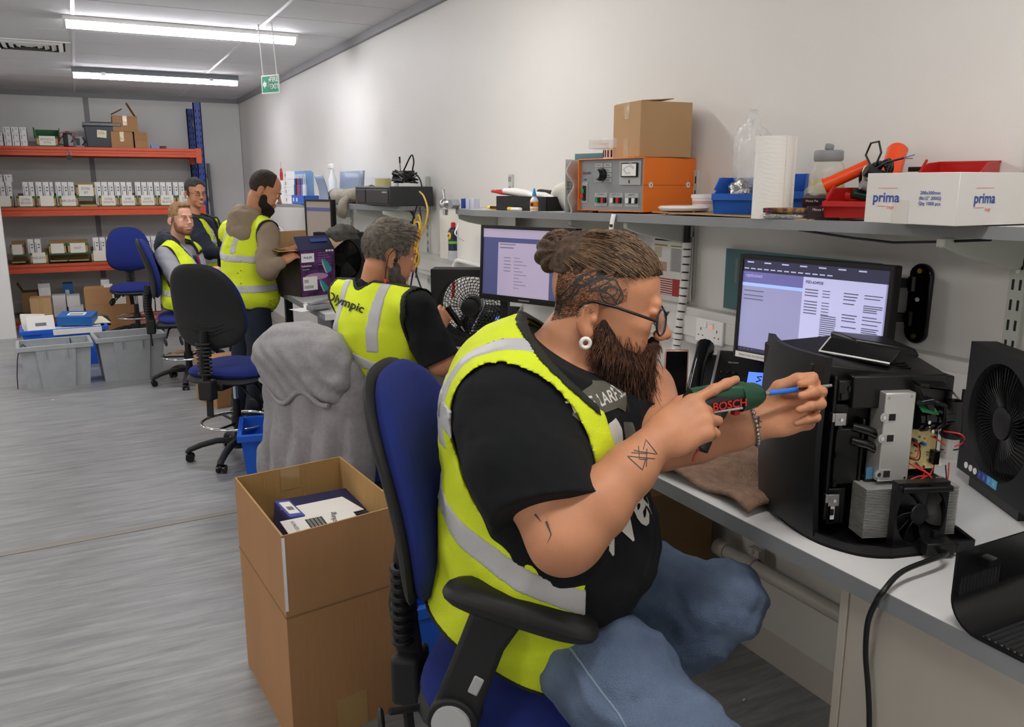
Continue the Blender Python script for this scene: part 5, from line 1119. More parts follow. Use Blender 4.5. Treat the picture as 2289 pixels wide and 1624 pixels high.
# white tank on the wall left of fan etc.
t = thing('white_pipe_loop', 'white bent pipe with a red hose end behind the square fan', 'pipe', (1.93, 4.35, ZB))
obj('pipe', MB().tube([(0, -.3, .29), (0, .10, .30), (0, .15, .29), (0, .18, .25), (0, .18, .2)], .012, 10), WHITEG, t, smooth=60); obj('collar', MB().cyl((0, .18, .20), (0, .18, .235), .018, n=14), WHITEP, t, smooth=40)
obj('red_hose', MB().tube([(0, .18, .2), (0, .18, .13), (0, .19, .07)], .010, 8), RED, t, smooth=60)
t = thing('spray_can', 'tall lubricant spray can with red cap against the wall', 'can', (1.93, 4.52, 1.21))
obj('stand_foot', MB().cyl((0, 0, -.001), (0, 0, .0), .03), STEEL, t)
obj('can', MB().lathe([(.031, 0), (.031, .17), (.022, .188), (.016, .192)], n=24), mat('can_navy', '1c2748', .3), t, smooth=40); obj('red_cap', MB().lathe([(.015, .19), (.013, .22), (.001, .225)], n=16), RED, t, smooth=50)
obj('lower_band', MB().lathe([(.0315, 0), (.0315, .06)], n=24, cap=False), mat('can_grey', 'b8bcc0', .3), t); obj('green_band', MB().lathe([(.0315, .10), (.0315, .115)], n=24, cap=False), mat('can_green', '6ab83a', .4), t)
obj('yellow_roundel', MB().ball((-.029, -.008, .145), (.006, .024, .022), 16), YELLOW, t, smooth=180); text('lettering', '-40', .02, (-.036, -.012, .147), (.35, -1, 0), (0, 0, 1), INK, t, bold=True)
# ================================================================ the black coffee machine with its side off
MO = K(1828, 1176, z=ZB+.02); MO.z = ZB; MRZ = math.radians(-20.5)
cm = thing('coffee_machine', 'black coffee machine with its side cover off, fan and circuit board bared', 'coffee machine', MO, MRZ)
GL = mat('machine_black', '0e0e10', .3, bump=.03, bscale=300); GLD = mat('machine_inner_black', '0b0b0d', .42); PANELM = mat('machine_front_panel', '17181a', .42, bump=.08, bscale=900)
mL, mD, mH = .335, .30, .375   # side length (local x), width (local y), height
# inner chassis
obj('chassis', MB().b2((.012, .008, .025), (mL-.01, mD-.03, mH-.03)), GLD, cm, bevel=.004)
# curved front panel: bulges to -x, covers local x -.045..0
def fp_(u, v, off=0):
    z = .012+(mH+.018-.012)*v; y = -.035+(mD+.03)*u
    x = -.012-.055*math.sin(PI*(.12+.76*u))-.012*math.sin(PI*v)+off
    return (x, y, z)
obj('front_panel', MB().grid(lambda u, v: fp_(u, v), 16, 14, -.02), PANELM, cm, smooth=50)
# sloping top
tp_ = MB()
tp_.add([(-.05, .0, mH+.0), (-.05, mD-.02, mH+.0), (mL*.45, mD-.02, mH+.012), (mL*.45, 0, mH-.02), (mL, mD-.02, mH-.0), (mL, .0, mH-.035), (-.05, 0, mH-.04), (mL, 0, mH-.06), (-.05, mD-.02, mH-.05), (mL, mD-.02, mH-.06)],
        [(0, 3, 2, 1), (3, 5, 4, 2), (6, 7, 5, 3, 0), (8, 1, 2, 4, 9), (7, 9, 4, 5), (6, 0, 1, 8), (6, 8, 9, 7)])
obj('top_cover', tp_, GL, cm, bevel=.003)
gp = obj('water_tank_lid', MB().add([(.02, .10, mH+.007), (.17, .02, mH-.010), (.27, .12, mH+.001), (.13, .24, mH+.014), (.02, .10, mH+.001), (.17, .02, mH-.014), (.27, .12, mH-.004), (.13, .24, mH+.008)], [(0, 1, 2, 3), (4, 5, 1, 0), (5, 6, 2, 1), (6, 7, 3, 2), (7, 4, 0, 3)]), BLACKG, cm, bevel=.002)
obj('lid_trim', MB().tube([(.13, .242, mH+.014), (.02, .10, mH+.008), (.172, .018, mH-.008), (.272, .118, mH+.003)][0:2]+[(.10, .055, mH+.0), (.172, .018, mH-.008)], .002, 6), WHITEG, gp)
obj('rear_lid', MB().add([(.18, .20, mH-.02), (mL+.01, .14, mH-.02), (mL+.01, mD, mH-.02), (.16, mD, mH-.02), (.18, .20, mH+.016), (mL, .15, mH-.002), (mL, mD, mH+.004), (.16, mD, mH+.020)], [(3, 2, 1, 0), (4, 5, 6, 7), (0, 1, 5, 4), (1, 2, 6, 5), (2, 3, 7, 6), (3, 0, 4, 7)]), GL, cm, bevel=.006)
for k in range(4): obj('sensor_strip', MB().b2((.10+.016*k, -.006, mH-.032), (.112+.016*k, .0, mH-.026)), [STEEL, WHITEG][k % 2], cm)
for k in range(3): obj('vent_slot', MB().box((.19, .03+.012*k, mH-.022+.0035*k), (.10, .004, .004)), BLACKG, cm)
# body blocks of the bared side (towards -y)
def blk(nm, x0, z0, x1, z1, d, m=GL, b=.003, y1=.02): return obj(nm, MB().b2((x0, -d, z0), (x1, y1, z1)), m, cm, bevel=b)
blk('upper_housing', .045, .285, .30, .352, .035, GL); blk('upper_housing', .29, .27, .33, .345, .022, GL)
blk('left_rail', .002, .04, .012, .35, .02, GLD); blk('rail_block', .012, .30, .055, .342, .024, GL); blk('rail_block', .012, .245, .05, .292, .018, GLD)
blk('brew_unit_cover', .018, .12, .085, .24, .022, GLD); blk('side_rib', .085, .10, .092, .26, .028, GL); blk('lower_rail', .012, .03, .060, .11, .018, GLD); blk('lower_block', .02, .035, .045, .09, .026, GL)
for k in range(5): obj('clip_tab', MB().b2((.014+.001*k, -.03, .055+.062*k), (.024+.001*k, -.02, .068+.062*k)), GL, cm)
obj('screw_boss', MB().cyl((.042, -.028, .325), (.042, -.018, .325), .006, n=12), BLACKG, cm)
for z in (.262, .088):
    c = obj('metal_clip', MB().b2((.004, -.034, z-.012), (.034, -.031, z+.014)).b2((-.004, -.034, z-.004), (.004, -.02, z+.014)), STEEL, cm, bevel=.001)
    obj('screw', MB().cyl((.020, -.038, z+.001), (.020, -.034, z+.001), .0038, n=10), CHROME, c)
obj('white_sticker', MB().b2((.016, -.0275, .045), (.027, -.0268, .075)), PAPER, cm)
for z in (.225, .195):
    obj('hose', MB().tube([(.06, -.02, z+.02), (.10, -.03, z+.012), (.13, -.035, z)], .010, 10), BLACKG, cm, smooth=60)
# aluminium control box
ab = obj('metal_box', MB().b2((.118, -.062, .135), (.20, .0, .322)), ALU, cm, bevel=.003)
for z in (.272, .228, .152):
    obj('fixing_lug', MB().cyl((.116, -.0635, z), (.116, -.062, z), .009, n=14).b2((.116, -.0635, z-.009), (.15, -.062, z+.009)), ALU, ab); obj('slot', MB().b2((.130, -.0645, z-.007), (.148, -.0636, z+.007)), INK, ab, bevel=.003); obj('screw', MB().cyl((.117, -.067, z), (.117, -.063, z), .0045, n=10), CHROME, ab)
for x, z in ((.128, .312), (.188, .314), (.19, .142)): obj('rivet', MB().cyl((x, -.0635, z), (x, -.062, z), .003, n=8), STEEL, ab)
obj('blue_label', MB().b2((.098, -.04, .135), (.116, -.039, .16)), mat('label_blue', '4a7ca0', .4), cm)
# circuit board
PCB = mat('beige_circuit_board', 'd9c98e', .5, var=.1, vscale=120)
pc = obj('circuit_board', MB().b2((.20, -.030, .150), (.292, -.0275, .236)), PCB, cm)
rr = random.Random(11)
for k in range(26):
    x, z = rr.uniform(.204, .286), rr.uniform(.154, .230); obj('component', MB().b2((x, -.034, z), (x+rr.uniform(.002, .006), -.030, z+rr.uniform(.002, .005))), [INK, mat('solder', 'b8b8a8', .3, .8), mat('olive_resist', '7a7440', .6), INKG][k % 4], pc)
for x, z, r, c in ((.225, .214, .0045, '22264a'), (.233, .204, .005, '15151a'), (.252, .206, .004, '3a6fb0')): obj('capacitor', MB().cyl((x, -.044, z), (x, -.030, z), r, n=12), mat('cap_'+c, c, .3), pc, smooth=40)
for x, z in ((.206, .230), (.286, .226), (.205, .156), (.262, .155)): obj('screw', MB().cyl((x, -.033, z), (x, -.030, z), .0035, n=8), CHROME, pc)
obj('relay', MB().b2((.276, -.050, .163), (.292, -.030, .192)), BLACKG, pc, bevel=.001); obj('white_plug', MB().b2((.292, -.046, .16), (.305, -.032, .186)), WHITEP, pc)
# pump, bracket, silver motor
br = MB().prism([(.21, .34), (.225, .34), (.255, .270), (.25, .262), (.23, .29), (.20, .335)], 'y', .004, (0, -.07, 0)); obj('bracket_arm', br, GL, cm)
obj('bracket_hood', MB().add([(.205, -.03, .342), (.29, -.03, .338), (.332, -.03, .305), (.20, -.075, .337), (.285, -.075, .328), (.33, -.06, .298)], [(0, 3, 4, 1), (1, 4, 5, 2)]).add([(.205, -.03, .339), (.29, -.03, .335), (.332, -.03, .302), (.20, -.075, .334), (.285, -.075, .325), (.33, -.06, .295)], [(0, 1, 4, 3), (1, 2, 5, 4)]), GL, cm)
obj('bracket_pin', MB().cyl((.33, -.06, .29), (.33, -.06, .325), .004, n=8), GL, cm)
pu = obj('pump', MB().cyl((.215, -.05, .262), (.318, -.05, .266), .021, n=20).cyl((.228, -.05, .262), (.24, -.05, .262), .025, n=20).cyl((.26, -.05, .264), (.27, -.05, .264), .025, n=20), BLACKG, cm, smooth=40)
obj('green_board', MB().box((.235, -.062, .287), (.045, .03, .003), rot=(.4, .15, 0)), mat('green_circuit_board', '2f7a4c', .4), pu)
obj('black_hose', MB().tube([(.205, -.06, .30), (.23, -.085, .308), (.265, -.085, .298), (.275, -.075, .26), (.262, -.07, .248)], .0055, 10), BLACKG, cm, smooth=60)
for x, z in ((.232, .262), (.244, .243), (.222, .305)): obj('screw', MB().cyl((x, -.078, z), (x, -.073, z), .004, n=8), CHROME, pu)
sm_ = obj('motor_can', MB().cyl((.316, -.05, .178), (.316, -.05, .222), .0215, n=28), ALU, cm, smooth=40); obj('motor_cap', MB().cyl((.316, -.05, .222), (.316, -.05, .30), .024, .020, n=28).cyl((.316, -.05, .226), (.316, -.05, .230), .028, n=28), BLACK, sm_, smooth=40)
RW = mat('red_wire', 'd0302c', .35); BW = BLACK
def wire(pts, m, r=.0016): obj('wire', MB().tube(catmull(pts), r, 6), m, cm, smooth=60)
def catmull(P, n=6):
    P = [Vector(p) for p in P]; Q = [P[0]*2-P[1]]+P+[P[-1]*2-P[-2]]; out = []
    for i in range(1, len(Q)-2):
        for k in range(n):
            t = k/n; out.append(.5*((2*Q[i])+(Q[i+1]-Q[i-1])*t+(2*Q[i-1]-5*Q[i]+4*Q[i+1]-Q[i+2])*t*t+(3*Q[i]-Q[i-1]-3*Q[i+1]+Q[i+2])*t**3))
    return out+[P[-1]]
wire([(.27, -.036, .222), (.285, -.05, .215), (.30, -.06, .205), (.298, -.06, .19)], RW); wire([(.295, -.06, .235), (.325, -.085, .232), (.322, -.08, .205), (.29, -.05, .196)], BW); wire([(.29, -.055, .237), (.318, -.085, .236), (.327, -.082, .218), (.30, -.06, .2)], RW)
wire([(.20, -.034, .185), (.222, -.055, .182), (.228, -.05, .205), (.215, -.034, .212)], RW); wire([(.20, -.034, .180), (.226, -.058, .178), (.231, -.052, .2), (.218, -.034, .212)], BW)
wire([(.215, -.034, .165), (.24, -.06, .155), (.262, -.06, .145), (.26, -.07, .125), (.275, -.08, .092)], RW); wire([(.235, -.034, .163), (.25, -.07, .15), (.285, -.075, .122), (.305, -.07, .135), (.312, -.06, .17)], RW); wire([(.238, -.034, .165), (.256, -.072, .142), (.285, -.08, .118), (.30, -.075, .128), (.303, -.06, .165)], BW)
wire([(.20, -.066, .122), (.20, -.07, .138), (.225, -.07, .146), (.26, -.06, .145), (.285, -.04, .155)], RW); wire([(.195, -.066, .12), (.198, -.07, .132), (.228, -.072, .140), (.262, -.065, .15)], RW); wire([(.248, -.06, .155), (.235, -.06, .12), (.225, -.05, .10)], RW)
obj('crimp', MB().b2((.205, -.072, .115), (.235, -.06, .125)), GREYP, cm, bevel=.002)
blk('mid_shelf', .08, .105, .33, .125, .05, GL); blk('mid_shelf', .1, .125, .30, .137, .035, GLD)
# heat sink: stack of thin fins
fin = MB().b2((0, -.085, 0), (.255, -.02, .0013)); f0 = None
for k in range(31):
    z = .004+.0034*k
    if f0 is None: f0 = obj('heat_sink_fin', fin, ALU, cm, loc=(.075, 0, z))
    else: o = f0.copy(); COL.objects.link(o); o.parent = cm; o.location = (.075, 0, z+.0)
for o in [c for c in cm.children if c.name.startswith('heat_sink_fin')]: o.location.z = .022+(o.location.z-.004)*.98
obj('heat_sink_top', MB().b2((.075, -.085, .125), (.33, -.02, .127)), ALU, cm)
# square cooling fan in front of it
fc = Vector((.208, -.118, .078)); fs_ = .140
fr = MB(); n = 48
ring = []
for f, y in ((0, 0), (0, .026), (1, .026), (1, 0)):
    for i in range(n):
        a = 2*PI*i/n; c, q_ = math.cos(a), math.sin(a); k = (fs_/2)/max(abs(c), abs(q_)) if f == 0 else fs_*.472
        ring.append((fc.x+c*k, fc.y+y, fc.z+q_*k))
fr.add(ring, [(a*n+(i+1) % n, a*n+i, b*n+i, b*n+(i+1) % n) for a, b in ((0, 1), (1, 2), (2, 3), (3, 0)) for i in range(n)])
ff = obj('cooling_fan_frame', fr, BLACK, cm, smooth=35)
obj('cooling_fan_hub', MB().lathe([(.022, 0), (.0235, -.002), (.0235, -.018), (.021, -.0205), (.001, -.021)][::-1], fc+Vector((0, .026, 0)), (0, 1, 0), 32), BLACK, ff, smooth=40)
for k in range(4): a = 2*PI*k/4+.78; obj('strut', MB().cyl(fc+Vector((.02*math.cos(a), .024, .02*math.sin(a))), fc+Vector((.066*math.cos(a), .024, .066*math.sin(a))), .0025, n=6), BLACK, ff)
for k in range(7):
    a0 = 2*PI*k/7+.2
    def bf(u, v): r = .022+.042*u; a = a0+.30*u+(.78-.12*u)*v; return (fc.x+r*math.cos(a), fc.y+.004+.018*v*(1-.2*u), fc.z+r*math.sin(a))
    obj('cooling_fan_blade', MB().grid(bf, 6, 6, .0014), BLACK, ff, smooth=60)
for x in (-1, 1):
    for z in (-1, 1): obj('corner_hole', MB().cyl(fc+Vector((x*.063, -.0006, z*.063)), fc+Vector((x*.063, .0, z*.063)), .003, n=10), DARK, ff)
blk('fan_mount', .155, .02, .285, .135, .088, GLD, y1=-.084)
obj('fan_mount_clip', MB().b2((.15, -.125, .128), (.285, -.088, .14)), BLACK, cm, bevel=.003)
# base tray with curved plan
bp = [(-.045, .20), (-.052, .10), (-.045, .02), (-.02, -.055), (.03, -.115), (.075, -.14), (.12, -.148), (.36, -.125), (.37, -.05), (.36, .26), (-.03, .26)]
bpc = [tuple(v)[:2] for v in catmull([(x, y, 0) for x, y in bp[:7]], 5)]+bp[7:]
obj('base_tray', MB().prism([p for p in bpc][::-1], 'z', .006), GL, cm)
mb = MB(); N_ = len(bpc); cen = Vector((.16, .06, 0))
for i in range(N_):
    a, b = Vector((*bpc[i], 0)), Vector((*bpc[(i+1) % N_], 0)); ai, bi = a+(cen-a).normalized()*.012, b+(cen-b).normalized()*.012
    mb.add([a, b, b+Vector((0, 0, .022)), a+Vector((0, 0, .022)), ai, bi, bi+Vector((0, 0, .022)), ai+Vector((0, 0, .022))], [(0, 1, 2, 3), (5, 4, 7, 6), (3, 2, 6, 7)])
obj('base_rim', mb, GL, cm, smooth=40)
ad = obj('mains_inlet', MB().b2((.20, -.165, .006), (.275, -.125, .034)), BLACK, cm, bevel=.003)
obj('inlet_fin', MB().b2((.232, -.14, .03), (.246, -.126, .05)), BLACK, ad); obj('switch', MB().b2((.27, -.155, .008), (.295, -.13, .026)), GL, ad, bevel=.002)
cm.scale = (.79, .85, 1.0)
# mains cable hanging off the bench
p0 = cm.location + Matrix.Rotation(MRZ, 3, 'Z') @ Vector((.235*.79, -.165*.85, .018))
cpts = [p0, p0+Vector((-.03, -.03, .012)), K(2020, 1275, z=ZB+.028), K(1975, 1320, z=ZB+.012), K(1958, 1345, x=XF-.010), K(1940, 1390, x=XF-.012), K(1935, 1460, x=XF+.0), K(1940, 1530, x=XF+.004), K(1943, 1600, x=XF+.004), K(1942, 1720, x=XF+.0)]
tag(obj('mains_cable', MB().tube(catmull(cpts), .0052, 10), BLACK, smooth=60), 'black mains cable of the coffee machine hanging over the bench edge', 'cable')
# side cover lying in front
tl_ = K(2126, 1215, x=1.262); sc_ = thing('side_cover', 'black slotted side cover of the coffee machine at the right bench edge', 'cover', (XF-.002, .80, ZB+.004), 0)
yw = 0.0
Hc = tl_.z-ZB-.004
mb = MB()
Rr = .05; Wc = .42
prof = [(yw, Hc)] + [(yw, Hc*(1-k/6)+Rr*(k/6)) for k in range(1, 7)] + [(yw-Rr+Rr*math.cos(a), Rr-Rr*math.sin(a)) for a in [PI/2*k/8 for k in range(1, 9)]] + [(yw-Rr-.45, -.0)]
slabs = MB()
def strip(x0, x1, P, th=.004, mbx=None):
    mbx = mbx or slabs; n_ = len(P); vs = []
    for i, (y, z) in enumerate(P):
        a_ = P[max(i-1, 0)]; b_ = P[min(i+1, n_-1)]; d_ = Vector((b_[0]-a_[0], b_[1]-a_[1])).normalized(); nx_, nz_ = -d_.y, d_.x
        for x in (x0, x1): vs += [(x, y, z), (x, y+nx_*th, z+nz_*th)]
    fs = [(0, 1, 3, 2), ((n_-1)*4, (n_-1)*4+2, (n_-1)*4+3, (n_-1)*4+1)]
    for i in range(n_-1): a_ = i*4; b_ = a_+4; fs += [(a_, a_+2, b_+2, b_), (a_+1, b_+1, b_+3, a_+3), (a_, b_, b_+1, a_+1), (a_+2, a_+3, b_+3, b_+2)]
    mbx.add(vs, fs)
profU = [(yw, Hc), (yw, Hc*.62)]; 
strip(0, Wc, profU)
profS = [(yw, Hc*.62), (yw, Hc*.25+Rr*.3)]
strip(0, .012, profS); strip(.125, Wc, profS)
for k in range(12): obj('slat', (lambda m_: (strip(.016+.0092*k, .0205+.0092*k, profS, mbx=m_), m_)[1])(MB()), BLACKM, sc_)
profB = [p for p in prof if p[1] < Hc*.25+Rr*.31 or True]
i0 = [i for i, p in enumerate(prof) if p[1] <= Hc*.27+Rr*.3][0]
curve = [(yw, Hc*.25+Rr*.3)]+prof[i0:-1]
strip(0, Wc, curve); 
y_end = curve[-1][0]
strip(0, .010, [(y_end, 0), (y_end-.30, 0)])
for k in range(26):
    ya = y_end-.004-.0105*k; obj('floor_slat', MB().b2((.010, ya-.0055, 0), (Wc, ya, .004)), BLACKM, sc_)
for x in (.13, .27): obj('floor_rib', MB().b2((x, y_end-.29, .004), (x+.006, y_end, .007)), BLACKM, sc_)
obj('shell', slabs, GL, sc_, smooth=40)
obj('clip_block', MB().b2((.055, yw-.02, Hc*.74), (.075, yw, Hc*.86)), GL, sc_); obj('clip_tip', MB().b2((.06, yw-.022, Hc*.86), (.072, yw-.004, Hc*.88)), STEEL, sc_)
# towel on the bench
tw0 = K(1600, 1040, z=ZB)
TWL = mat('brown_towel', '9c7d68', .95, bump=1.0, bscale=260, var=.15, vscale=40)
def tf(u, v):
    x = XF+.015+.45*v+.015*math.sin(5*u); y = 1.28+.44*u+.03*math.sin(4*v+1); return (x, y, ZB+.012+.010*math.sin(12*u+4*v)+.008*math.sin(17*v+3*u)+.006*math.sin(30*u*v))
tag(obj('towel', MB().grid(tf, 40, 34, .010), TWL, smooth=180), 'fluffy brown towel spread on the near bench under the forearms', 'towel')
# phone (mobile) upright behind the beard, red can
t = thing('mobile_phone', 'black mobile phone with a rose gold rim standing behind the beard', 'phone', K(1508, 872, d=2.35), math.radians(-28))
z0 = t.location.z; t.location.z = ZB+.002+.04; hgt = .15
t.location = K(1509, 888, d=2.6)
obj('case', MB().b2((-.037, 0, 0), (.037, .009, .152)), mat('rose_gold', 'b98a7a', .3, .6), t, bevel=.006); obj('screen', MB().b2((-.033, -.0008, .005), (.033, 0, .147)), BLACKG, t, bevel=.003)
hz = t.location.z-ZB; obj('stand', MB().b2((-.03, -.03, -hz), (.03, .05, -hz+.01)).b2((-.012, .0, -hz+.01), (.012, .02, 0)), BLACKM, t, bevel=.002)
t = thing('red_can', 'small red and silver can behind the mobile phone', 'can', K(1466, 905, z=ZB), 0)
obj('can', MB().lathe([(.03, 0), (.033, .006), (.033, .09), (.028, .1)], n=24), RED, t, smooth=40); obj('top', MB().lathe([(.0285, .098), (.029, .112), (.02, .113), (.001, .112)], n=24), STEEL, t, smooth=40)
t = thing('cardboard_box', 'small open brown box behind the bearded man\'s left hand', 'box', K(1740, 930, z=ZB), .3)
obj('box', MB().b2((-.05, -.03, 0), (.05, -.027, .09)).b2((-.05, .03, 0), (.05, .033, .09)).b2((-.05, -.03, 0), (-.047, .03, .09)).b2((.047, -.03, 0), (.05, .03, .09)).b2((-.05, -.03, 0), (.05, .03, .003)), CARD2, t); text('lettering', '10', .02, (-.02, -.031, .07), (1, 0, 0), (0, 0, 1), INK, t)
# ================================================================ far shelf and far bench
def fs(u, v, x): p = K(u, v, x=x); return Vector((p.x, p.y, zs(p.y)))
t = thing('printer', 'black printer on the far shelf with a tape roll on top', 'printer', fs(870, 452, 1.83), math.radians(0))
obj('body', MB().b2((-.12, -.36, .004), (.17, .36, .125)), mat('printer_grey', '2b2d30', .4), t, bevel=.006)
obj('front_door', MB().b2((-.124, -.34, .02), (-.12, .10, .105)), mat('printer_grey2', '313337', .35), t, bevel=.002); obj('control_box', MB().b2((-.124, .13, .02), (-.12, .34, .105)), mat('printer_grey2', ''), t, bevel=.002)
obj('maker_mark', MB().b2((-.1255, -.32, .085), (-.124, -.23, .095)), mat('silver_plastic', 'c9cbcd'), t); obj('red_light', MB().b2((-.1255, .30, .01), (-.124, .33, .022)), RED, t)
pt = t.location.z+.126
t = thing('tape_roll', 'roll of pale yellow tape on the black printer', 'tape', fs(858, 452, 1.80)+Vector((0, 0, .127)))
obj('tape', MB().lathe([(.038, 0), (.052, 0), (.052, .05), (.038, .05), (.038, 0)], n=36, cap=False), mat('yellow_tape', 'd6cf94', .25), t, smooth=40)
rr = random.Random(2)
c0 = fs(900, 452, 1.84)+Vector((0, 0, .14)); P = []
for k in range(60): P.append(c0+Vector((.05*math.sin(k*1.9), .12*math.cos(k*.83)-.03, .03+.03*math.sin(k*1.3)+.0004*k)))
t = tag(obj('cable_tangle', MB().tube(P, .006, 6), BLACK, smooth=60), 'tangle of black cables on the right of the black printer', 'cable')
P = [c0+Vector((0, .05, .03)), c0+Vector((0, -.05, .09)), c0+Vector((0, -.18, .17)), c0+Vector((0, -.22, .13)), c0+Vector((0, -.2, .07)), c0+Vector((.02, -.27, .02)), c0+Vector((.04, -.30, -.15))]
tag(obj('power_lead', MB().tube(catmull(P), .005, 6), BLACK, smooth=60), 'black lead arching over the right end of the far shelf', 'cable')
t = thing('radio_mast', 'thin black microphone stalk standing behind the tape roll', 'microphone', c0+Vector((.03, .10, .02)))
obj('stalk', MB().cyl((0, 0, 0), (0, .015, .11), .003, n=8), BLACK, t); obj('tip', MB().cyl((0, .015, .11), (0, .018, .15), .006, n=8), BLACK, t); obj('base', MB().lathe([(.03, -.01), (.02, .012), (.001, .014)]), BLACK, t)
t = thing('cloth_bundle', 'rolled grey beige cloth on the far shelf left of the printer', 'cloth', fs(785, 455, 1.76)+Vector((0, 0, .055)))
CL = mat('beige_grey_cloth', 'a39c8e', .95, bump=.6, bscale=90, var=.08, vscale=20)
mb = MB().tube([(0, .42, -.0), (.01, .2, .0), (0, 0, .01), (.02, -.22, .03), (.05, -.38, .05)], .062, 20, rfun=lambda u: 1-.35*u)
mb.v = [(x+.006*math.sin(60*z+20*y), y, z+.006*math.sin(45*y+30*x)) for x, y, z in mb.v]
obj('roll', mb, CL, t, smooth=70); obj('hanging_sleeve', MB().tube(catmull([(-.02, -.02, 0), (-.085, -.10, -.03), (-.10, -.12, -.09), (-.09, -.05, -.13)]), .035, 12, flat=.5), CL, t, smooth=70)
t = thing('blue_grey_folder', 'blue grey folder bag standing open left of the rolled cloth', 'folder', fs(745, 450, 1.76))
FB = mat('blue_grey_vinyl', '8694ad', .45)
obj('back_sheet', MB().grid(lambda u, v: (.06+.02*v, .05-.62*u, .01+.24*v), 4, 4, .004), FB, t, smooth=180)
obj('front_fold', MB().grid(lambda u, v: (-.08-.02*v+.02*math.sin(3*v), .12-.26*u+.06*v, -.03+.25*v), 8, 8, .004), FB, t, smooth=180)
t = thing('brush_display', 'blue tray of upright toothbrush blister packs on the far shelf', 'display', fs(682, 448, 1.66))
obj('tray', MB().b2((-.06, -.22, 0), (-.056, .22, .07)).b2((.056, -.22, 0), (.06, .22, .07)).b2((-.06, -.22, 0), (.06, -.216, .07)).b2((-.06, .216, 0), (.06, .22, .07)).b2((-.06, -.22, 0), (.06, .22, .004)), mat('display_blue', '2a63c8', .4), t)
for k in range(2): obj('pictogram', MB().b2((-.0612, .17-.12*k, .02), (-.06, .13-.12*k, .05)), WHITEP, t)
for i, c in enumerate(('2d6fae', '17171c', 'b02848', '2d6fae', 'a02436', '4a86cc', 'd8dce4', 'cfd3da')):
    y = .19-.052*i
    pk_ = thing('brush_pack', 'toothbrush blister pack with a %s brush, %s from the left in the blue tray' % ({'2d6fae': 'blue', '17171c': 'black', 'b02848': 'pink', 'a02436': 'dark red', '4a86cc': 'light blue', 'd8dce4': 'white', 'cfd3da': 'pale grey'}[c], ordn[i]), 'toothbrush', t.location+Vector((0, y, .006)), 0, 'brush packs in the blue tray')
    obj('card', MB().b2((-.03, -.004, 0), (.035, .004, .26-.01*(i % 3))), mat('pack_card', '86aee0', .4), pk_); obj('brush', MB().cyl((-.035, -.01, .02), (-.035, -.01, .15), .014, .010, n=10).cyl((-.035, -.01, .15), (-.035, -.01, .2), .005, n=8), mat('brush_'+c, c, .35), pk_, smooth=50)
    obj('brush_neck', MB().cyl((-.035, -.01, .2), (-.035, -.01, .235), .004, n=8), WHITEG, pk_)
def sbox(u, v, x, size, label, m=BOXW, z=0, name='white_box', cat='box', rz=0, prints=True):
    t = thing(name, label, cat, fs(u, v, x)+Vector((0, 0, z)), rz); a, b, c = size
    obj('carton', MB().b2((-a/2, -b/2, 0), (a/2, b/2, c)), m, t, bevel=.002)
    if prints: obj('print', MB().b2((-a/2-.001, -b*.3, c*.3), (-a/2, -b*.1, c*.7)), INKG, t)
    return t
for k in range(4): sbox(652, 445, 1.68, (.10, .12, .068), 'small white box in the upright stack left of the blue tray, %s' % ['bottom', 'second', 'third', 'top'][k], z=.07*k)
for k in range(2): sbox(632, 446, 1.63, (.10, .13, .10), 'white box with print at the left end of the far shelf, %s' % ['lower', 'upper'][k], z=.102*k)
t = thing('red_scissors', 'red handled cutters on the white boxes at the left end of the far shelf', 'tool', fs(632, 446, 1.63)+Vector((0, 0, .203)))
for s in (-1, 1): obj('handle', MB().tube([(0, .02*s, 0), (0, .03*s, .05), (0, .0, .10)], .008, 8), RED, t, smooth=60)
obj('blade', MB().tube([(0, 0, .10), (0, .01, .16)], .004, 6), STEEL, t)
t = thing('spray_bottle', 'white trigger spray head above the blue grey folder', 'bottle', fs(745, 440, 1.93)+Vector((0, 0, .0)))
obj('bottle', MB().lathe([(.035, 0), (.035, .2), (.015, .26), (.014, .285)], n=20), mat('clear_bottle2', 'dfe3e6', .2), t, smooth=50); obj('trigger_head', MB().box((0, .03, .31), (.03, .13, .04)).box((0, .06, .275), (.02, .02, .06), rot=(.4, 0, 0)), WHITEG, t, bevel=.006)
# hanging cables at the right end of the far shelf
x0 = 1.80; pe = K(948, 455, x=x0)
def hang(name, label, pxs, r, m, x=1.86, **k): return tag(obj(name, MB().tube(catmull([K(u, v, x=x+dx) for u, v, dx in pxs]), r, 7), m, smooth=60), label, 'cable')
YC = mat('yellow_cable', 'dfae2c', .4)
hang('yellow_cable', 'bundle of yellow network cable hanging beside the far shelf, outer loop', [(938, 428, 0), (948, 440, -.05), (956, 470, -.1), (948, 510, -.12), (932, 545, -.1), (924, 570, -.1), (932, 592, -.08), (937, 575, -.08), (928, 548, -.08), (922, 515, -.06), (935, 480, -.05), (941, 510, -.04), (930, 548, -.04), (916, 575, -.04), (912, 620, 0), (904, 690, 0)], .0055, YC)
hang('yellow_cable', 'inner loops of the yellow network cable tied in a knot', [(928, 520, -.1), (936, 540, -.11), (924, 590, -.11), (932, 560, -.12), (920, 540, -.1), (927, 500, -.1), (938, 500, -.1), (933, 530, -.12), (922, 580, -.12), (930, 596, -.1), (936, 570, -.1), (926, 540, -.1)], .0055, YC)
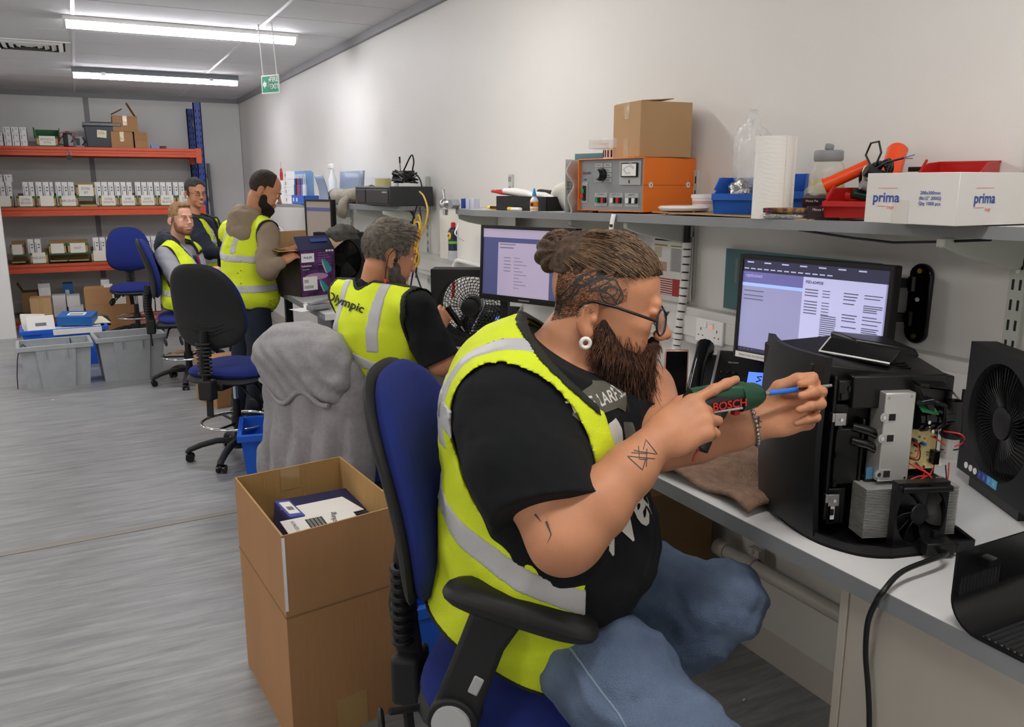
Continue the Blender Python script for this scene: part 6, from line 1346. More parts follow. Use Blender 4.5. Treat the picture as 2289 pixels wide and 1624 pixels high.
for i, q_ in enumerate([[(932, 460, 0), (922, 500, .02), (930, 560, .03), (918, 640, .03), (912, 700, .05)], [(938, 462, 0), (940, 500, 0), (920, 530, 0), (925, 590, 0), (940, 640, .02), (960, 690, .05)], [(860, 500, .1), (890, 482, .05), (912, 470, 0), (926, 486, 0), (935, 520, 0), (930, 620, .02)], [(925, 462, .05), (915, 520, .05), (910, 600, .06), (914, 720, .06)]]):
    hang('black_cable', 'black cable hanging under the right end of the far shelf, %s' % ['straight down', 'bending towards the square fan', 'arching from behind the head', 'nearest the wall'][i], q_, .0055, BLACK)
# far bench items
pb0 = K(674, 664, z=ZB); pbr = K(752, 655, z=ZB)
fd = (pbr-pb0).normalized(); sd = Vector((-fd.y, fd.x, 0)); 
if sd.y < 0: sd = -sd
brz = math.atan2(fd.y, fd.x)
bx_ = thing('product_carton', 'open dark purple steam iron carton with its flaps up, in front of the standing man', 'box', pb0, brz)
Wb, Db, Hb = (pbr-pb0).length, .30, .305
PD = mat('carton_dark_print', '1c1622', .35, var=.8, vscale=9, var2='3a2b33')
mb = MB().b2((0, 0, 0), (Wb, .003, Hb)).b2((0, Db-.003, 0), (Wb, Db, Hb)).b2((0, 0, 0), (.003, Db, Hb)).b2((Wb-.003, 0, 0), (Wb, Db, Hb)).b2((0, 0, 0), (Wb, Db, .003))
obj('walls', mb, PD, bx_)
obj('front_print', MB().b2((.004, -.001, .004), (Wb-.004, 0, Hb-.004)), PURPLE, bx_)
obj('steam_print', MB().ball((Wb*.45, -.0012, Hb*.42), (Wb*.33, .0006, .022), 20), mat('steam_print', 'b285b0', .4), bx_)
wp_ = obj('brand_panel', MB().b2((.012, -.003, Hb*.74), (Wb*.40, -.0015, Hb*.93)), WHITEG, bx_); text('brand', 'PHILIPS', .021, (.012+Wb*.18, -.0032, Hb*.835), (1, 0, 0), (0, 0, 1), INKB, wp_, bold=True)
text('range_name', 'PerfectCare', .016, (.05, -.0015, Hb*.66), (1, 0, 0), (0, 0, 1), WHITEG, bx_, bold=True); text('range_name', 'Compact Plus', .010, (.045, -.0015, Hb*.585), (1, 0, 0), (0, 0, 1), WHITEG, bx_)
for k in range(6): obj('feature_line', MB().b2((Wb*.52, -.0015, Hb*(.92-.05*k)), (Wb*(.75+.06*(k % 3)), -.001, Hb*(.926-.05*k))), mat('lilac_text', 'b8a0c0', .5), bx_)
for k in range(3): obj('pictogram', MB().b2((Wb*(.74+.08*k), -.0016, Hb*.945), (Wb*(.80+.08*k), -.001, Hb*.985)), WHITEP, bx_)
ql = obj('stock_label', MB().b2((.018, -.003, .04), (Wb*.46, -.0015, .13)), PAPER, bx_); mb = MB()
for k in range(12): mb.b2((.026+.006*k, -.0036, .052), (.029+.006*k, -.003, .072))
for k in range(7): mb.b2((.026+.005*k, -.0036, .09), (.0285+.005*k, -.003, .112))
tag(obj('barcode', mb, INKG, ql), kind='stuff')
for dx_, dz_, s_ in ((.60, .19, 1), (.52, .06, .85)):
    ir = obj('iron_picture', MB().add([(Wb*dx_+s_*x, -.002, dz_+s_*z) for x, z in ((0, .05), (.01, .055), (.045, .03), (.08, -.01), (.075, -.035), (.045, -.045), (.03, -.03))], [(0, 1, 2, 3, 4, 5, 6)]), mat('teal_iron', '2f8f96', .35), bx_); obj('iron_sole', MB().add([(Wb*dx_+s_*x, -.003, dz_+s_*z) for x, z in ((0, .05), (.012, .03), (.035, -.03), (.045, -.05), (.03, -.04), (.008, .01))], [(0, 1, 2, 3, 4, 5)]), mat('iron_sole_grey', 'b9c6cc', .3), ir)
obj('front_flap', MB().add([(0, 0, Hb), (Wb, 0, Hb), (Wb+.02, .10, Hb+.085), (.03, .10, Hb+.085), (0, .004, Hb), (Wb, .004, Hb), (Wb+.02, .103, Hb+.082), (.03, .103, Hb+.082)], [(0, 1, 2, 3), (7, 6, 5, 4), (2, 6, 7, 3), (0, 3, 7, 4), (1, 5, 6, 2)]), NAVY, bx_)
obj('flap_print', MB().add([(Wb*.45, .048, Hb+.048), (Wb*.95, .048, Hb+.048), (Wb*.97, .075, Hb+.069), (Wb*.47, .075, Hb+.069)], [(0, 1, 2, 3)]), INKB, bx_)
obj('right_flap', MB().add([(Wb, 0, Hb), (Wb, Db, Hb), (Wb+.10, Db-.03, Hb+.07), (Wb+.10, .02, Hb+.05)], [(0, 1, 2, 3)]).add([(Wb, 0, Hb-.003), (Wb, Db, Hb-.003), (Wb+.10, Db-.03, Hb+.067), (Wb+.10, .02, Hb+.047)], [(3, 2, 1, 0)]), CARD2, bx_)
lf = obj('left_flap', MB().add([(0, 0, Hb), (0, Db, Hb), (-.13, Db+.02, Hb+.03), (-.13, .03, Hb-.0)], [(3, 2, 1, 0)]).add([(0, 0, Hb-.003), (0, Db, Hb-.003), (-.13, Db+.02, Hb+.027), (-.13, .03, Hb-.003)], [(0, 1, 2, 3)]), CARD2, bx_)
obj('back_flap', MB().add([(0, Db, Hb), (Wb, Db, Hb), (Wb, Db+.03, Hb+.11), (0, Db+.03, Hb+.11)], [(3, 2, 1, 0)]).add([(0, Db+.004, Hb), (Wb, Db+.004, Hb), (Wb, Db+.034, Hb+.11), (0, Db+.034, Hb+.11)], [(0, 1, 2, 3)]), CARD2, bx_)
obj('yellow_label', MB().add([(-.02, .06, Hb+.0035), (-.02, .24, Hb+.008), (-.11, .24, Hb+.027), (-.11, .06, Hb+.012)], [(3, 2, 1, 0)]), mat('warning_yellow', 'eab830', .4), lf)
def bitem(name, label, cat, u, v, z=ZB): return thing(name, label, cat, K(u, v, z=z))
t = bitem('soap_bottle', 'dark red pump bottle on the far bench near the racking side', 'bottle', 667, 624)
obj('bottle', MB().lathe([(.04, .14), (.043, .15), (.043, .25), (.025, .285), (.012, .295)], n=20), mat('wine_red', '5c1420', .25), t, smooth=50); obj('pump', MB().cyl((0, 0, .29), (0, 0, .33), .008).box((0, -.01, .335), (.02, .04, .012)), BLACK, t)
obj('stand', MB().b2((-.06, -.06, 0), (.06, .06, .14)), WHITEP, t, bevel=.01)
t = bitem('white_dispenser', 'white plastic containers behind the open product carton', 'container', 650, 618)
obj('box', MB().b2((-.1, -.06, 0), (.1, .08, .16)), WHITEG, t, bevel=.02); obj('spout', MB().tube([(.03, -.07, .03), (.03, -.09, .10), (.03, -.07, .15)], .02, 10), WHITEP, t, smooth=60)
t = thing('white_bent_pipe', 'thin white bent pipe in front of the standing man\'s chest', 'pipe', K(630, 600, z=ZB)); obj('pipe', MB().tube([(-.08, 0, .36), (-.02, 0, .37), (.02, 0, .35), (.03, 0, .3), (.03, 0, 0)], .010, 10), WHITEG, t, smooth=60)
crumple('dark grey crumpled cloth lying on the far square fan', K(768, 520, d=5.55), (.10, .10, .05), 26, mat('dark_grey_cloth', '5c5a54', .95, bump=.6, bscale=60), .3, 'grey_cloth')
for i, (u, v, a, m) in enumerate([(695, 690, .3, PAPER), (718, 682, -.2, PAPER), (730, 676, .1, CARD2), (905, 645, .5, PAPER), (930, 655, .1, PAPER), (955, 665, .8, PAPER)]):
    tag(obj('paper_sheet', MB().box(K(u, v, z=ZB+.003+.002*i), (.21, .14, .002), rot=(0, 0, a)), m), '%s sheet on the bench, %s' % (['white', 'white', 'brown', 'white', 'white', 'white'][i], ['at the corner beside the standing man', 'beside the grey stapler', 'under the product carton', 'behind the grey bearded man', 'between grey bearded man and square fan', 'against the foot of the square fan'][i]), 'paper')
t = thing('stapler', 'grey plastic stapler on the papers of the far bench', 'stapler', K(715, 690, z=ZB+.01), .5); obj('body', MB().b2((-.08, -.03, 0), (.08, .03, .03)), GREYP, t, bevel=.006); obj('top_arm', MB().box((0, 0, .045), (.16, .035, .018), rot=(0, -.1, 0)), GREYP, t, bevel=.005)
tag(obj('paper_stack', MB().grid(lambda u, v: (K(1035, 720, z=ZB).x+.14*u-.02*v, K(1035, 720, z=ZB).y-.12*u+.03*v+.02*math.sin(3*v), ZB+.02+.22*v+.03*u), 6, 6, .006), PAPER, smooth=180), 'white papers propped upright behind the desk phone of the grey bearded man', 'paper')
t = thing('round_badge', 'round grey label roll with a barcode beside the second desk phone', 'roll', K(1148, 740, z=ZB), math.radians(30)); obj('disc', MB().cyl((0, 0, .05), (0, .02, .05), .045, n=28), GREYP, t, smooth=40); obj('label', MB().b2((-.02, -.002, .03), (.02, 0, .06)), PAPER, t)
t = thing('white_adapter', 'white plugs and cable on the bench beside the elbow of the grey bearded man', 'adapter', K(1055, 800, z=ZB), .4); obj('plug', MB().b2((-.03, -.02, 0), (.03, .02, .035)), WHITEG, t, bevel=.008); obj('plug', MB().b2((.04, -.06, 0), (.09, -.02, .03)), WHITEG, t, bevel=.008); obj('lead', MB().tube(catmull([(0, 0, .02), (-.03, -.05, .05), (0, -.1, .06), (.05, -.05, .03)]), .003, 6), WHITEG, t, smooth=60)
t = thing('power_socket_box', 'white bench plug box beside the second desk phone', 'adapter', K(1172, 726, z=ZB), .4); obj('box', MB().b2((-.05, -.03, 0), (.05, .03, .06)), WHITEG, t, bevel=.01); obj('white_loop', MB().tube([(.04*math.cos(a), 0, .08+.035*math.sin(a)) for a in [2*PI*i/16 for i in range(16)]], .004, 6, closed=True), WHITEG, t, smooth=60)
# ================================================================ figures: implicit surfaces meshed by surface nets
f32 = np.float32
def A3(p): return np.array(tuple(p), f32)
def _cap(a, b, ra, rb):
    a, b = A3(a), A3(b); ba = b-a; bb = float(ba@ba)+1e-12
    def fn(P):
        q = P-a; t = np.clip((q@ba)/bb, 0, 1); q = q-t[:, None]*ba
        return np.sqrt((q*q).sum(1))-(ra+(rb-ra)*t)
    return fn, (a+b)/2, math.sqrt(bb)/2+max(ra, rb)
def _ell(c, r, R=None):
    c = A3(c); r = np.array(r, f32); M_ = np.array(R if R is not None else np.eye(3), f32)
    def fn(P):
        q = (P-c)@M_; k0 = np.sqrt(((q/r)**2).sum(1)); k1 = np.sqrt(((q/(r*r))**2).sum(1))+1e-9
        return k0*(k0-1)/k1
    return fn, c, float(max(r))
def _ecap(a, b, wa, wb, side):
    "tapered limb with an elliptic section: wa, wb = (half width along side, half depth)"
    a, b = A3(a), A3(b); z = b-a; L_ = float(np.linalg.norm(z)); z = z/L_; s = A3(side); s = s-z*float(s@z); s /= np.linalg.norm(s); y = np.cross(z, s)
    def fn(P):
        q = P-a; qz = q@z; t = np.clip(qz/L_, 0, 1); e = qz-t*L_; w = wa[0]+(wb[0]-wa[0])*t; d = wa[1]+(wb[1]-wa[1])*t; m = np.minimum(w, d)
        x_, y_ = q@s, q@y; k0 = np.sqrt((x_/w)**2+(y_/d)**2+(e/m)**2); k1 = np.sqrt((x_/w**2)**2+(y_/d**2)**2+(e/m**2)**2)+1e-9
        return k0*(k0-1)/k1
    return fn, (a+b)/2, L_/2+max(*wa, *wb)
def _rbox(c, h, R=None, r=.005):
    c = A3(c); h = np.array(h, f32)-r; M_ = np.array(R if R is not None else np.eye(3), f32)
    def fn(P):
        q = np.abs((P-c)@M_)-h; return np.sqrt((np.maximum(q, 0)**2).sum(1))+np.minimum(q.max(1), 0)-r
    return fn, c, float(np.linalg.norm(h))+r
class SD:
    def __init__(s): s.p = []; s.post = None; s.off = 0
    def u(s, pr, k=.015): s.p.append(('u', k, *pr)); return s
    def sub(s, pr, k=.008): s.p.append(('s', k, *pr)); return s
    def cap(s, a, b, ra, rb=None, k=.015): return s.u(_cap(a, b, ra, ra if rb is None else rb), k)
    def ell(s, c, r, R=None, k=.015): return s.u(_ell(c, r, R), k)
    def chain(s, pts, rs, k=.012):
        for a, b, r1, r2 in zip(pts[:-1], pts[1:], rs[:-1], rs[1:]): s.cap(a, b, r1, r2, k)
        return s
    def __call__(s, P):
        F = None
        for op, k, fn, c, r in s.p:
            d = fn(P)
            if F is None: F = d
            elif op == 'u': h_ = np.maximum(k-np.abs(F-d), 0)/k; F = np.minimum(F, d)-h_*h_*k*.25
            else: h_ = np.maximum(k-np.abs(F+d), 0)/k; F = np.maximum(F, -d)+h_*h_*k*.25
        return F
    def copy(s): n = SD(); n.p = list(s.p); return n
def eval_sdf(sd, P, cen, Rb):
    "P (nb, n, 3) samples of blocks with centres cen; far shapes are skipped block by block"
    nb, n, _ = P.shape; F = np.full((nb, n), 9., f32); D0 = sd(cen)
    for op, k, fn, c, r in sd.p:
        dc = fn(cen)
        m = (dc < np.maximum(D0, 0)+2.4*Rb+k) if op == 'u' else (dc < 2.4*Rb+k)
        if not m.any(): continue
        d = fn(P[m].reshape(-1, 3)).reshape(-1, n); G = F[m]
        if op == 'u': h_ = np.maximum(k-np.abs(G-d), 0)/k; G = np.minimum(G, d)-h_*h_*k*.25
        else: h_ = np.maximum(k-np.abs(G+d), 0)/k; G = np.maximum(G, -d)+h_*h_*k*.25
        F[m] = G
    return F
def smesh(sd, h, post=None, smooth=1, bounds=None, margin=.03):
    """surface net of sd (an SD); post(P, F) -> F may carve, shell or ripple it"""
    B = 8
    us = [(c, r) for op, k, fn, c, r in sd.p if op == 'u']
    lo = np.min([c-r for c, r in us], 0)-margin; hi = np.max([c+r for c, r in us], 0)+margin
    if bounds is not None: lo = np.maximum(lo, A3(bounds[0])); hi = np.minimum(hi, A3(bounds[1]))
    nb = np.ceil((hi-lo)/(B*h)).astype(int)+1
    I = np.stack(np.meshgrid(*[np.arange(k) for k in nb], indexing='ij'), -1).reshape(-1, 3)
    cen = (lo+(I+.5)*B*h).astype(f32); Rb = B*h*.87
    D0 = sd(cen)
    act = np.abs(D0) < 1.5*Rb+margin
    if post is not None:
        D1 = post(cen, D0); act &= (D1 < 2.2*Rb)
    I = I[act]; cen = cen[act]
    loc = np.stack(np.meshgrid(*[np.arange(B+1)]*3, indexing='ij'), -1).reshape(-1, 3)
    V = np.empty((len(I), (B+1)**3), f32)
    for s in range(0, len(I), 600):
        P = (lo+(I[s:s+600, None, :]*B+loc[None])*h).astype(f32)
        F = eval_sdf(sd, P, cen[s:s+600], Rb)
        if post is not None: F = post(P.reshape(-1, 3), F.reshape(-1)).reshape(F.shape)
        V[s:s+600] = F
    V = V.reshape(-1, B+1, B+1, B+1)
    acc = np.zeros(V.shape[:1]+(B, B, B, 3), f32); cnt = np.zeros(V.shape[:1]+(B, B, B), f32)
    sl = lambda o: slice(o, B+o)
    for ax in range(3):
        b, c = [k for k in range(3) if k != ax]
        for ob in (0, 1):
            for oc in (0, 1):
                o0 = [0, 0, 0]; o0[b] = ob; o0[c] = oc; o1 = list(o0); o1[ax] = 1
                v0 = V[:, sl(o0[0]), sl(o0[1]), sl(o0[2])]; v1 = V[:, sl(o1[0]), sl(o1[1]), sl(o1[2])]
                m = (v0 < 0) != (v1 < 0); t = np.where(m, v0/np.where(m, v0-v1, 1), 0)
                cnt += m
                for q in range(3): acc[..., q] += np.where(m, (t if q == ax else o0[q]), 0)
    w_ = np.nonzero(cnt > 0); bi = w_[0]; ci = np.stack(w_[1:], -1)
    g = I[bi]*B+ci; pos = lo+(g+acc[w_]/cnt[w_][:, None])*h
    dims = nb*B+2; key = ((g[:, 0]+1)*dims[1]+g[:, 1]+1)*dims[2]+g[:, 2]+1
    o_ = np.argsort(key); key = key[o_]; pos = pos[o_]
    faces = []
    for ax in range(3):
        b, c = (ax+1) % 3, (ax+2) % 3; o1 = [0, 0, 0]; o1[ax] = 1
        v0 = V[:, :B, :B, :B]; v1 = V[:, sl(o1[0]), sl(o1[1]), sl(o1[2])]
        e = np.nonzero((v0 < 0) != (v1 < 0)); gg = I[e[0]]*B+np.stack(e[1:], -1); fl_ = v0[e] < 0
        def kk(db, dc):
            q = gg.copy(); q[:, b] -= db; q[:, c] -= dc; k_ = ((q[:, 0]+1)*dims[1]+q[:, 1]+1)*dims[2]+q[:, 2]+1
            j = np.clip(np.searchsorted(key, k_), 0, len(key)-1); return j, key[j] == k_
        K4 = [kk(0, 0), kk(1, 0), kk(1, 1), kk(0, 1)]; ok = K4[0][1] & K4[1][1] & K4[2][1] & K4[3][1]
        Q = np.stack([k_[0] for k_ in K4], -1)[ok]; f_ = fl_[ok]; Q[~f_] = Q[~f_][:, ::-1]; faces.append(Q)
    faces = np.concatenate(faces)
    for _ in range(smooth):
        e = np.concatenate([faces[:, [0, 1]], faces[:, [1, 2]], faces[:, [2, 3]], faces[:, [3, 0]]]); s_ = np.zeros_like(pos); n_ = np.zeros(len(pos))
        for q in range(3): s_[:, q] = np.bincount(e[:, 0], pos[e[:, 1], q], len(pos))+np.bincount(e[:, 1], pos[e[:, 0], q], len(pos))
        n_ = np.bincount(e[:, 0], minlength=len(pos))+np.bincount(e[:, 1], minlength=len(pos)); n_ = np.maximum(n_, 1)
        pos = pos*.5+.5*s_/n_[:, None]
    return pos, faces
def nmesh(name, pos, faces, mats, parent, world=True):
    me = D.meshes.new(name); me.vertices.add(len(pos)); me.vertices.foreach_set('co', np.asarray(pos, f32).ravel())
    me.loops.add(faces.size); me.loops.foreach_set('vertex_index', faces.ravel().astype(np.int32))
    me.polygons.add(len(faces)); me.polygons.foreach_set('loop_start', np.arange(0, faces.size, 4, dtype=np.int32)); me.polygons.foreach_set('loop_total', np.full(len(faces), 4, np.int32))
    me.update(); me.validate()
    return link(name, me, mats, parent, smooth=180, world=world)
def pieces(pos, faces, keep=.06):
    lab = np.arange(len(pos)); e = np.concatenate([faces[:, [0, 1]], faces[:, [1, 2]], faces[:, [2, 3]]])
    for _ in range(400):
        m = np.minimum(lab[e[:, 0]], lab[e[:, 1]]); new = lab.copy(); np.minimum.at(new, e[:, 0], m); np.minimum.at(new, e[:, 1], m); new = new[new]; new = new[new]
        if (new == lab).all(): break
        lab = new
    fl = lab[faces[:, 0]]; u, n_ = np.unique(fl, return_counts=True); out = []
    for k_, c_ in sorted(zip(u, n_), key=lambda t: -t[1]):
        if c_ < keep*n_.max(): continue
        F_ = faces[fl == k_]; ids = np.unique(F_); mp = np.zeros(len(pos), int); mp[ids] = np.arange(len(ids)); out.append((pos[ids], mp[F_]))
    return out
def sobj(name, sd, h, m, parent, **k):
    pos, faces = smesh(sd, h, **k); ps = pieces(pos, faces, .12 if name in ('shoulder_band', 'vest_binding', 'reflective_band') else .9)
    for pos, faces in ps[::-1]: o = nmesh(name, pos, faces, m, parent); o_pos[o.name] = (pos, faces)
    return o
o_pos = {}
def bvh_of(o):
    pos, faces = o_pos[o.name]; return BVHTree.FromPolygons([tuple(p) for p in pos.tolist()], faces.tolist())
def wob(P, amp, f, seed=0):
    s = seed*1.7; x, y, z = P[:, 0]*f, P[:, 1]*f, P[:, 2]*f
    return amp*(np.sin(x*1.1+2.1*np.sin(y*.7+s)+s)*np.sin(z*1.3+1.3*np.sin(x*.9+s*2))+.6*np.sin(y*2.1+1.7*np.sin(z*1.9+s)+s)*np.sin(x*1.7+z*1.1+s))
# ---------------------------------------------------------------- body parts
def hframe(heading, pitch=0, roll=0):
    "columns: right, forward, up of a head or body that faces the heading (degrees from +y to +x), pitched down by pitch"
    return Matrix.Rotation(-math.radians(heading), 3, 'Z') @ Matrix.Rotation(-math.radians(pitch), 3, 'X') @ Matrix.Rotation(math.radians(roll), 3, 'Y')
def npR(R): return np.array([list(r) for r in R], f32)
def head_sd(sd, o, R, s=1., smile=0, ear=True, fat=0):
    T = lambda x, y, z: Vector(o)+R @ (Vector((x, y, z))*s); M_ = npR(R); E = lambda c, r, k=.012, RR=None: sd.ell(T(*c), [q*s for q in r], M_ if RR is None else npR(R @ RR), k)
    E((0, -.012, .045), (.075, .090, .088), .02); E((0, .035, .045), (.064, .058, .066), .02)
    E((0, .030, -.02), (.062+fat, .060, .082), .02); E((0, .030, -.072), (.052+fat, .052, .040), .02); E((0, .074, -.098), (.022, .018, .018), .02)
    for q in (-1, 1): E((q*.040, .064, -.014), (.021, .022, .018), .016); E((q*(.038+.006*smile), .060, -.045), (.020, .024, .022), .016)
    sd.cap(T(-.034, .090, .029), T(.034, .090, .029), .0085*s, k=.014*s)
    for q in (-1, 1): sd.sub(_ell(T(q*.031, .106, .008), [.018*s, .014*s, .0105*s], M_), .012*s)
    sd.cap(T(0, .090, .020), T(0, .116, -.024), .0075*s, .0105*s, .010*s); E((0, .118, -.027), (.0115, .011, .010), .006)
    for q in (-1, 1): E((q*.0125, .107, -.031), (.0085, .011, .0085), .006); E((q*.031, .0875, .0155), (.0165, .010, .0055), .004); E((q*.031, .086, -.0015), (.015, .009, .004), .004)
    w_ = .024+.010*smile
    E((0, .0945, -.056), (w_, .010, .0060), .006); E((0, .0925, -.0695-.003*smile), (w_*.8, .010, .0075), .006)
    if ear:
        for q in (-1, 1):
            rr_ = Matrix.Rotation(q*.35, 3, 'Z') @ Matrix.Rotation(-.22, 3, 'X')
            E((q*.080, -.028, -.008), (.0075, .019, .031), .006, rr_); E((q*.080, -.022, -.036), (.006, .010, .010), .008, rr_)
            sd.sub(_ell(T(q*.088, -.024, -.006), [.0065*s, .010*s, .018*s], npR(R @ rr_)), .005*s)
            E((q*.082, -.016, -.010), (.004, .006, .007), .004, rr_)
    return T
def eyes(parent, T, R, s, iris='5a4632', down=0.0):
    for q in (-1, 1):
        c = T(q*.031, .0795-.005*(down > 0), .0075-.002*(down > 0)); mb = MB().ball(c, .0112*s, 14); e = obj('eye', mb, mat('eye_white', 'e8e2dc', .2), parent, smooth=180, world=True)
        fw = (R @ Vector((0, math.cos(down), -math.sin(down)))).normalized()
        mb = MB().cyl(c+fw*.0105*s, c+fw*.0122*s, .0052*s, .0046*s, n=14); obj('iris', mb, mat('iris_'+iris, iris, .15), e, world=False) if False else obj('iris', mb, mat('iris_'+iris, iris, .15), parent, smooth=60, world=True)
def hand_sd(sd, wrist, R, side, curls, thumb, s=1., spread=0, k=.006):
    "R columns: X across towards the thumb, Y along the hand, Z out of the back of the hand"
    T = lambda x, y, z: Vector(wrist)+R @ (Vector((x, y, z))*s); M_ = npR(R)
    sd.ell(T(.004, .050, 0), [.040*s, .050*s, .0155*s], M_, .014*s); sd.ell(T(.020, .034, -.008), [.020*s, .032*s, .015*s], M_, .012*s); sd.ell(T(-.020, .038, -.006), [.018*s, .034*s, .013*s], M_, .012*s)
    sd.cap(T(0, -.012, 0), T(0, .025, 0), .026*s, .022*s, .014*s)
    tips = []
    for i, (x, y, L_, r) in enumerate(((.029, .088, (.043, .026, .021), .0092), (.0095, .092, (.047, .030, .022), .0094), (-.010, .088, (.044, .028, .021), .0090), (-.028, .079, (.034, .022, .019), .0080))):
        c = curls[i]; p = T(x, y, 0); sd.ell(p, [.0105*s, .012*s, .0115*s], M_, .010*s); ang = 0; q = Vector((x, y, 0))
        sd.cap(T(x*.75, .045, 0), p, .010*s, .0100*s, .010*s)
        sx_ = spread*(x/.03)
        for j in range(3):
            ang += math.radians(c[j]); d_ = Vector((math.sin(sx_), math.cos(ang)*math.cos(sx_), -math.sin(ang))); q2 = q+d_*L_[j]
            sd.cap(T(*q), T(*q2), r*s*(1-.08*j), r*s*(.95-.10*j), k*s); q = q2
        tips.append((T(*q), R @ d_))
    q = Vector((.026, .018, -.010)); r = .0125
    for j, (L_, d_) in enumerate(zip((.042, .034, .026), thumb)):
        d_ = Vector(d_).normalized(); q2 = q+d_*L_; sd.cap(T(*q), T(*q2), r*s*(1.05-.08*j), r*s*(.95-.09*j), (.010 if j == 0 else k)*s); q = q2
    tips.append((T(*q), R @ d_))
    return T, tips
def strands(name, parent, paths, m, r=.0005, kind='stuff'):
    vs = []; fs = []; 
    for P in paths:
        o = len(vs); n_ = len(P)
        for i, p in enumerate(P):
            p = Vector(p); t_ = (Vector(P[min(i+1, n_-1)])-Vector(P[max(i-1, 0)])); t_ = t_.normalized() if t_.length > 1e-9 else Vector((0, 0, 1)); a = t_.orthogonal().normalized(); b = t_.cross(a); q = r*(1 if i < n_-1 else .3)
            for k_ in range(3): an = 2*PI*k_/3; vs.append(tuple(p+a*q*math.cos(an)+b*q*math.sin(an)))
        for i in range(n_-1):
            for k_ in range(3): fs.append((o+i*3+k_, o+i*3+(k_+1) % 3, o+i*3+3+(k_+1) % 3, o+i*3+3+k_))
    mb = MB(); mb.v = vs; mb.f = fs; mb.m = [0]*len(fs)
    o = obj(name, mb, m, parent, smooth=180, world=True); o['kind'] = kind; return o
def decal(name, target, pts_faces, origin, X, Y, m, parent, off=.0012, reach=.25):
    "lay a flat figure on the surface of target, along the figure's own normal"
    bv = bvh_of(target) if not isinstance(target, BVHTree) else target
    X = Vector(X).normalized(); Y = Vector(Y).normalized(); Z = X.cross(Y).normalized(); vs, fs_ = pts_faces; out = []; bad = set()
    for i, p in enumerate(vs):
        o_ = Vector(origin)+X*p[0]+Y*p[1]+Z*reach; h_ = bv.ray_cast(o_, -Z, reach*2)
        if h_[0] is None: bad.add(i); out.append(o_)
        else: out.append(h_[0]+(h_[1] if h_[1].dot(Z) > 0 else Z)*off)
    mb = MB().add(out, [f for f in fs_ if not any(i in bad for i in f)])
    return obj(name, mb, m, parent, world=True)
def subdiv(vf, n=1):
    bm = bmesh.new(); V_ = [bm.verts.new((p[0], p[1], 0)) for p in vf[0]]; bm.verts.ensure_lookup_table()
    for f in vf[1]:
        try: bm.faces.new([V_[i] for i in f])
        except ValueError: pass
    bmesh.ops.triangulate(bm, faces=bm.faces)
    for _ in range(n): bmesh.ops.subdivide_edges(bm, edges=bm.edges, cuts=1, use_grid_fill=True)
    bmesh.ops.triangulate(bm, faces=bm.faces)
    bm.verts.index_update(); r_ = ([(v.co.x, v.co.y, 0) for v in bm.verts], [tuple(v.index for v in f.verts) for f in bm.faces]); bm.free(); return r_
def stroke(P, w, n=None):
    "ribbon of width w along a flat polyline, as a figure for decal()"
    P = [Vector((p[0], p[1], 0)) for p in P]; Q = []
    for a, b in zip(P[:-1], P[1:]):
        c = max(1, int((b-a).length/.004)); Q += [a+(b-a)*i/c for i in range(c)]
    Q.append(P[-1]); vs = []; fs_ = []
    for i, p in enumerate(Q):
        t_ = (Q[min(i+1, len(Q)-1)]-Q[max(i-1, 0)]).normalized(); nn = Vector((-t_.y, t_.x, 0))*w/2*(1 if not callable(n) else n(i/(len(Q)-1))); vs += [tuple(p+nn), tuple(p-nn)]
    for i in range(len(Q)-1): fs_.append((2*i, 2*i+1, 2*i+3, 2*i+2))
    return vs, fs_
def merge(L_):
    vs = []; fs_ = []
    for v, f in L_: o = len(vs); vs += list(v); fs_ += [tuple(i+o for i in q) for q in f]
    return vs, fs_
SKIN = mat('skin_rosy', 'c88c69', .5, bump=.12, bscale=500, var=.07, vscale=14, sss=.12)
SKIN2 = mat('skin_fair', 'd39d86', .5, bump=.1, bscale=500, var=.07, vscale=14, sss=.12)
SKIN3 = mat('skin_tan', 'bd866a', .5, bump=.1, bscale=500, var=.07, vscale=14, sss=.12)
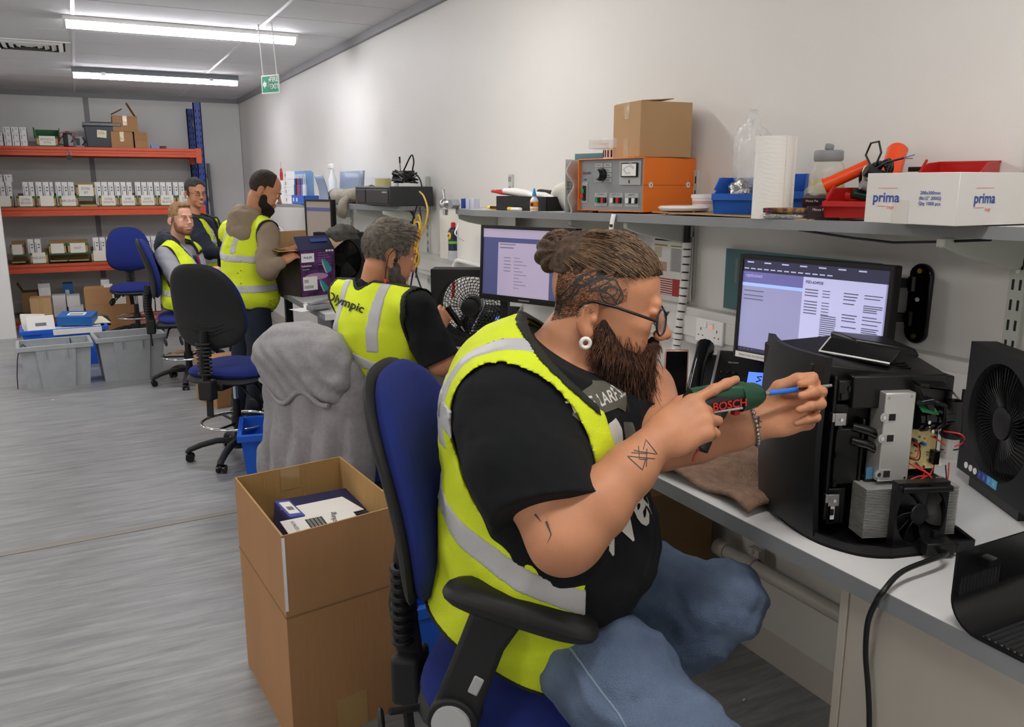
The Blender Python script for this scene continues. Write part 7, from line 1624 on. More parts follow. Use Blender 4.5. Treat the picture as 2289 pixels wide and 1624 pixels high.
# ================================================================ the bearded man with the top knot
def main_man():
    p = thing('person', 'x', 'person', (.80, 1.46, 0))
    p['label'] = 'bearded man with top knot in yellow vest driving a screw into the black machine'
    hd = 122; RB = hframe(hd); F = RB.col[1].copy(); S = RB.col[0].copy(); U = Vector((0, 0, 1))   # S: his right, towards the camera
    SR = K(1128, 925, d=1.50); ER = K(1258, 1205, d=1.40); WR = K(1462, 992, d=1.46)
    SL = K(1440, 875, d=1.80); EL = K(1475, 985, d=1.62); WL = K(1697, 945, d=1.60)
    pel = Vector((.815, 1.45, .80)); bel = K(1238, 1190, d=1.66); che = K(1205, 965, d=1.66); nek = K(1262, 800, d=1.66); hum = K(1150, 880, d=1.68)
    M_ = npR(RB)
    def torso(g=0, hips=True):
        t = SD()
        if hips: t.ell(pel, (.20+g, .185+g, .15+g), M_, .08)
        t.ell(bel, (.205+g, .205+g, .21+g), M_, .08); t.ell(che, (.215+g, .175+g, .20+g), M_, .08); t.ell(hum, (.16+g, .11+g, .12+g), M_, .08)
        t.cap(SR-S*.03, SL+S*.03, .075+g, k=.06)
        return t
    # skin: one continuous body
    b = torso(-.03)
    HO = K(1350, 690, d=1.63); RH = hframe(123, 9)
    b.chain([nek-U*.03-F*.02, HO+RH @ Vector((0, -.03, -.05))], [.078, .070], .03); b.ell(HO+RH @ Vector((0, -.045, -.07)), (.066, .05, .06), npR(RH), .03); b.ell(HO+RH @ Vector((0, .04, -.10)), (.05, .05, .035), npR(RH), .03)
    T = head_sd(b, HO, RH, 1.08, fat=.006)
    b.chain([SR, SR.lerp(ER, .5), ER], [.072, .066, .058], .03)
    fm = ER.lerp(WR, .35); b.chain([ER, fm, ER.lerp(WR, .72), WR], [.055, .0555, .043, .033], .025); b.ell(ER.lerp(WR, .1)-U*.012, (.055, .055, .05), None, .02)
    b.chain([SL, EL], [.068, .055], .03); b.chain([EL, EL.lerp(WL, .35), EL.lerp(WL, .75), WL], [.054, .052, .040, .031], .025)
    # right hand on the driver: back of the hand towards the camera, index finger along the tool
    yd = (K(1578, 925, d=1.47)-WR).normalized(); back = (Vector((0, 0, CAMZ))-WR).normalized(); back = (back+U*.25-F*.1).normalized(); back = (back-yd*back.dot(yd)).normalized(); xd = yd.cross(back); xd = xd if xd.z > 0 else -xd
    RR_ = Matrix((xd, yd, back)).transposed()
    Tr, tr_ = hand_sd(b, WR, RR_, 1, [(6, 8, 8), (48, 72, 55), (52, 76, 55), (56, 78, 55)], [(.35, .75, -.55), (.25, .9, -.35), (.0, 1, -.2)], 1.12)
    # left hand: palm towards the camera, fingers curled to a pinch
    yl = (K(1815, 905, d=1.60)-WL).normalized(); bl_ = -(Vector((0, 0, CAMZ))-WL).normalized(); bl_ = (bl_-U*.2); bl_ = (bl_-yl*bl_.dot(yl)).normalized(); xl = yl.cross(bl_); xl = xl if xl.z > 0 else -xl
    RL_ = Matrix((xl, yl, bl_)).transposed()
    Tl, tl_ = hand_sd(b, WL, RL_, -1, [(62, 62, 30), (66, 70, 34), (72, 74, 36), (76, 76, 38)], [(.42, .75, -.50), (-.02, .9, -.42), (-.22, .95, -.20)], 1.08)
    for q in (-1, 1): b.ell(T(q*.032, .086, .014), [.018, .012, .010], npR(RH), .004)
    body = sobj('body', b, .0036, SKIN, p, smooth=1); bv = bvh_of(body)
    eyes(p, T, RH, 1.08, '3a4a52', .5)
    # t-shirt
    ts = torso(.004)
    sleeve_end = SR.lerp(ER, .80); sd_ = (ER-SR).normalized()
    ts.chain([SR, SR.lerp(ER, .45)-F*.012, SR.lerp(ER, .95)], [.088, .096, .103], .04); ts.chain([SL, SL.lerp(EL, .8)], [.085, .088], .04)
    ts.cap(nek-U*.07-F*.01, nek-U*.02-F*.02, .10, .082, .04)
    seA, seN = A3(sleeve_end), A3((sd_+U*.10-F*.25).normalized()); slA, slN = A3(SL.lerp(EL, .8)), A3((EL-SL).normalized())
    nA, nN = A3(nek+U*.008+F*.015), A3((U+F*.55).normalized()); fB = A3(F); sB = A3(S); bC = A3(bel)
    hemz = .795
    def fold(P, F0):
        q = P-bC; a = q@fB; c = q@sB
        x = wob(P, .0035, 22, 1)+wob(P, .0016, 55, 6)+.003*np.sin((P[:, 2]*55+a*30)+2*np.sin(c*14))*np.clip((.95-P[:, 2])*4, 0, 1)
        return F0-x
    def tp(P, F0):
        F0 = fold(P, F0)
        armR = _cap(SR, ER+(ER-SR)*.3, .13, .13)[0](P); armL = _cap(SL, EL+(EL-SL)*.3, .12, .12)[0](P); tor = torso(-.02)(P)
        cR = (P-seA)@seN; cL = (P-slA)@slN
        inA = (armR < 0) & (tor > .042); F1 = np.where(inA, np.maximum(F0, cR), F0)
        inL = (armL < 0) & (tor > .042); F1 = np.where(inL, np.maximum(F1, cL), F1)
        F1 = np.minimum(F1, torso(.003)(P)-wob(P, .0035, 22, 1)); F1 = np.maximum(F1, (P-nA)@nN)
        hem = hemz-P[:, 2]+.02*(((P-bC)@fB) < -.05); return np.maximum(F1, hem)
    tsh = sobj('t_shirt', ts, .0045, TSHIRT, p, post=tp, smooth=2)
    # vest
    vs_ = torso(.012); vs_.cap(SR-S*.02, nek-U*.035+S*.05, .083, .072, .05); vs_.cap(SL+S*.02, nek-U*.035-S*.05, .083, .072, .05)
    vs_.cap(nek-U*.06-F*.05, nek-U*.01-F*.045, .085, .075, .05)
    c0 = A3(K(1172, 982, d=1.55)); hv = A3(K(1190, 990, d=1.6))
    th = -.50; ct, st = math.cos(th), math.sin(th)
    def armhole(P, g=0):
        q = P-c0; a = q@fB; z = q[:, 2]; c = (P-A3(che))@sB
        # slanted ellipse seen from his side, for both arms
        x_ = a*ct-z*st*-1*0+z*st*0; u_ = a*ct+z*(-st)*-1*0; u_ = a*ct - z*st; v_ = a*st + z*ct
        e = np.sqrt((u_/(.120+g))**2+(v_/(.168+g))**2)-1
        return np.where(np.abs(c) > .07, e*.15, .3)
    def opening(P, g=0):
        q = P-bC; a = q@fB; c = q@sB; z = P[:, 2]
        fe = np.interp(z, [.70, .95, 1.10, 1.18, 1.30, 1.40], [.060, .060, .105, .115, .075, .02])
        d1 = np.minimum(a-fe+g, c+.125+g)       # >0 inside the opening
        d1 = np.where(z < 1.0, a-fe+g, d1)
        return -d1
    def vcut(P, g=0):
        q = P-bC; a = q@fB
        z0 = np.interp(a, [-.25, -.12, .02, .07], [.80, .735, .66, .70])
        d = np.maximum(-armhole(P, -g), -opening(P, -g)); d = np.maximum(d, z0-P[:, 2]+g)
        n_ = (P-A3(nek+U*.008))@A3((U+F*.9).normalized()); d = np.maximum(d, n_+g)
        col = _cap(nek-U*.12+F*.01, nek+U*.1+F*.03, .088, .088)[0](P); d = np.maximum(d, -col+g)
        return d
    def hang(P, F0):      # the vest falls straighter than the body below the waist
        return F0-wob(P, .004, 17, 4)-wob(P, .0014, 48, 8)
    def vp(P, F0): F0 = hang(P, F0); return np.maximum(np.maximum(F0-.005, -F0-.007), vcut(P))
    # hanging flap of the vest at the hip
    vs_.ell(pel+S*.10-U*.03-F*.03, (.13, .20, .17), M_, .06); vs_.ell(pel-F*.08+U*.12, (.19, .13, .2), M_, .06)
    vest = sobj('vest', vs_, .0048, HIVIS, p, post=vp, smooth=2)
    def bandpost(fn, out=.0075, hw=.026):
        def bp(P, F0): F0 = hang(P, F0); d = np.maximum(np.maximum(F0-out, -F0-.002), vcut(P, .004)); return np.maximum(d, np.abs(fn(P))-hw)
        return bp
    zb = lambda z0, sl: (lambda P: (P[:, 2]-z0)-sl*((P-bC)@fB))
    for z0, sl in ((.955, -.42), (1.135, -.5)):
        sobj('reflective_band', vs_, .0045, REFL, p, post=(lambda f_: (lambda P, F0: np.where(((P-bC)@fB) < .2, bandpost(f_)(P, F0), .1)))(zb(z0, sl)), smooth=1)
    def bs(P): q = P-A3(che); c = q@sB; return np.abs(c)-.115-.0*q[:, 2]
    def bs_p(P, F0): return np.where(P[:, 2] > 1.17, bandpost(bs, hw=.021)(P, F0), .1)
    sobj('shoulder_band', vs_, .0045, REFL, p, post=bs_p, smooth=1)
    def pipe(P, F0):
        F0 = hang(P, F0); return np.maximum(np.maximum(F0-.0085, -F0-.008), np.maximum(np.abs(vcut(P, .002))-.0045, vcut(P, -.006)))
    sobj('vest_binding', vs_, .004, PIPING, p, post=pipe, smooth=1)
    # jeans
    DEN = mat('washed_denim', '7b8fae', .85, bump=.8, bscale=420, var=1, vscale=3.5, var2='40536f')
    j = SD(); HR = pel+S*.10-U*.02+F*.03; HL = pel-S*.10-U*.02+F*.03
    KR = K(1560, 1700, d=1.42); KL = K(1618, 1345, d=1.86); AR = Vector((KR.x-.02, KR.y+.02, .16)); AL = K(1290, 1655, d=1.88)
    j.ell(pel, (.19, .175, .125), M_, .06)
    j.chain([HR, HR.lerp(KR, .5), KR], [.115, .105, .085], .04); j.chain([KR, AR], [.082, .065], .03)
    j.chain([HL, HL.lerp(KL, .5), KL], [.112, .10, .084], .04); j.chain([KL, AL], [.082, .062], .03)
    def jf(P, F0):
        F0 = F0-wob(P, .004, 24, 2)-wob(P, .0028, 62, 3)-.004*np.abs(np.sin(P[:, 0]*34-P[:, 1]*22+P[:, 2]*30+2*np.sin(P[:, 1]*12)))-.0035*np.sin(P[:, 2]*70+40*P[:, 0]+2*np.sin(P[:, 1]*25)); F0 = np.maximum(F0, (P[:, 2]-.865)); return F0
    jn = sobj('jeans', j, .0048, DEN, p, post=jf, smooth=1)
    jb = bvh_of(jn)
    seam = merge([stroke([(0, .0), (.05, -.045), (.11, -.11), (.17, -.19), (.24, -.30)], .004)])
    try: decal('seam', jb, seam, K(1240, 1445, d=1.45), _r, -_d, mat('denim_seam', '7d8fa3', .8), jn_p(p), off=.001)
    except Exception as e_: print('seam', e_)
    # shoes
    for A_, h_ in ((AL, 150), (AR, 120)):
        s_ = SD(); Rf = hframe(h_); f_ = Rf.col[1]
        s_.ell(A_+f_*.02-U*.045, (.045, .06, .045), npR(Rf), .03); s_.ell(A_+f_*.10-U*.06, (.046, .085, .032), npR(Rf), .03)
        sh = sobj('shoe', s_, .005, mat('dark_shoe', '1c1e24', .6), p)
        so = SD(); so.ell(A_+f_*.06-U*.088, (.048, .145, .012), npR(Rf), .02); sobj('sole', so, .005, WHITEP, p)
    # beard
    BRD = mat('beard_brown', '4a3024', .9, bump=.8, bscale=300, var=1, vscale=30, var2='2a1d18')
    bd = SD(); E = lambda c, r, k=.02: bd.ell(T(*c), [q*1.08 for q in r], npR(RH), k)
    for q in (-1, 1): E((q*.058, .006, -.045), (.017, .018, .040), .02); E((q*.052, .022, -.066), (.020, .032, .034), .02); E((q*.042, .046, -.082), (.026, .038, .032), .02); E((q*.016, .1005, -.046), (.017, .009, .007), .01); E((q*.030, .086, -.066), (.012, .016, .022), .01)
    E((0, .066, -.098), (.042, .038, .034), .03); E((0, .070, -.14), (.034, .034, .048), .03); E((0, .062, -.185), (.022, .022, .035), .03)
    def bpst(P, F0): return F0-.4*wob(P, .006, 90, 3)
    bo = sobj('beard', bd, .0034, BRD, p, post=bpst, smooth=0)
    R_ = random.Random(4); pth = [[], [], []]
    bp_, bf_ = o_pos[bo.name]; bn_ = np.array([list(v.normal) for v in bo.data.vertices]); ridx = np.random.default_rng(3).integers(0, len(bp_), 4200)
    for i, k_ in enumerate(ridx):
        a = Vector(bp_[k_]); n_ = Vector(bn_[k_]); lc = (RH.transposed() @ (a-HO))/1.08; L_ = R_.uniform(.010, .022)*(1.5 if lc.z < -.10 else 1)
        w1 = (RH @ Vector((R_.gauss(0, .2), R_.gauss(-.1, .25), -1))+n_*.55).normalized(); P_ = [a-n_*.002, a+w1*L_*.5, a+w1*L_+RH @ Vector((0, 0, -L_*.25))]
        pth[(2 if R_.random() < .7 else 0) if lc.z > -.075 else (1 if R_.random() < .65 else 0)].append(P_)
    for i in range(1500):
        z = -.03-.13*R_.random()**.8; q = R_.choice((-1, 1)); ph = R_.uniform(0, 1)
        x = q*(.070-.25*max(0, -z-.07))*math.cos(ph*1.4); y = .025+.085*math.sin(ph*1.4)-.0*z
        if z > -.06 and ph > .45: continue
        x = q*max(.004, abs(x)) if z > -.11 else q*R_.random()*.03
        a = Vector((x, y, z)); L_ = R_.uniform(.015, .05)*(1.6 if z < -.10 else 1); w1 = Vector((R_.gauss(0, .3), R_.gauss(.15, .3), -1)).normalized()
        P_ = [T(*(a+w1*L_*t_+Vector((math.sin(t_*5+i)*.003*t_, math.cos(t_*4+i)*.003*t_, 0)))) for t_ in (0, .33, .66, 1)]
        pth[i % 3].append(P_)
    for k_, (c_, nm) in enumerate((('5c3a28', 'brown'), ('2b1d18', 'dark'), ('7a5138', 'ginger'))): strands('beard_hair', p, pth[k_], mat('hair_'+nm, c_, .6), .00055)
    # shaved stubble zone is skin; hair on top swept back into a bun
    HAIR = mat('light_brown_hair', '5a4534', .6, bump=.9, bscale=60, var=1, vscale=70, var2='3a2c22', stretch=(1, 1, 1))
    hr = SD(); hr.ell(T(0, -.002, .052), [.074*1.08, .098*1.08, .088*1.08], npR(RH), .02); hr.ell(T(0, -.07, .08), [.05, .045, .05], npR(RH), .03)
    BN = K(1250, 560, d=1.63); oA = A3(HO); RHn = npR(RH)
    def hp(P, F0):
        q = (P-oA)@RHn/1.08; lim = .062+.30*np.clip(-q[:, 1]-.03, -.06, .05)*-1*.5+.25*np.abs(q[:, 1]-.0)*(q[:, 1] > .05)*.3
        return np.maximum(F0-.0025*np.sin(q[:, 0]*420+6*np.sin(q[:, 1]*30)), (lim-q[:, 2])*.9)
    sobj('hair', hr, .0036, HAIR, p, post=hp, smooth=0)
    bn = SD(); bn.ell(BN, (.036, .038, .040), RHn, .02); bn.ell(BN+RH @ Vector((0, .022, .005)), (.028, .026, .03), RHn, .02); bn.ell(BN+RH @ Vector((0, -.012, -.012)), (.030, .032, .030), RHn, .02)
    def bnp(P, F0): q = (P-A3(BN))@RHn; return F0-.003*np.sin(np.arctan2(q[:, 2], q[:, 1])*9+q[:, 0]*120)
    sobj('hair_bun', bn, .0034, HAIR, p, post=bnp, smooth=0)
    pth = [[], [], []]; eb = T(0, -.085, .088)
    for i in range(900):
        ph = R_.uniform(-1, 1); f0 = R_.uniform(0, 1)
        a = Vector((.068*math.sin(ph*1.45), .088*math.cos(ph*1.0)*(1-.0*f0)-.16*f0*abs(ph)*.8-.02*f0, .062+.055*math.cos(ph*1.4)*(.4+.6*f0)))
        P_ = []
        for t_ in (0, .2, .4, .6, .8, 1):
            m_ = a.lerp(Vector((0, -.088, .085)), t_); c_ = Vector((0, -.005, .048)); v_ = m_-c_; 
            rr_ = Vector((v_.x/.079, v_.y/.102, v_.z/.094)).length; m2 = c_+v_/max(rr_, .2)*(1.02+.01*R_.random()); P_.append(T(*m2))
        pth[i % 3].append(P_)
    for i in range(500):
        an = R_.uniform(0, 2*PI); tw = R_.uniform(-.03, .03); P_ = []
        for t_ in range(6):
            A_ = an+t_*.42; rr_ = .040+.002*R_.random(); P_.append(BN+RH @ Vector((tw*(1-.1*t_), rr_*math.cos(A_)*math.sqrt(max(0, 1-(tw/.038)**2)), rr_*math.sin(A_)*math.sqrt(max(0, 1-(tw/.038)**2)))))
        pth[i % 3].append(P_)
    for k_, (c_, nm) in enumerate((('6b523c', 'fair'), ('3b2b20', 'umber'), ('8a6d50', 'sandy'))): strands('hair_strands', p, pth[k_], mat('hair_'+nm, c_, .5), .0008)
    # short stubble on the shaved side
    st = []
    for i in range(16000):
        q = R_.choice((1, 1, 1, -1)); a = Vector((q*.2, R_.uniform(-.13, .06), R_.uniform(-.06, .085))); o_ = T(*a); d_ = (T(0, a.y*.55-.01, a.z*.7+.01)-o_).normalized(); h_ = bv.ray_cast(o_, d_, .3)
        if h_[0] is None: continue
        lc = (RH.transposed() @ (h_[0]-HO))/1.08
        if lc.z < .0 and lc.y > -.045+.3*(lc.z+.03): continue
        if lc.y > .042 or lc.z < .012+.5*lc.y: continue
        n_ = h_[1]; st.append([h_[0]-n_*.001, h_[0]+n_*.0012+RH @ Vector((0, -.0022, -.0012))])
    strands('stubble', p, st, mat('hair_umber', '3b2b20'), .00036)
    # head tattoo on the shaved side (his right): knotwork
    X_, Y_ = RH @ Vector((0, 1, 0)), RH @ Vector((0, 0, 1)); TAT = mat('tattoo_ink', '3d4144', .6)
    L_ = []
    for k_ in range(9):
        cx_, cy_ = -.045+.008*k_, .012+.016*math.sin(k_*.5); rr_ = .008+.004*(k_ % 3)
        L_.append(stroke([(cx_+rr_*math.cos(a)*1.3, cy_+rr_*math.sin(a+.4*k_)) for a in [2*PI*i/14 for i in range(15)]], .0022))
    L_.append(stroke([(-.055, -.02), (-.04, .01), (-.01, .03), (.02, .03), (.035, .01), (.028, -.012), (.018, .0), (.0, .008), (-.03, .0)], .0028)); L_.append(stroke([(-.075, -.06), (-.07, -.03), (-.055, -.01), (-.05, .01)], .004)); L_.append(stroke([(-.082, -.055), (-.078, -.025), (-.062, -.0), (-.04, .024)], .003))
    decal('head_tattoo', bv, merge(L_), T(.09, -.01, .035), X_, Y_, TAT, p, off=.0009, reach=.10)
    # forearm tattoo: two linked triangles
    a0 = ER.lerp(WR, .86); ax = (WR-ER).normalized(); vw = (Vector((0, 0, CAMZ))-a0).normalized(); ux = (U-vw*U.dot(vw)).normalized(); rx_ = ux.cross(vw); rx_ = rx_ if rx_.dot(_r) > 0 else -rx_
    tri = merge([stroke([(.002, .012), (.006, .030), (.026, .006), (-.014, .010)], .0013), stroke([(.006, -.004), (.002, -.022), (-.024, .000), (.022, -.002)], .0013), stroke([(-.006, .018), (-.004, -.004), (.010, -.004)], .0013), stroke([(.008, .014), (.008, -.016)], .0013), stroke([(-.018, .006), (.01, .006)], .0013)])
    decal('forearm_tattoo', bv, tri, a0, rx_, rx_.cross(vw) if rx_.cross(vw).z > 0 else -rx_.cross(vw), TAT, p, off=.0008, reach=.12) if False else decal('forearm_tattoo', bv, tri, a0, rx_, vw.cross(rx_), TAT, p, off=.0008, reach=.12)
    a1 = K(1228, 1160, d=1.40); decal('elbow_tattoo', bv, merge([stroke([(0, 0), (.010, -.02), (.004, -.034)], .004, lambda t_: 1-t_*.9), stroke([(-.02, .01), (-.008, -.002)], .004, lambda t_: 1-t_*.9)]), a1, rx_, vw.cross(rx_), TAT, p, off=.0008, reach=.12)
    a2 = WL.lerp(EL, .03); decal('wrist_tattoo', bv, merge([stroke([(0, .012), (-.001, -.014)], .003), stroke([(-.006, .006), (.006, .002)], .002), stroke([(-.004, -.006), (.005, -.008)], .002)]), a2, rx_, vw.cross(rx_), TAT, p, off=.0008, reach=.12)
    # glasses
    GF = mat('glasses_frame', '1a1a1c', .3); g = obj('glasses', MB().tube([T(.069, .090, .004), T(.078, .075, .008), T(.084, .02, .018), T(.084, -.025, .022), T(.080, -.045, .008)], .0036, 8, flat=.8).tube([T(-.069, .090, .004), T(-.078, .075, .008), T(-.084, .02, .018), T(-.084, -.025, .026)], .0032, 8).tube([T(-.012, .112, .010), T(0, .116, .014), T(.012, .112, .010)], .002, 6), GF, p, smooth=60, world=True)
    for q in (-1, 1):
        ring = [T(q*(.040+.028*math.copysign(abs(math.cos(a))**.8, math.cos(a))), .1125-.020*(.5+.5*math.cos(a))-.004*math.sin(a), -.001+.0225*math.copysign(abs(math.sin(a))**.8, math.sin(a))) for a in [2*PI*i/28 for i in range(28)]]
        obj('rim', MB().tube(ring, .0021, 8, closed=True), GF, p, smooth=60, world=True)
        obj('lens', MB().add(ring, [tuple(range(28))]), mat('lens_glass', 'ffffff', .02, alpha=.12), p, world=True)
    # ear plug, bracelet, ring
    pc_ = T(.083, -.024, -.052); nx = (RH @ Vector((1, .25, 0))).normalized(); Rp = frame(nx)
    obj('ear_plug', MB().tube([pc_+Rp @ Vector((.0088*math.cos(a), .0088*math.sin(a), .003)) for a in [2*PI*i/20 for i in range(20)]], .0040, 8, closed=True), WHITEG, p, smooth=60, world=True)
    ay = (WL-EL).normalized(); Rw_ = frame(ay); wc = WL-ay*.012
    for k_ in range(30):
        a = 2*PI*k_/30; obj('bracelet_link', MB().ball(wc+Rw_ @ Vector((.0405*math.cos(a), .0405*math.sin(a), 0)), (.0044, .0044, .0044), 8), STEEL, p, smooth=180, world=True)
    fr_ = Tl(-.010, .088, 0); q1 = RL_ @ Vector((0, math.cos(1.25), -math.sin(1.25))); rc = fr_+q1*.022*1.08
    obj('wedding_ring', MB().tube([rc+frame(q1) @ Vector((.0108*math.cos(a), .0108*math.sin(a), 0)) for a in [2*PI*i/20 for i in range(20)]], .0016, 6, closed=True), mat('gold', 'd8b45a', .2, 1), p, smooth=60, world=True)
    # shirt print
    tb = bvh_of(tsh); nC = (Vector((0, 0, CAMZ))-K(1400, 930, d=1.55)).normalized(); fx_ = (S*-.8+F*.2).normalized()
    pn = (F+S*.55+U*.1).normalized(); px_ = (U.cross(pn)).normalized(); py_ = pn.cross(px_)
    GP = mat('shirt_print_grey', '5b5a52', .85); WPm = mat('shirt_print_white', 'd2d2cc', .85)
    o_ = K(1392, 945, d=1.50)
    def poly_(P): return subdiv((P, [tuple(range(len(P)))]), 3)
    decal('shirt_print', tb, poly_([(-.085, .03), (-.05, .062), (.0, .075), (.06, .062), (.085, .03), (.06, .005), (.03, .02), (-.03, .02), (-.06, .0)]), o_, px_, py_, GP, p, off=.0016)
    decal('shirt_print', tb, poly_([(-.075, -.02), (-.05, -.045), (-.035, -.09), (-.055, -.075), (-.08, -.05)]), o_, px_, py_, GP, p, off=.0016); decal('shirt_print', tb, poly_([(.045, -.01), (.08, -.02), (.075, -.06), (.05, -.09), (.04, -.05)]), o_, px_, py_, GP, p, off=.0016)
    decal('shirt_print', tb, poly_([(-.012, .0), (.012, .005), (.03, -.02), (.025, -.055), (.005, -.065), (-.012, -.045), (-.018, -.02)]), o_, px_, py_, WPm, p, off=.0018)
    decal('shirt_lettering', tb, text_mb('THE LARFIS...', .030, True), o_+py_*.042, px_, py_, WPm, p, off=.0022)
    o2 = K(1446, 1178, d=1.47); wv_ = [stroke([(.045+.012*math.sin(3*t_)+.05*t_, -.02+.022*q_+.02*math.sin(5*t_+q_)) for t_ in [i_/12 for i_ in range(13)]], .008, lambda t_: 1.2-t_) for q_ in (0, 1, 2)]; decal('shirt_lettering', tb, subdiv(merge(wv_), 0), o2, (px_+py_*.25).normalized(), (py_-px_*.25).normalized(), WPm, p, off=.002); decal('shirt_lettering', tb, subdiv(text_mb('We', .105, True), 1), o2, (px_+py_*.25).normalized(), (py_-px_*.25).normalized(), WPm, p, off=.002)
    # power screwdriver in his hand
    tip = K(1858, 861, d=1.585); nose = K(1702, 880, d=1.535); hb = K(1600, 895, d=1.515)
    t = thing('power_screwdriver', 'green and black power screwdriver with a long bit in the hand of the bearded man', 'tool', hb)
    dr = (nose-hb).normalized(); GRN = mat('tool_green', '17452f', .35); L0 = Vector((0, 0, 0)); nl = nose-hb
    obj('motor_body', MB().tube([-dr*.055, -dr*.04, L0, nl*.55, nl*.72], .026, 20, flat=.9, rfun=lambda u: .8+.25*math.sin(PI*min(1, u+.2))), mat('tool_black', '18191a', .4), t, smooth=50)
    obj('gear_head', MB().tube([nl*.50, nl*.62, nl*.85, nl*.97], .0275, 22, rfun=lambda u: 1-.35*u*u), GRN, t, smooth=50); obj('nose_ring', MB().tube([nl*.9, nl*1.02], .0185, 20, rfun=lambda u: 1-.25*u), mat('tool_black', ''), t, smooth=40)
    sd2 = (Vector((0, 0, CAMZ))-hb).normalized(); up2 = (U-dr*U.dot(dr)).normalized(); sd2 = dr.cross(up2); sd2 = sd2 if sd2.dot(Vector((0, 0, CAMZ))-hb) > 0 else -sd2
    obj('green_top', MB().tube([-dr*.05+up2*.008, nl*.3+up2*.010, nl*.6+up2*.006], .022, 14), GRN, t, smooth=50)
    text('lettering', 'BOSCH', .021, nl*.15+sd2*.0275-up2*.003, dr, up2, mat('tool_red', 'd02a20', .4), t, bold=True, off=.0004)
    obj('silver_stripe', MB().tube([-dr*.03-up2*.014+sd2*.021, nl*.45-up2*.014+sd2*.022], .0022, 6), mat('silver_plastic', ''), t)
    hdn = (K(1562, 1003, d=1.50)-hb); obj('handle', MB().tube([nl*.15-up2*.005, hdn*.5+nl*.05, hdn], .0175, 14), mat('tool_black', ''), t, smooth=50); obj('trigger', MB().box(nl*.42-up2*.026, (.012, .012, .012)), RED, t); obj('strap', MB().tube([hdn, hdn+Vector((-.01, 0, -.012)), hdn+Vector((-.012, 0, -.022))], .002, 6), mat('red_cord', 'c8505a', .6), t)
    bl2 = tip-hb; obj('chuck', MB().tube([nl, nl.lerp(bl2, .10)], .0045, 12), STEEL, t, smooth=40); obj('blue_sleeve', MB().tube([nl.lerp(bl2, .10), nl.lerp(bl2, .50)], .0050, 12), mat('blue_sleeve', '2f7be0', .3), t, smooth=40); obj('bit_shaft', MB().tube([nl.lerp(bl2, .5), bl2], .0032, 10), STEEL, t, smooth=40)
    return p
def jn_p(p): return p
import time as _t
_t0 = _t.time(); mm = main_man(); print('main man', _t.time()-_t0)
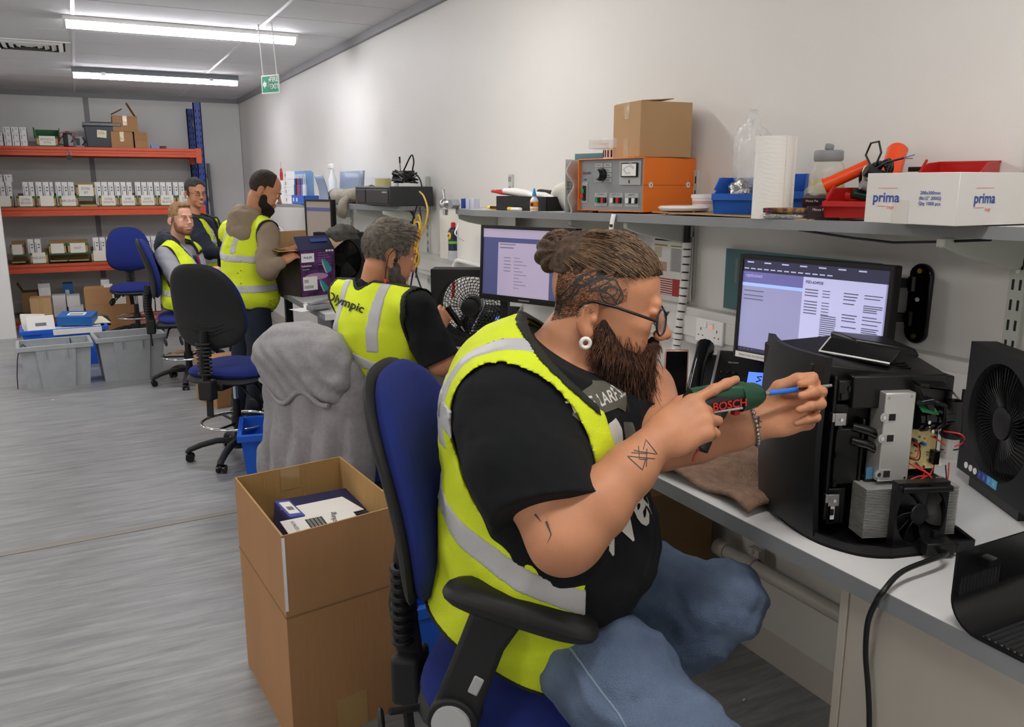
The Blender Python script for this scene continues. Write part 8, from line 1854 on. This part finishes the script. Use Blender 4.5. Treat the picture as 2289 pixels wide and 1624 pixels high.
# ================================================================ the four other men
def figure(c):
    hd, HO = c['body'], c['head']; RB = hframe(hd); F = RB.col[1].copy(); S = RB.col[0].copy(); U = Vector((0, 0, 1)); M_ = npR(RB); h = c.get('h', .007)
    SR, ER, WR, SL, EL, WL, pel, nek = [c[k] for k in ('SR', 'ER', 'WR', 'SL', 'EL', 'WL', 'pel', 'nek')]; g0 = c.get('bulk', 0)
    che = (SR+SL)/2-U*.13; mid = che.lerp(pel, .5)
    p = thing('person', c['label'], 'person', (pel.x, pel.y, 0))
    def torso(g=0):
        t = SD(); t.ell(pel, (.175+g+g0, .14+g+g0, .14+g), M_, .07); t.ell(mid, (.165+g+g0, .135+g+g0, .20+g), M_, .07); t.ell(che, (.185+g+g0*.6, .13+g+g0*.6, .19+g), M_, .07); t.cap(SR-S*.02, SL+S*.02, .062+g, k=.06); return t
    RH = hframe(c['face'], c.get('pitch', 0)); s = c.get('s', 1.)
    b = torso(-.02); b.chain([nek-U*.02, HO+RH @ Vector((0, -.03, -.05))*s], [.062, .056], .03)
    T = head_sd(b, HO, RH, s, c.get('smile', 0)); b.chain([SR, ER], [.058, .045], .03); b.chain([ER, ER.lerp(WR, .4), WR], [.045, .043, .028], .02); b.chain([SL, EL], [.058, .045], .03); b.chain([EL, EL.lerp(WL, .4), WL], [.045, .043, .028], .02)
    for W_, E_, sd_, key in ((WR, ER, 1, 'handR'), (WL, EL, -1, 'handL')):
        y_ = (W_-E_).normalized() if key+'_to' not in c else (c[key+'_to']-W_).normalized(); z_ = c.get(key, U); z_ = (z_-y_*z_.dot(y_)).normalized(); x_ = y_.cross(z_)
        x_ = x_ if x_.dot(S)*sd_ < 0 else -x_
        if key+'_x' in c: x_ = x_ if x_.dot(c[key+'_x']) > 0 else -x_
        cu = c.get(key+'_curl', [(30, 40, 30)]*4); hand_sd(b, W_, Matrix((x_, y_, z_)).transposed(), sd_, cu, [(.45, .75, -.4), (.2, .9, -.35), (.05, .95, -.2)], 1.0)
    hs = c.get('hs', .0045); skin = c.get('skin', SKIN2); body = sobj('body', b, hs, skin, p); bv = bvh_of(body)
    eyes(p, T, RH, s)
    if c.get('smile'): obj('teeth', MB().ball(T(0, .0985, -.0625), (.017, .004, .0045), 10, rot=RH), mat('teeth', 'ece6dc', .3), p, smooth=180, world=True)
    for q in (-1, 1): obj('eyebrow', MB().tube([T(q*.016, .103, .026), T(q*.034, .099, .031), T(q*.05, .083, .026)], .0035, 6, flat=.6), c['hairm'], p, smooth=60, world=True)
    # top
    t = torso(.006); slv = c.get('sleeve', 1.0); lg = slv >= 1
    t.chain([SR, SR.lerp(ER, .6), SR.lerp(ER, slv)], [.075, .072, .066 if lg else .085], .03); t.chain([SL, SL.lerp(EL, .6), SL.lerp(EL, slv)], [.075, .072, .066 if lg else .085], .03)
    if lg: t.chain([ER, ER.lerp(WR, .88)], [.062, .042], .03); t.chain([EL, EL.lerp(WL, .88)], [.062, .042], .03)
    t.cap(nek-U*.05-F*.01, nek-U*.01, .080, .068, .03)
    if c.get('hood'): 
        ring = [nek-U*.02-F*.01+S*(.085*math.cos(a))+F*(.085*math.sin(a))-U*.03*math.sin(a) for a in [PI*.9+PI*1.2*i/8 for i in range(9)]]
        hod = SD(); hod.chain(ring, [.035, .045, .05, .055, .058, .055, .05, .045, .035], .03); hod.ell(nek-F*.11-U*.085, (.145*c.get('hdk', 1), .065, .13*c.get('hdk', 1)), M_, .05)
    nA, nN = A3(nek+U*.012), A3((U+F*.3).normalized()); z0 = c.get('hem', pel.z-.08)
    cR, nR_ = A3(SR.lerp(ER, slv)), A3((ER-SR).normalized()); cL, nL_ = A3(SL.lerp(EL, slv)), A3((EL-SL).normalized())
    def tp(P, F0):
        F0 = F0-wob(P, .005, 24, 1)
        if not lg:
            tor = torso(-.02)(P); aR = _cap(SR, ER*1.3-SR*.3, .12, .12)[0](P); aL = _cap(SL, EL*1.3-SL*.3, .12, .12)[0](P)
            F0 = np.where((aR < 0) & (tor > .045), np.maximum(F0, (P-cR)@nR_), F0); F0 = np.where((aL < 0) & (tor > .045), np.maximum(F0, (P-cL)@nL_), F0)
        F0 = np.minimum(F0, torso(.005)(P)); F0 = np.maximum(F0, z0-P[:, 2]); ax = _cap(nek-U*.03, nek+U*.2, .072, .072)[0](P); return np.maximum(F0, np.where(P[:, 2] > nek.z-.03, np.minimum((P-nA)@nN+.0, .02), -.1))
    tsh = sobj(c.get('top', 'sweatshirt'), t, h, c['topm'], p, post=tp, smooth=1)
    if c.get('hood'): sobj('hood', hod, h, c.get('hoodm', c['topm']), p, post=lambda P, F0: F0-wob(P, .006, 30, 2))
    # vest
    v = torso(.016); v.cap(SR-S*.03, nek-U*.03+S*.05, .070, .065, .04); v.cap(SL+S*.03, nek-U*.03-S*.05, .070, .065, .04); v.ell(pel-U*.03, (.185+g0, .155+g0, .12), M_, .06)
    fB, sB, cC = A3(F), A3(S), A3(che); vz = c['vest_hem']
    aR = _ecap(SR+S*.03-U*.10, SR-S*.02+U*.01, (.075, .085), (.07, .07), F)[0]; aL = _ecap(SL-S*.03-U*.10, SL+S*.02+U*.01, (.075, .085), (.07, .07), F)[0]
    cRa = _cap(SR+S*.02, SR.lerp(ER, .9), .082, .085)[0]; cLa = _cap(SL-S*.02, SL.lerp(EL, .9), .082, .085)[0]
    def vcut(P, g=0):
        q = P-cC; a = q@fB; r = q@sB; d = np.maximum(vz-P[:, 2]-.03*a/.15+g, -(np.minimum(cRa(P), cLa(P)))+g)
        if c.get('open', True): d = np.maximum(d, np.minimum(a-.0, .055+.25*np.clip(P[:, 2]-cC[2], 0, .3)-np.abs(r))+g)
        return np.maximum(d, np.maximum(-(_cap(nek-U*.02, nek+U*.2, .075, .085)[0](P))+g, (P-A3(nek+U*.01))@nN+g))
    pf = lambda P, F0: F0-wob(P, .0045, 18, 4)
    vh = c.get('vh', h); vp = lambda P, F0: (lambda G: np.maximum(np.maximum(G-.004, -G-.010), vcut(P)))(pf(P, F0))
    vest = sobj('vest', v, vh, HIVIS, p, post=vp, smooth=1)
    zc_ = c['bands']
    for zz in zc_: sobj('reflective_band', v, vh, REFL, p, post=(lambda z_: (lambda P, F0: (lambda G: np.maximum(np.maximum(np.maximum(G-.0075, -G-.006), vcut(P, .004)), np.abs(P[:, 2]-z_+c.get('bslope', 0)*((P-cC)@sB))-.026))(pf(P, F0))))(zz))
    def sbp(P, F0):
        G = pf(P, F0); r = (P-cC)@sB; d = np.maximum(np.maximum(G-.0075, -G-.006), vcut(P, .004)); d = np.maximum(d, np.abs(np.abs(r)-c.get('sbr', .085))-.026); return np.maximum(d, zc_[0]+.026-P[:, 2])
    sobj('shoulder_band', v, vh, REFL, p, post=sbp)
    sobj('vest_binding', v, min(vh, .006), PIPING, p, post=lambda P, F0: (lambda G: np.maximum(np.maximum(G-.0085, -G-.010), np.abs(vcut(P, .002))-.005))(pf(P, F0)))
    # trousers and shoes
    if 'legs' in c:
        j = SD(); j.ell(pel, (.17+g0, .15+g0, .13), M_, .06)
        for K_, A_, rr_ in c['legs']: j.chain([pel+(S if rr_ > 0 else -S)*.09, K_, A_], [.10, .078, .055], .03)
        sobj('trousers', j, max(h, .007), c['legm'], p, post=lambda P, F0: np.maximum(F0-wob(P, .006, 20, 3), P[:, 2]-(pel.z+.06)))
        for K_, A_, rr_ in c['legs']:
            s_ = SD(); s_.ell(A_+F*.05-U*.05, (.045, .13, .045), M_, .02); sobj('shoe', s_, .008, mat('dark_shoe', '1c1e24', .6), p)
    # hair
    oA, RHn = A3(HO), npR(RH); hr = SD(); hx = c.get('hairx', .004); hr.ell(T(0, -.012, .045), [(.075+hx)*s, (.090+hx)*s, (.088+hx)*s], RHn, .02); hr.ell(T(0, .033, .052), [(.063+hx)*s, (.052+hx)*s, (.062+hx)*s], RHn, .02)
    if c.get('quiff'): hr.ell(T(0, .062, .105), [.05*s, .032*s, .022*s], RHn, .03)
    lim_f = c['hairline']
    def hp(P, F0):
        q = (P-oA)@RHn/s; d = lim_f(q[:, 0], q[:, 1], q[:, 2]); er = np.sqrt(((np.abs(q[:, 0])-.08)/.03)**2+((q[:, 1]+.025)/.026)**2+((q[:, 2]+.005)/.034)**2)-1
        return np.maximum(np.maximum(F0-.0015*np.sin(q[:, 0]*300+q[:, 1]*180), d), -er*.02)
    ho = sobj('hair', hr, .005, c['hairm'], p, post=hp, smooth=1)
    if c.get('strands'):
        hp_, _ = o_pos[ho.name]; hn_ = np.array([list(v_.normal) for v_ in ho.data.vertices]); R_ = random.Random(9); pth = [[], []]
        for k_ in np.random.default_rng(5).integers(0, len(hp_), c['strands']):
            a = Vector(hp_[k_]); n_ = Vector(hn_[k_]); q = RH.transposed() @ (a-HO); L_ = .008 if q.z < .06 else .022
            w_ = (RH @ Vector((R_.gauss(0, .2), .6 if q.z > .06 else -.1, -.1 if q.z > .06 else -.8))+n_*.5).normalized(); pth[int(R_.random() < .5)].append([a-n_*.001, a+w_*L_*.5, a+w_*L_+Vector((0, 0, -L_*.2))])
        for k_ in (0, 1): strands('hair_strands', p, pth[k_], mat(*c['smat'][k_]), .0007)
    if 'beard' in c:
        full = c['beard']; bd = SD(); E = lambda q_, r, k=.02: bd.ell(T(*q_), [x*s for x in r], RHn, k); e = .003 if full < 1 else .009*full
        for q in (-1, 1): E((q*.050, .012, -.048), (.016+e, .024, .036), .02); E((q*.040, .036, -.080), (.020+e, .034+e, .026), .02); E((q*.016, .098, -.046), (.016, .009, .006), .01)
        E((0, .060, -.098), (.034+e, .036+e, .024+e), .02)
        if full >= 1: E((0, .058, -.125-.01*full), (.036, .032, .032), .03)
        sobj('beard', bd, .0045, c['beardm'], p, post=lambda P, F0: np.maximum(F0-.0022*np.sin(P[:, 0]*500)*np.sin(P[:, 2]*430+P[:, 1]*380), -((_ell(T(0, .102, -.0625), [.022*s, .016*s, .008*s], RHn))[0](P))), smooth=0)
    return p, T, RH, bv, vest, tsh, che, F, S, U
V3 = Vector
# ---- grey bearded man, seated second from the camera
k = K
GH = mat('grey_hair', '7f776c', .75, bump=.9, bscale=260, var=1, vscale=60, var2='57504a'); 
m2_, T2, R2, bv2, v2, t2, ch2_, F2, S2, U2 = figure(dict(label='grey haired bearded man seated with his back to us, Olympic printed on his yellow vest', body=68, face=80, pitch=14,
    head=k(866, 572, d=3.32), s=1.08, nek=k(836, 636, d=3.34), SR=k(930, 690, d=3.20), SL=k(775, 662, d=3.50), ER=k(985, 812, d=3.22), WR=k(1105, 792, d=3.46), EL=k(905, 800, d=3.72), WL=k(972, 738, d=3.66), handL_to=k(1000, 690, d=3.70), handL=V3((-.2, -1, .2)), handL_x=V3((0, 0, 1)), handL_curl=[(45, 60, 30), (50, 60, 30), (55, 65, 30), (55, 65, 30)],
    pel=V3((1.03, 3.42, .62)), bulk=.03, sbr=.112, h=.006, vh=.0065, hs=.004, sleeve=.95, top='t_shirt', topm=TSHIRT, vest_hem=.53, bands=(.985, .80), bslope=.30, skin=SKIN, hairm=GH, hairline=lambda x, y, z: np.maximum(-.062-z, (y-.055)*.8-.02*(z > .08)) + 0*x, quiff=True, beard=.9, beardm=mat('grey_beard', '6b625a', .85, bump=.8, bscale=250, var=.3, vscale=60), strands=3500, smat=(('strand_silver', 'a39c92', .6), ('strand_taupe', '6d6257', .6)),
    legm=mat('navy_trousers', '151b2a', .85, bump=.3, bscale=500), legs=[(V3((1.42, 3.42, .62)), V3((1.38, 3.40, .12)), 1), (V3((1.40, 3.68, .62)), V3((1.36, 3.66, .12)), -1)]))
pn = (-F2+S2*.35).normalized(); xx = (U2.cross(pn)).normalized()
o_ = k(772, 676, d=3.2); xx2 = (xx-U2*.30).normalized(); nrm = -(o_-V3((0, 0, CAMZ))).normalized(); xx2 = (xx2-nrm*xx2.dot(nrm)).normalized(); yy2 = nrm.cross(xx2)
decal('back_lettering', v2, text_mb('Olympic', .046, True), o_, xx2, yy2, INK, m2_, off=.005, reach=.5)
obj('ear_hook', MB().tube([T2(.084, -.004, .020), T2(.090, -.028, .026), T2(.092, -.046, .0), T2(.088, -.045, -.05), T2(.086, -.04, -.085)], .0022, 6), BLACK, m2_, smooth=60, world=True); obj('earbud', MB().ball(T2(.088, -.012, -.012), .008), BLACK, m2_, smooth=180, world=True); obj('orange_clip', MB().cyl(T2(.087, -.038, -.085), T2(.087, -.028, -.125), .006, n=8), ORANGE, m2_, world=True)
t = thing('soldering_pen', 'black pen shaped tool held over the desk phone by the grey bearded man', 'tool', k(1003, 690, d=3.60)); e_ = k(1037, 738, d=3.62)-t.location; obj('barrel', MB().tube([e_*-.1, e_*.35, e_*.8], .013, 12), BLACKG, t, smooth=50); obj('tip', MB().cyl(e_*.8, e_*1.05, .005, .002, n=8), STEEL, t); obj('end_ring', MB().tube([e_*-.12, e_*-.09], .0135, 12), STEEL, t, smooth=40)
# ---- standing man in a hooded sweatshirt
DKH = mat('dark_brown_hair', '3a2e26', .8, bump=.8, bscale=260, var=.3, vscale=60)
m3_, T3, R3, bv3, v3, t3, _a, _b, _c, _d_ = figure(dict(label='standing dark bearded man in beige hoodie and yellow vest at the open carton', body=72, face=98, pitch=24,
    head=k(590, 428, d=5.62), s=1.06, nek=k(568, 482, d=5.66), SR=k(600, 520, d=5.52), SL=k(512, 520, d=5.86), ER=k(598, 604, d=5.42), WR=k(630, 584, d=5.38), EL=k(590, 600, d=5.95), WL=k(640, 562, d=5.55), handR_to=k(668, 562, d=5.44), handL_to=k(664, 552, d=5.55), handR=V3((-.2, -.5, 1)), handL=V3((-.2, -.3, 1)),
    pel=k(556, 655, d=5.70), bulk=.025, h=.0085, vh=.009, hs=.006, topm=mat('beige_sweat', '93826e', .95, bump=.3, bscale=400), hood=True, vest_hem=.80, bands=(1.17, .98), bslope=.05, skin=SKIN, hairm=DKH, hairline=lambda x, y, z: np.maximum(-.05-z, np.maximum((y-.040)*.9, -.05-z+(y > .0)*.09)), beard=1.1, beardm=mat('dark_beard', '241b17', .85, bump=.8, bscale=250),
    legm=mat('dark_jeans', '17202f', .85, bump=.3, bscale=500), legs=[(V3((.98, 5.62, .50)), V3((.93, 5.72, .12)), 1), (V3((.92, 5.90, .50)), V3((.88, 5.98, .12)), -1)]))
for q in (0, 1): obj('toggle', MB().ball(T3(.055+.02*q, .03, -.15), .012), BLACK, m3_, smooth=180, world=True)
# ---- seated fair haired young man
m4_, T4, R4, bv4, v4, t4, _a, _b, _c, _d_ = figure(dict(label='smiling fair haired young man seated in navy hood and yellow vest', hdk=.8, body=112, face=152, pitch=-2, smile=.8,
    head=k(404, 490, d=6.95), s=1.08, nek=k(394, 535, d=7.0), SR=k(368, 572, d=6.82), SL=k(432, 562, d=7.22), ER=k(398, 628, d=6.74), WR=k(448, 614, d=6.86), EL=k(445, 612, d=7.1), WL=k(468, 606, d=6.98), handR_to=k(480, 608, d=6.9), handL_to=k(480, 600, d=6.95),
    pel=V3((.70, 7.36, .74)), h=.009, vh=.0095, hs=.006, topm=mat('grey_marl', '9a9ba0', .95, bump=.3, bscale=300), hood=True, hoodm=mat('navy_quilt', '1a2133', .7), vest_hem=.64, bands=(.94, .78), skin=SKIN2, hairm=mat('fair_hair', 'a07c55', .75, bump=.8, bscale=260, var=.3, vscale=60), hairline=lambda x, y, z: np.maximum(-.03-z+.06*(y > .02), (y-.062)*.9-.03*(z > .10)), quiff=True, beard=.5, beardm=mat('brown_beard', '8a5f42', .85, bump=.8, bscale=250),
    legm=mat('navy_trousers', ''), legs=[(V3((1.14, 7.20, .68)), V3((1.10, 7.2, .20)), 1), (V3((1.12, 7.46, .68)), V3((1.1, 7.46, .20)), -1)]))
bw4 = torso_f = _c
def front_panel(parent, che, F, S, U, w, z0, z1, m, name, x0=0, off=.145):
    mb = MB().grid(lambda u, v: che+S*(x0+w*(u-.5))+F*(off+.012*math.cos(PI*(u-.5))-.10*max(0, v-.8))+U*(z0+(z1-z0)*v), 6, 8, .006); return obj(name, mb, m, parent, smooth=180, world=True)
che4, F4, S4 = _a, _b, _c
front_panel(m4_, che4, F4, S4, V3((0, 0, 1)), .14, -.25, .12, mat('navy_quilt', ''), 'body_warmer', 0, .146); front_panel(m4_, che4, F4, S4, V3((0, 0, 1)), .05, -.25, .12, mat('red_shirt', '8f1f2a', .8), 'red_shirt_front', .0, .154)
# ---- glasses man standing behind him
m5_, T5, R5, bv5, v5, t5, _a, _b, _c, _d_ = figure(dict(label='x', body=118, face=160, pitch=6, smile=.5,
    head=k(437, 432, d=7.75), s=1.06, nek=k(432, 478, d=7.80), SR=k(432, 505, d=7.62), SL=k(472, 500, d=8.0), ER=k(468, 562, d=7.45), WR=k(525, 570, d=7.3), EL=k(505, 560, d=7.9), WL=k(510, 565, d=7.6),
    pel=k(450, 610, d=7.85), h=.010, vh=.010, hs=.0065, topm=mat('navy_sweat', '1c2130', .9), vest_hem=.80, bands=(1.12, .95), hairx=.008, skin=SKIN, hairm=mat('salt_hair', '45423f', .8, bump=.8, bscale=260, var=.5, vscale=60), hairline=lambda x, y, z: np.maximum(-.035-z+.10*(y > .02), (y-.080)*.9),
    legm=mat('navy_trousers', ''), legs=[(V3((.98, 8.05, .48)), V3((.98, 8.05, .12)), 1), (V3((.95, 8.3, .48)), V3((.95, 8.3, .12)), -1)]))
m5_['label'] = 'man with thin glasses and dark grey hair standing behind the seated young man'
for q in (-1, 1):
    obj('glasses_rim', MB().tube([T5(q*(.033+.022*math.cos(a)), .108-.004*abs(math.cos(a)), .006+.014*math.sin(a)) for a in [2*PI*i/18 for i in range(18)]], .0016, 6, closed=True), BLACK, m5_, smooth=60, world=True); obj('glasses_temple', MB().tube([T5(q*.055, .10, .008), T5(q*.082, .0, .010), T5(q*.082, -.03, .008)], .0018, 6), BLACK, m5_, smooth=60, world=True)
# ---- grey hoodie over the back of the second chair
HG = mat('grey_hoodie', '98969a', .95, bump=.35, bscale=220, var=.06, vscale=60)
Cc = Vector((.98, 3.42, 0)); Rc = Matrix.Rotation(-math.radians(62), 3, 'Z'); hh = SD()
Lc = lambda x, y, z: Cc+Rc @ Vector((x, y, z)); Mc = npR(Rc)
hh.ell(Lc(0, -.235, .90), (.25, .085, .20), Mc, .08); hh.ell(Lc(0, -.255, .62), (.255, .075, .32), Mc, .10); hh.ell(Lc(0, -.275, .45), (.26, .07, .22), Mc, .08); hh.ell(Lc(.215, -.20, .62), (.06, .075, .33), Mc, .05)
cA = A3(Lc(0, 0, 0))
def hf(P, F0):
    q = (P-cA)@Mc; x, y, z = q[:, 0], q[:, 1], q[:, 2]; lo_ = np.clip((.92-z)*2.2, 0, 1)
    F0 = F0-lo_*.034*(np.abs(np.sin(x*24+.7*np.sin(z*5)+.9))-.5)*np.clip((-.15-y)*20, 0, 1)-wob(P, .005, 16, 5)-.006*np.sin(x*80+z*9)*lo_
    return np.maximum(F0, (.30+.03*np.sin(x*20))-z)
ht = thing('grey_hoodie', 'light grey hoodie draped over the back of the second chair, hood hanging down', 'hoodie', Cc+Vector((0, 0, .3)), 0)
sobj('hoodie_body', hh, .0065, HG, ht, post=hf, smooth=2)
hd_ = SD(); hd_.ell(Lc(-.01, -.245, 1.005), (.235, .115, .10), Mc, .06); hd_.ell(Lc(-.03, -.305, .90), (.205, .055, .13), Mc, .06); hd_.ell(Lc(-.15, -.27, .97), (.10, .085, .08), Mc, .05); hd_.ell(Lc(.15, -.27, .90), (.10, .07, .12), Mc, .05)
def hf2(P, F0):
    q = (P-cA)@Mc; x, y, z = q[:, 0], q[:, 1], q[:, 2]; F0 = F0-.006*np.sin((x*.7+z)*70+3*np.sin(x*9))*np.clip((1.02-z)*6, 0, 1)-wob(P, .006, 22, 7)
    return np.maximum(F0, (.80+.06*np.abs(x+.02)*2-.0)-z+.03*np.sin(x*25))
hood = sobj('hood', hd_, .0055, HG, ht, post=hf2, smooth=2)
ed = [Lc(x, -.345+.25*x*x*1.6, .812+.12*abs(x+.02)+.03*math.sin(x*25)) for x in [-.20+.04*i for i in range(11)]]
obj('hood_hem', MB().tube(catmull(ed), .011, 8), HG, ht, smooth=60, world=True)
print('figures', _t.time()-_t0)
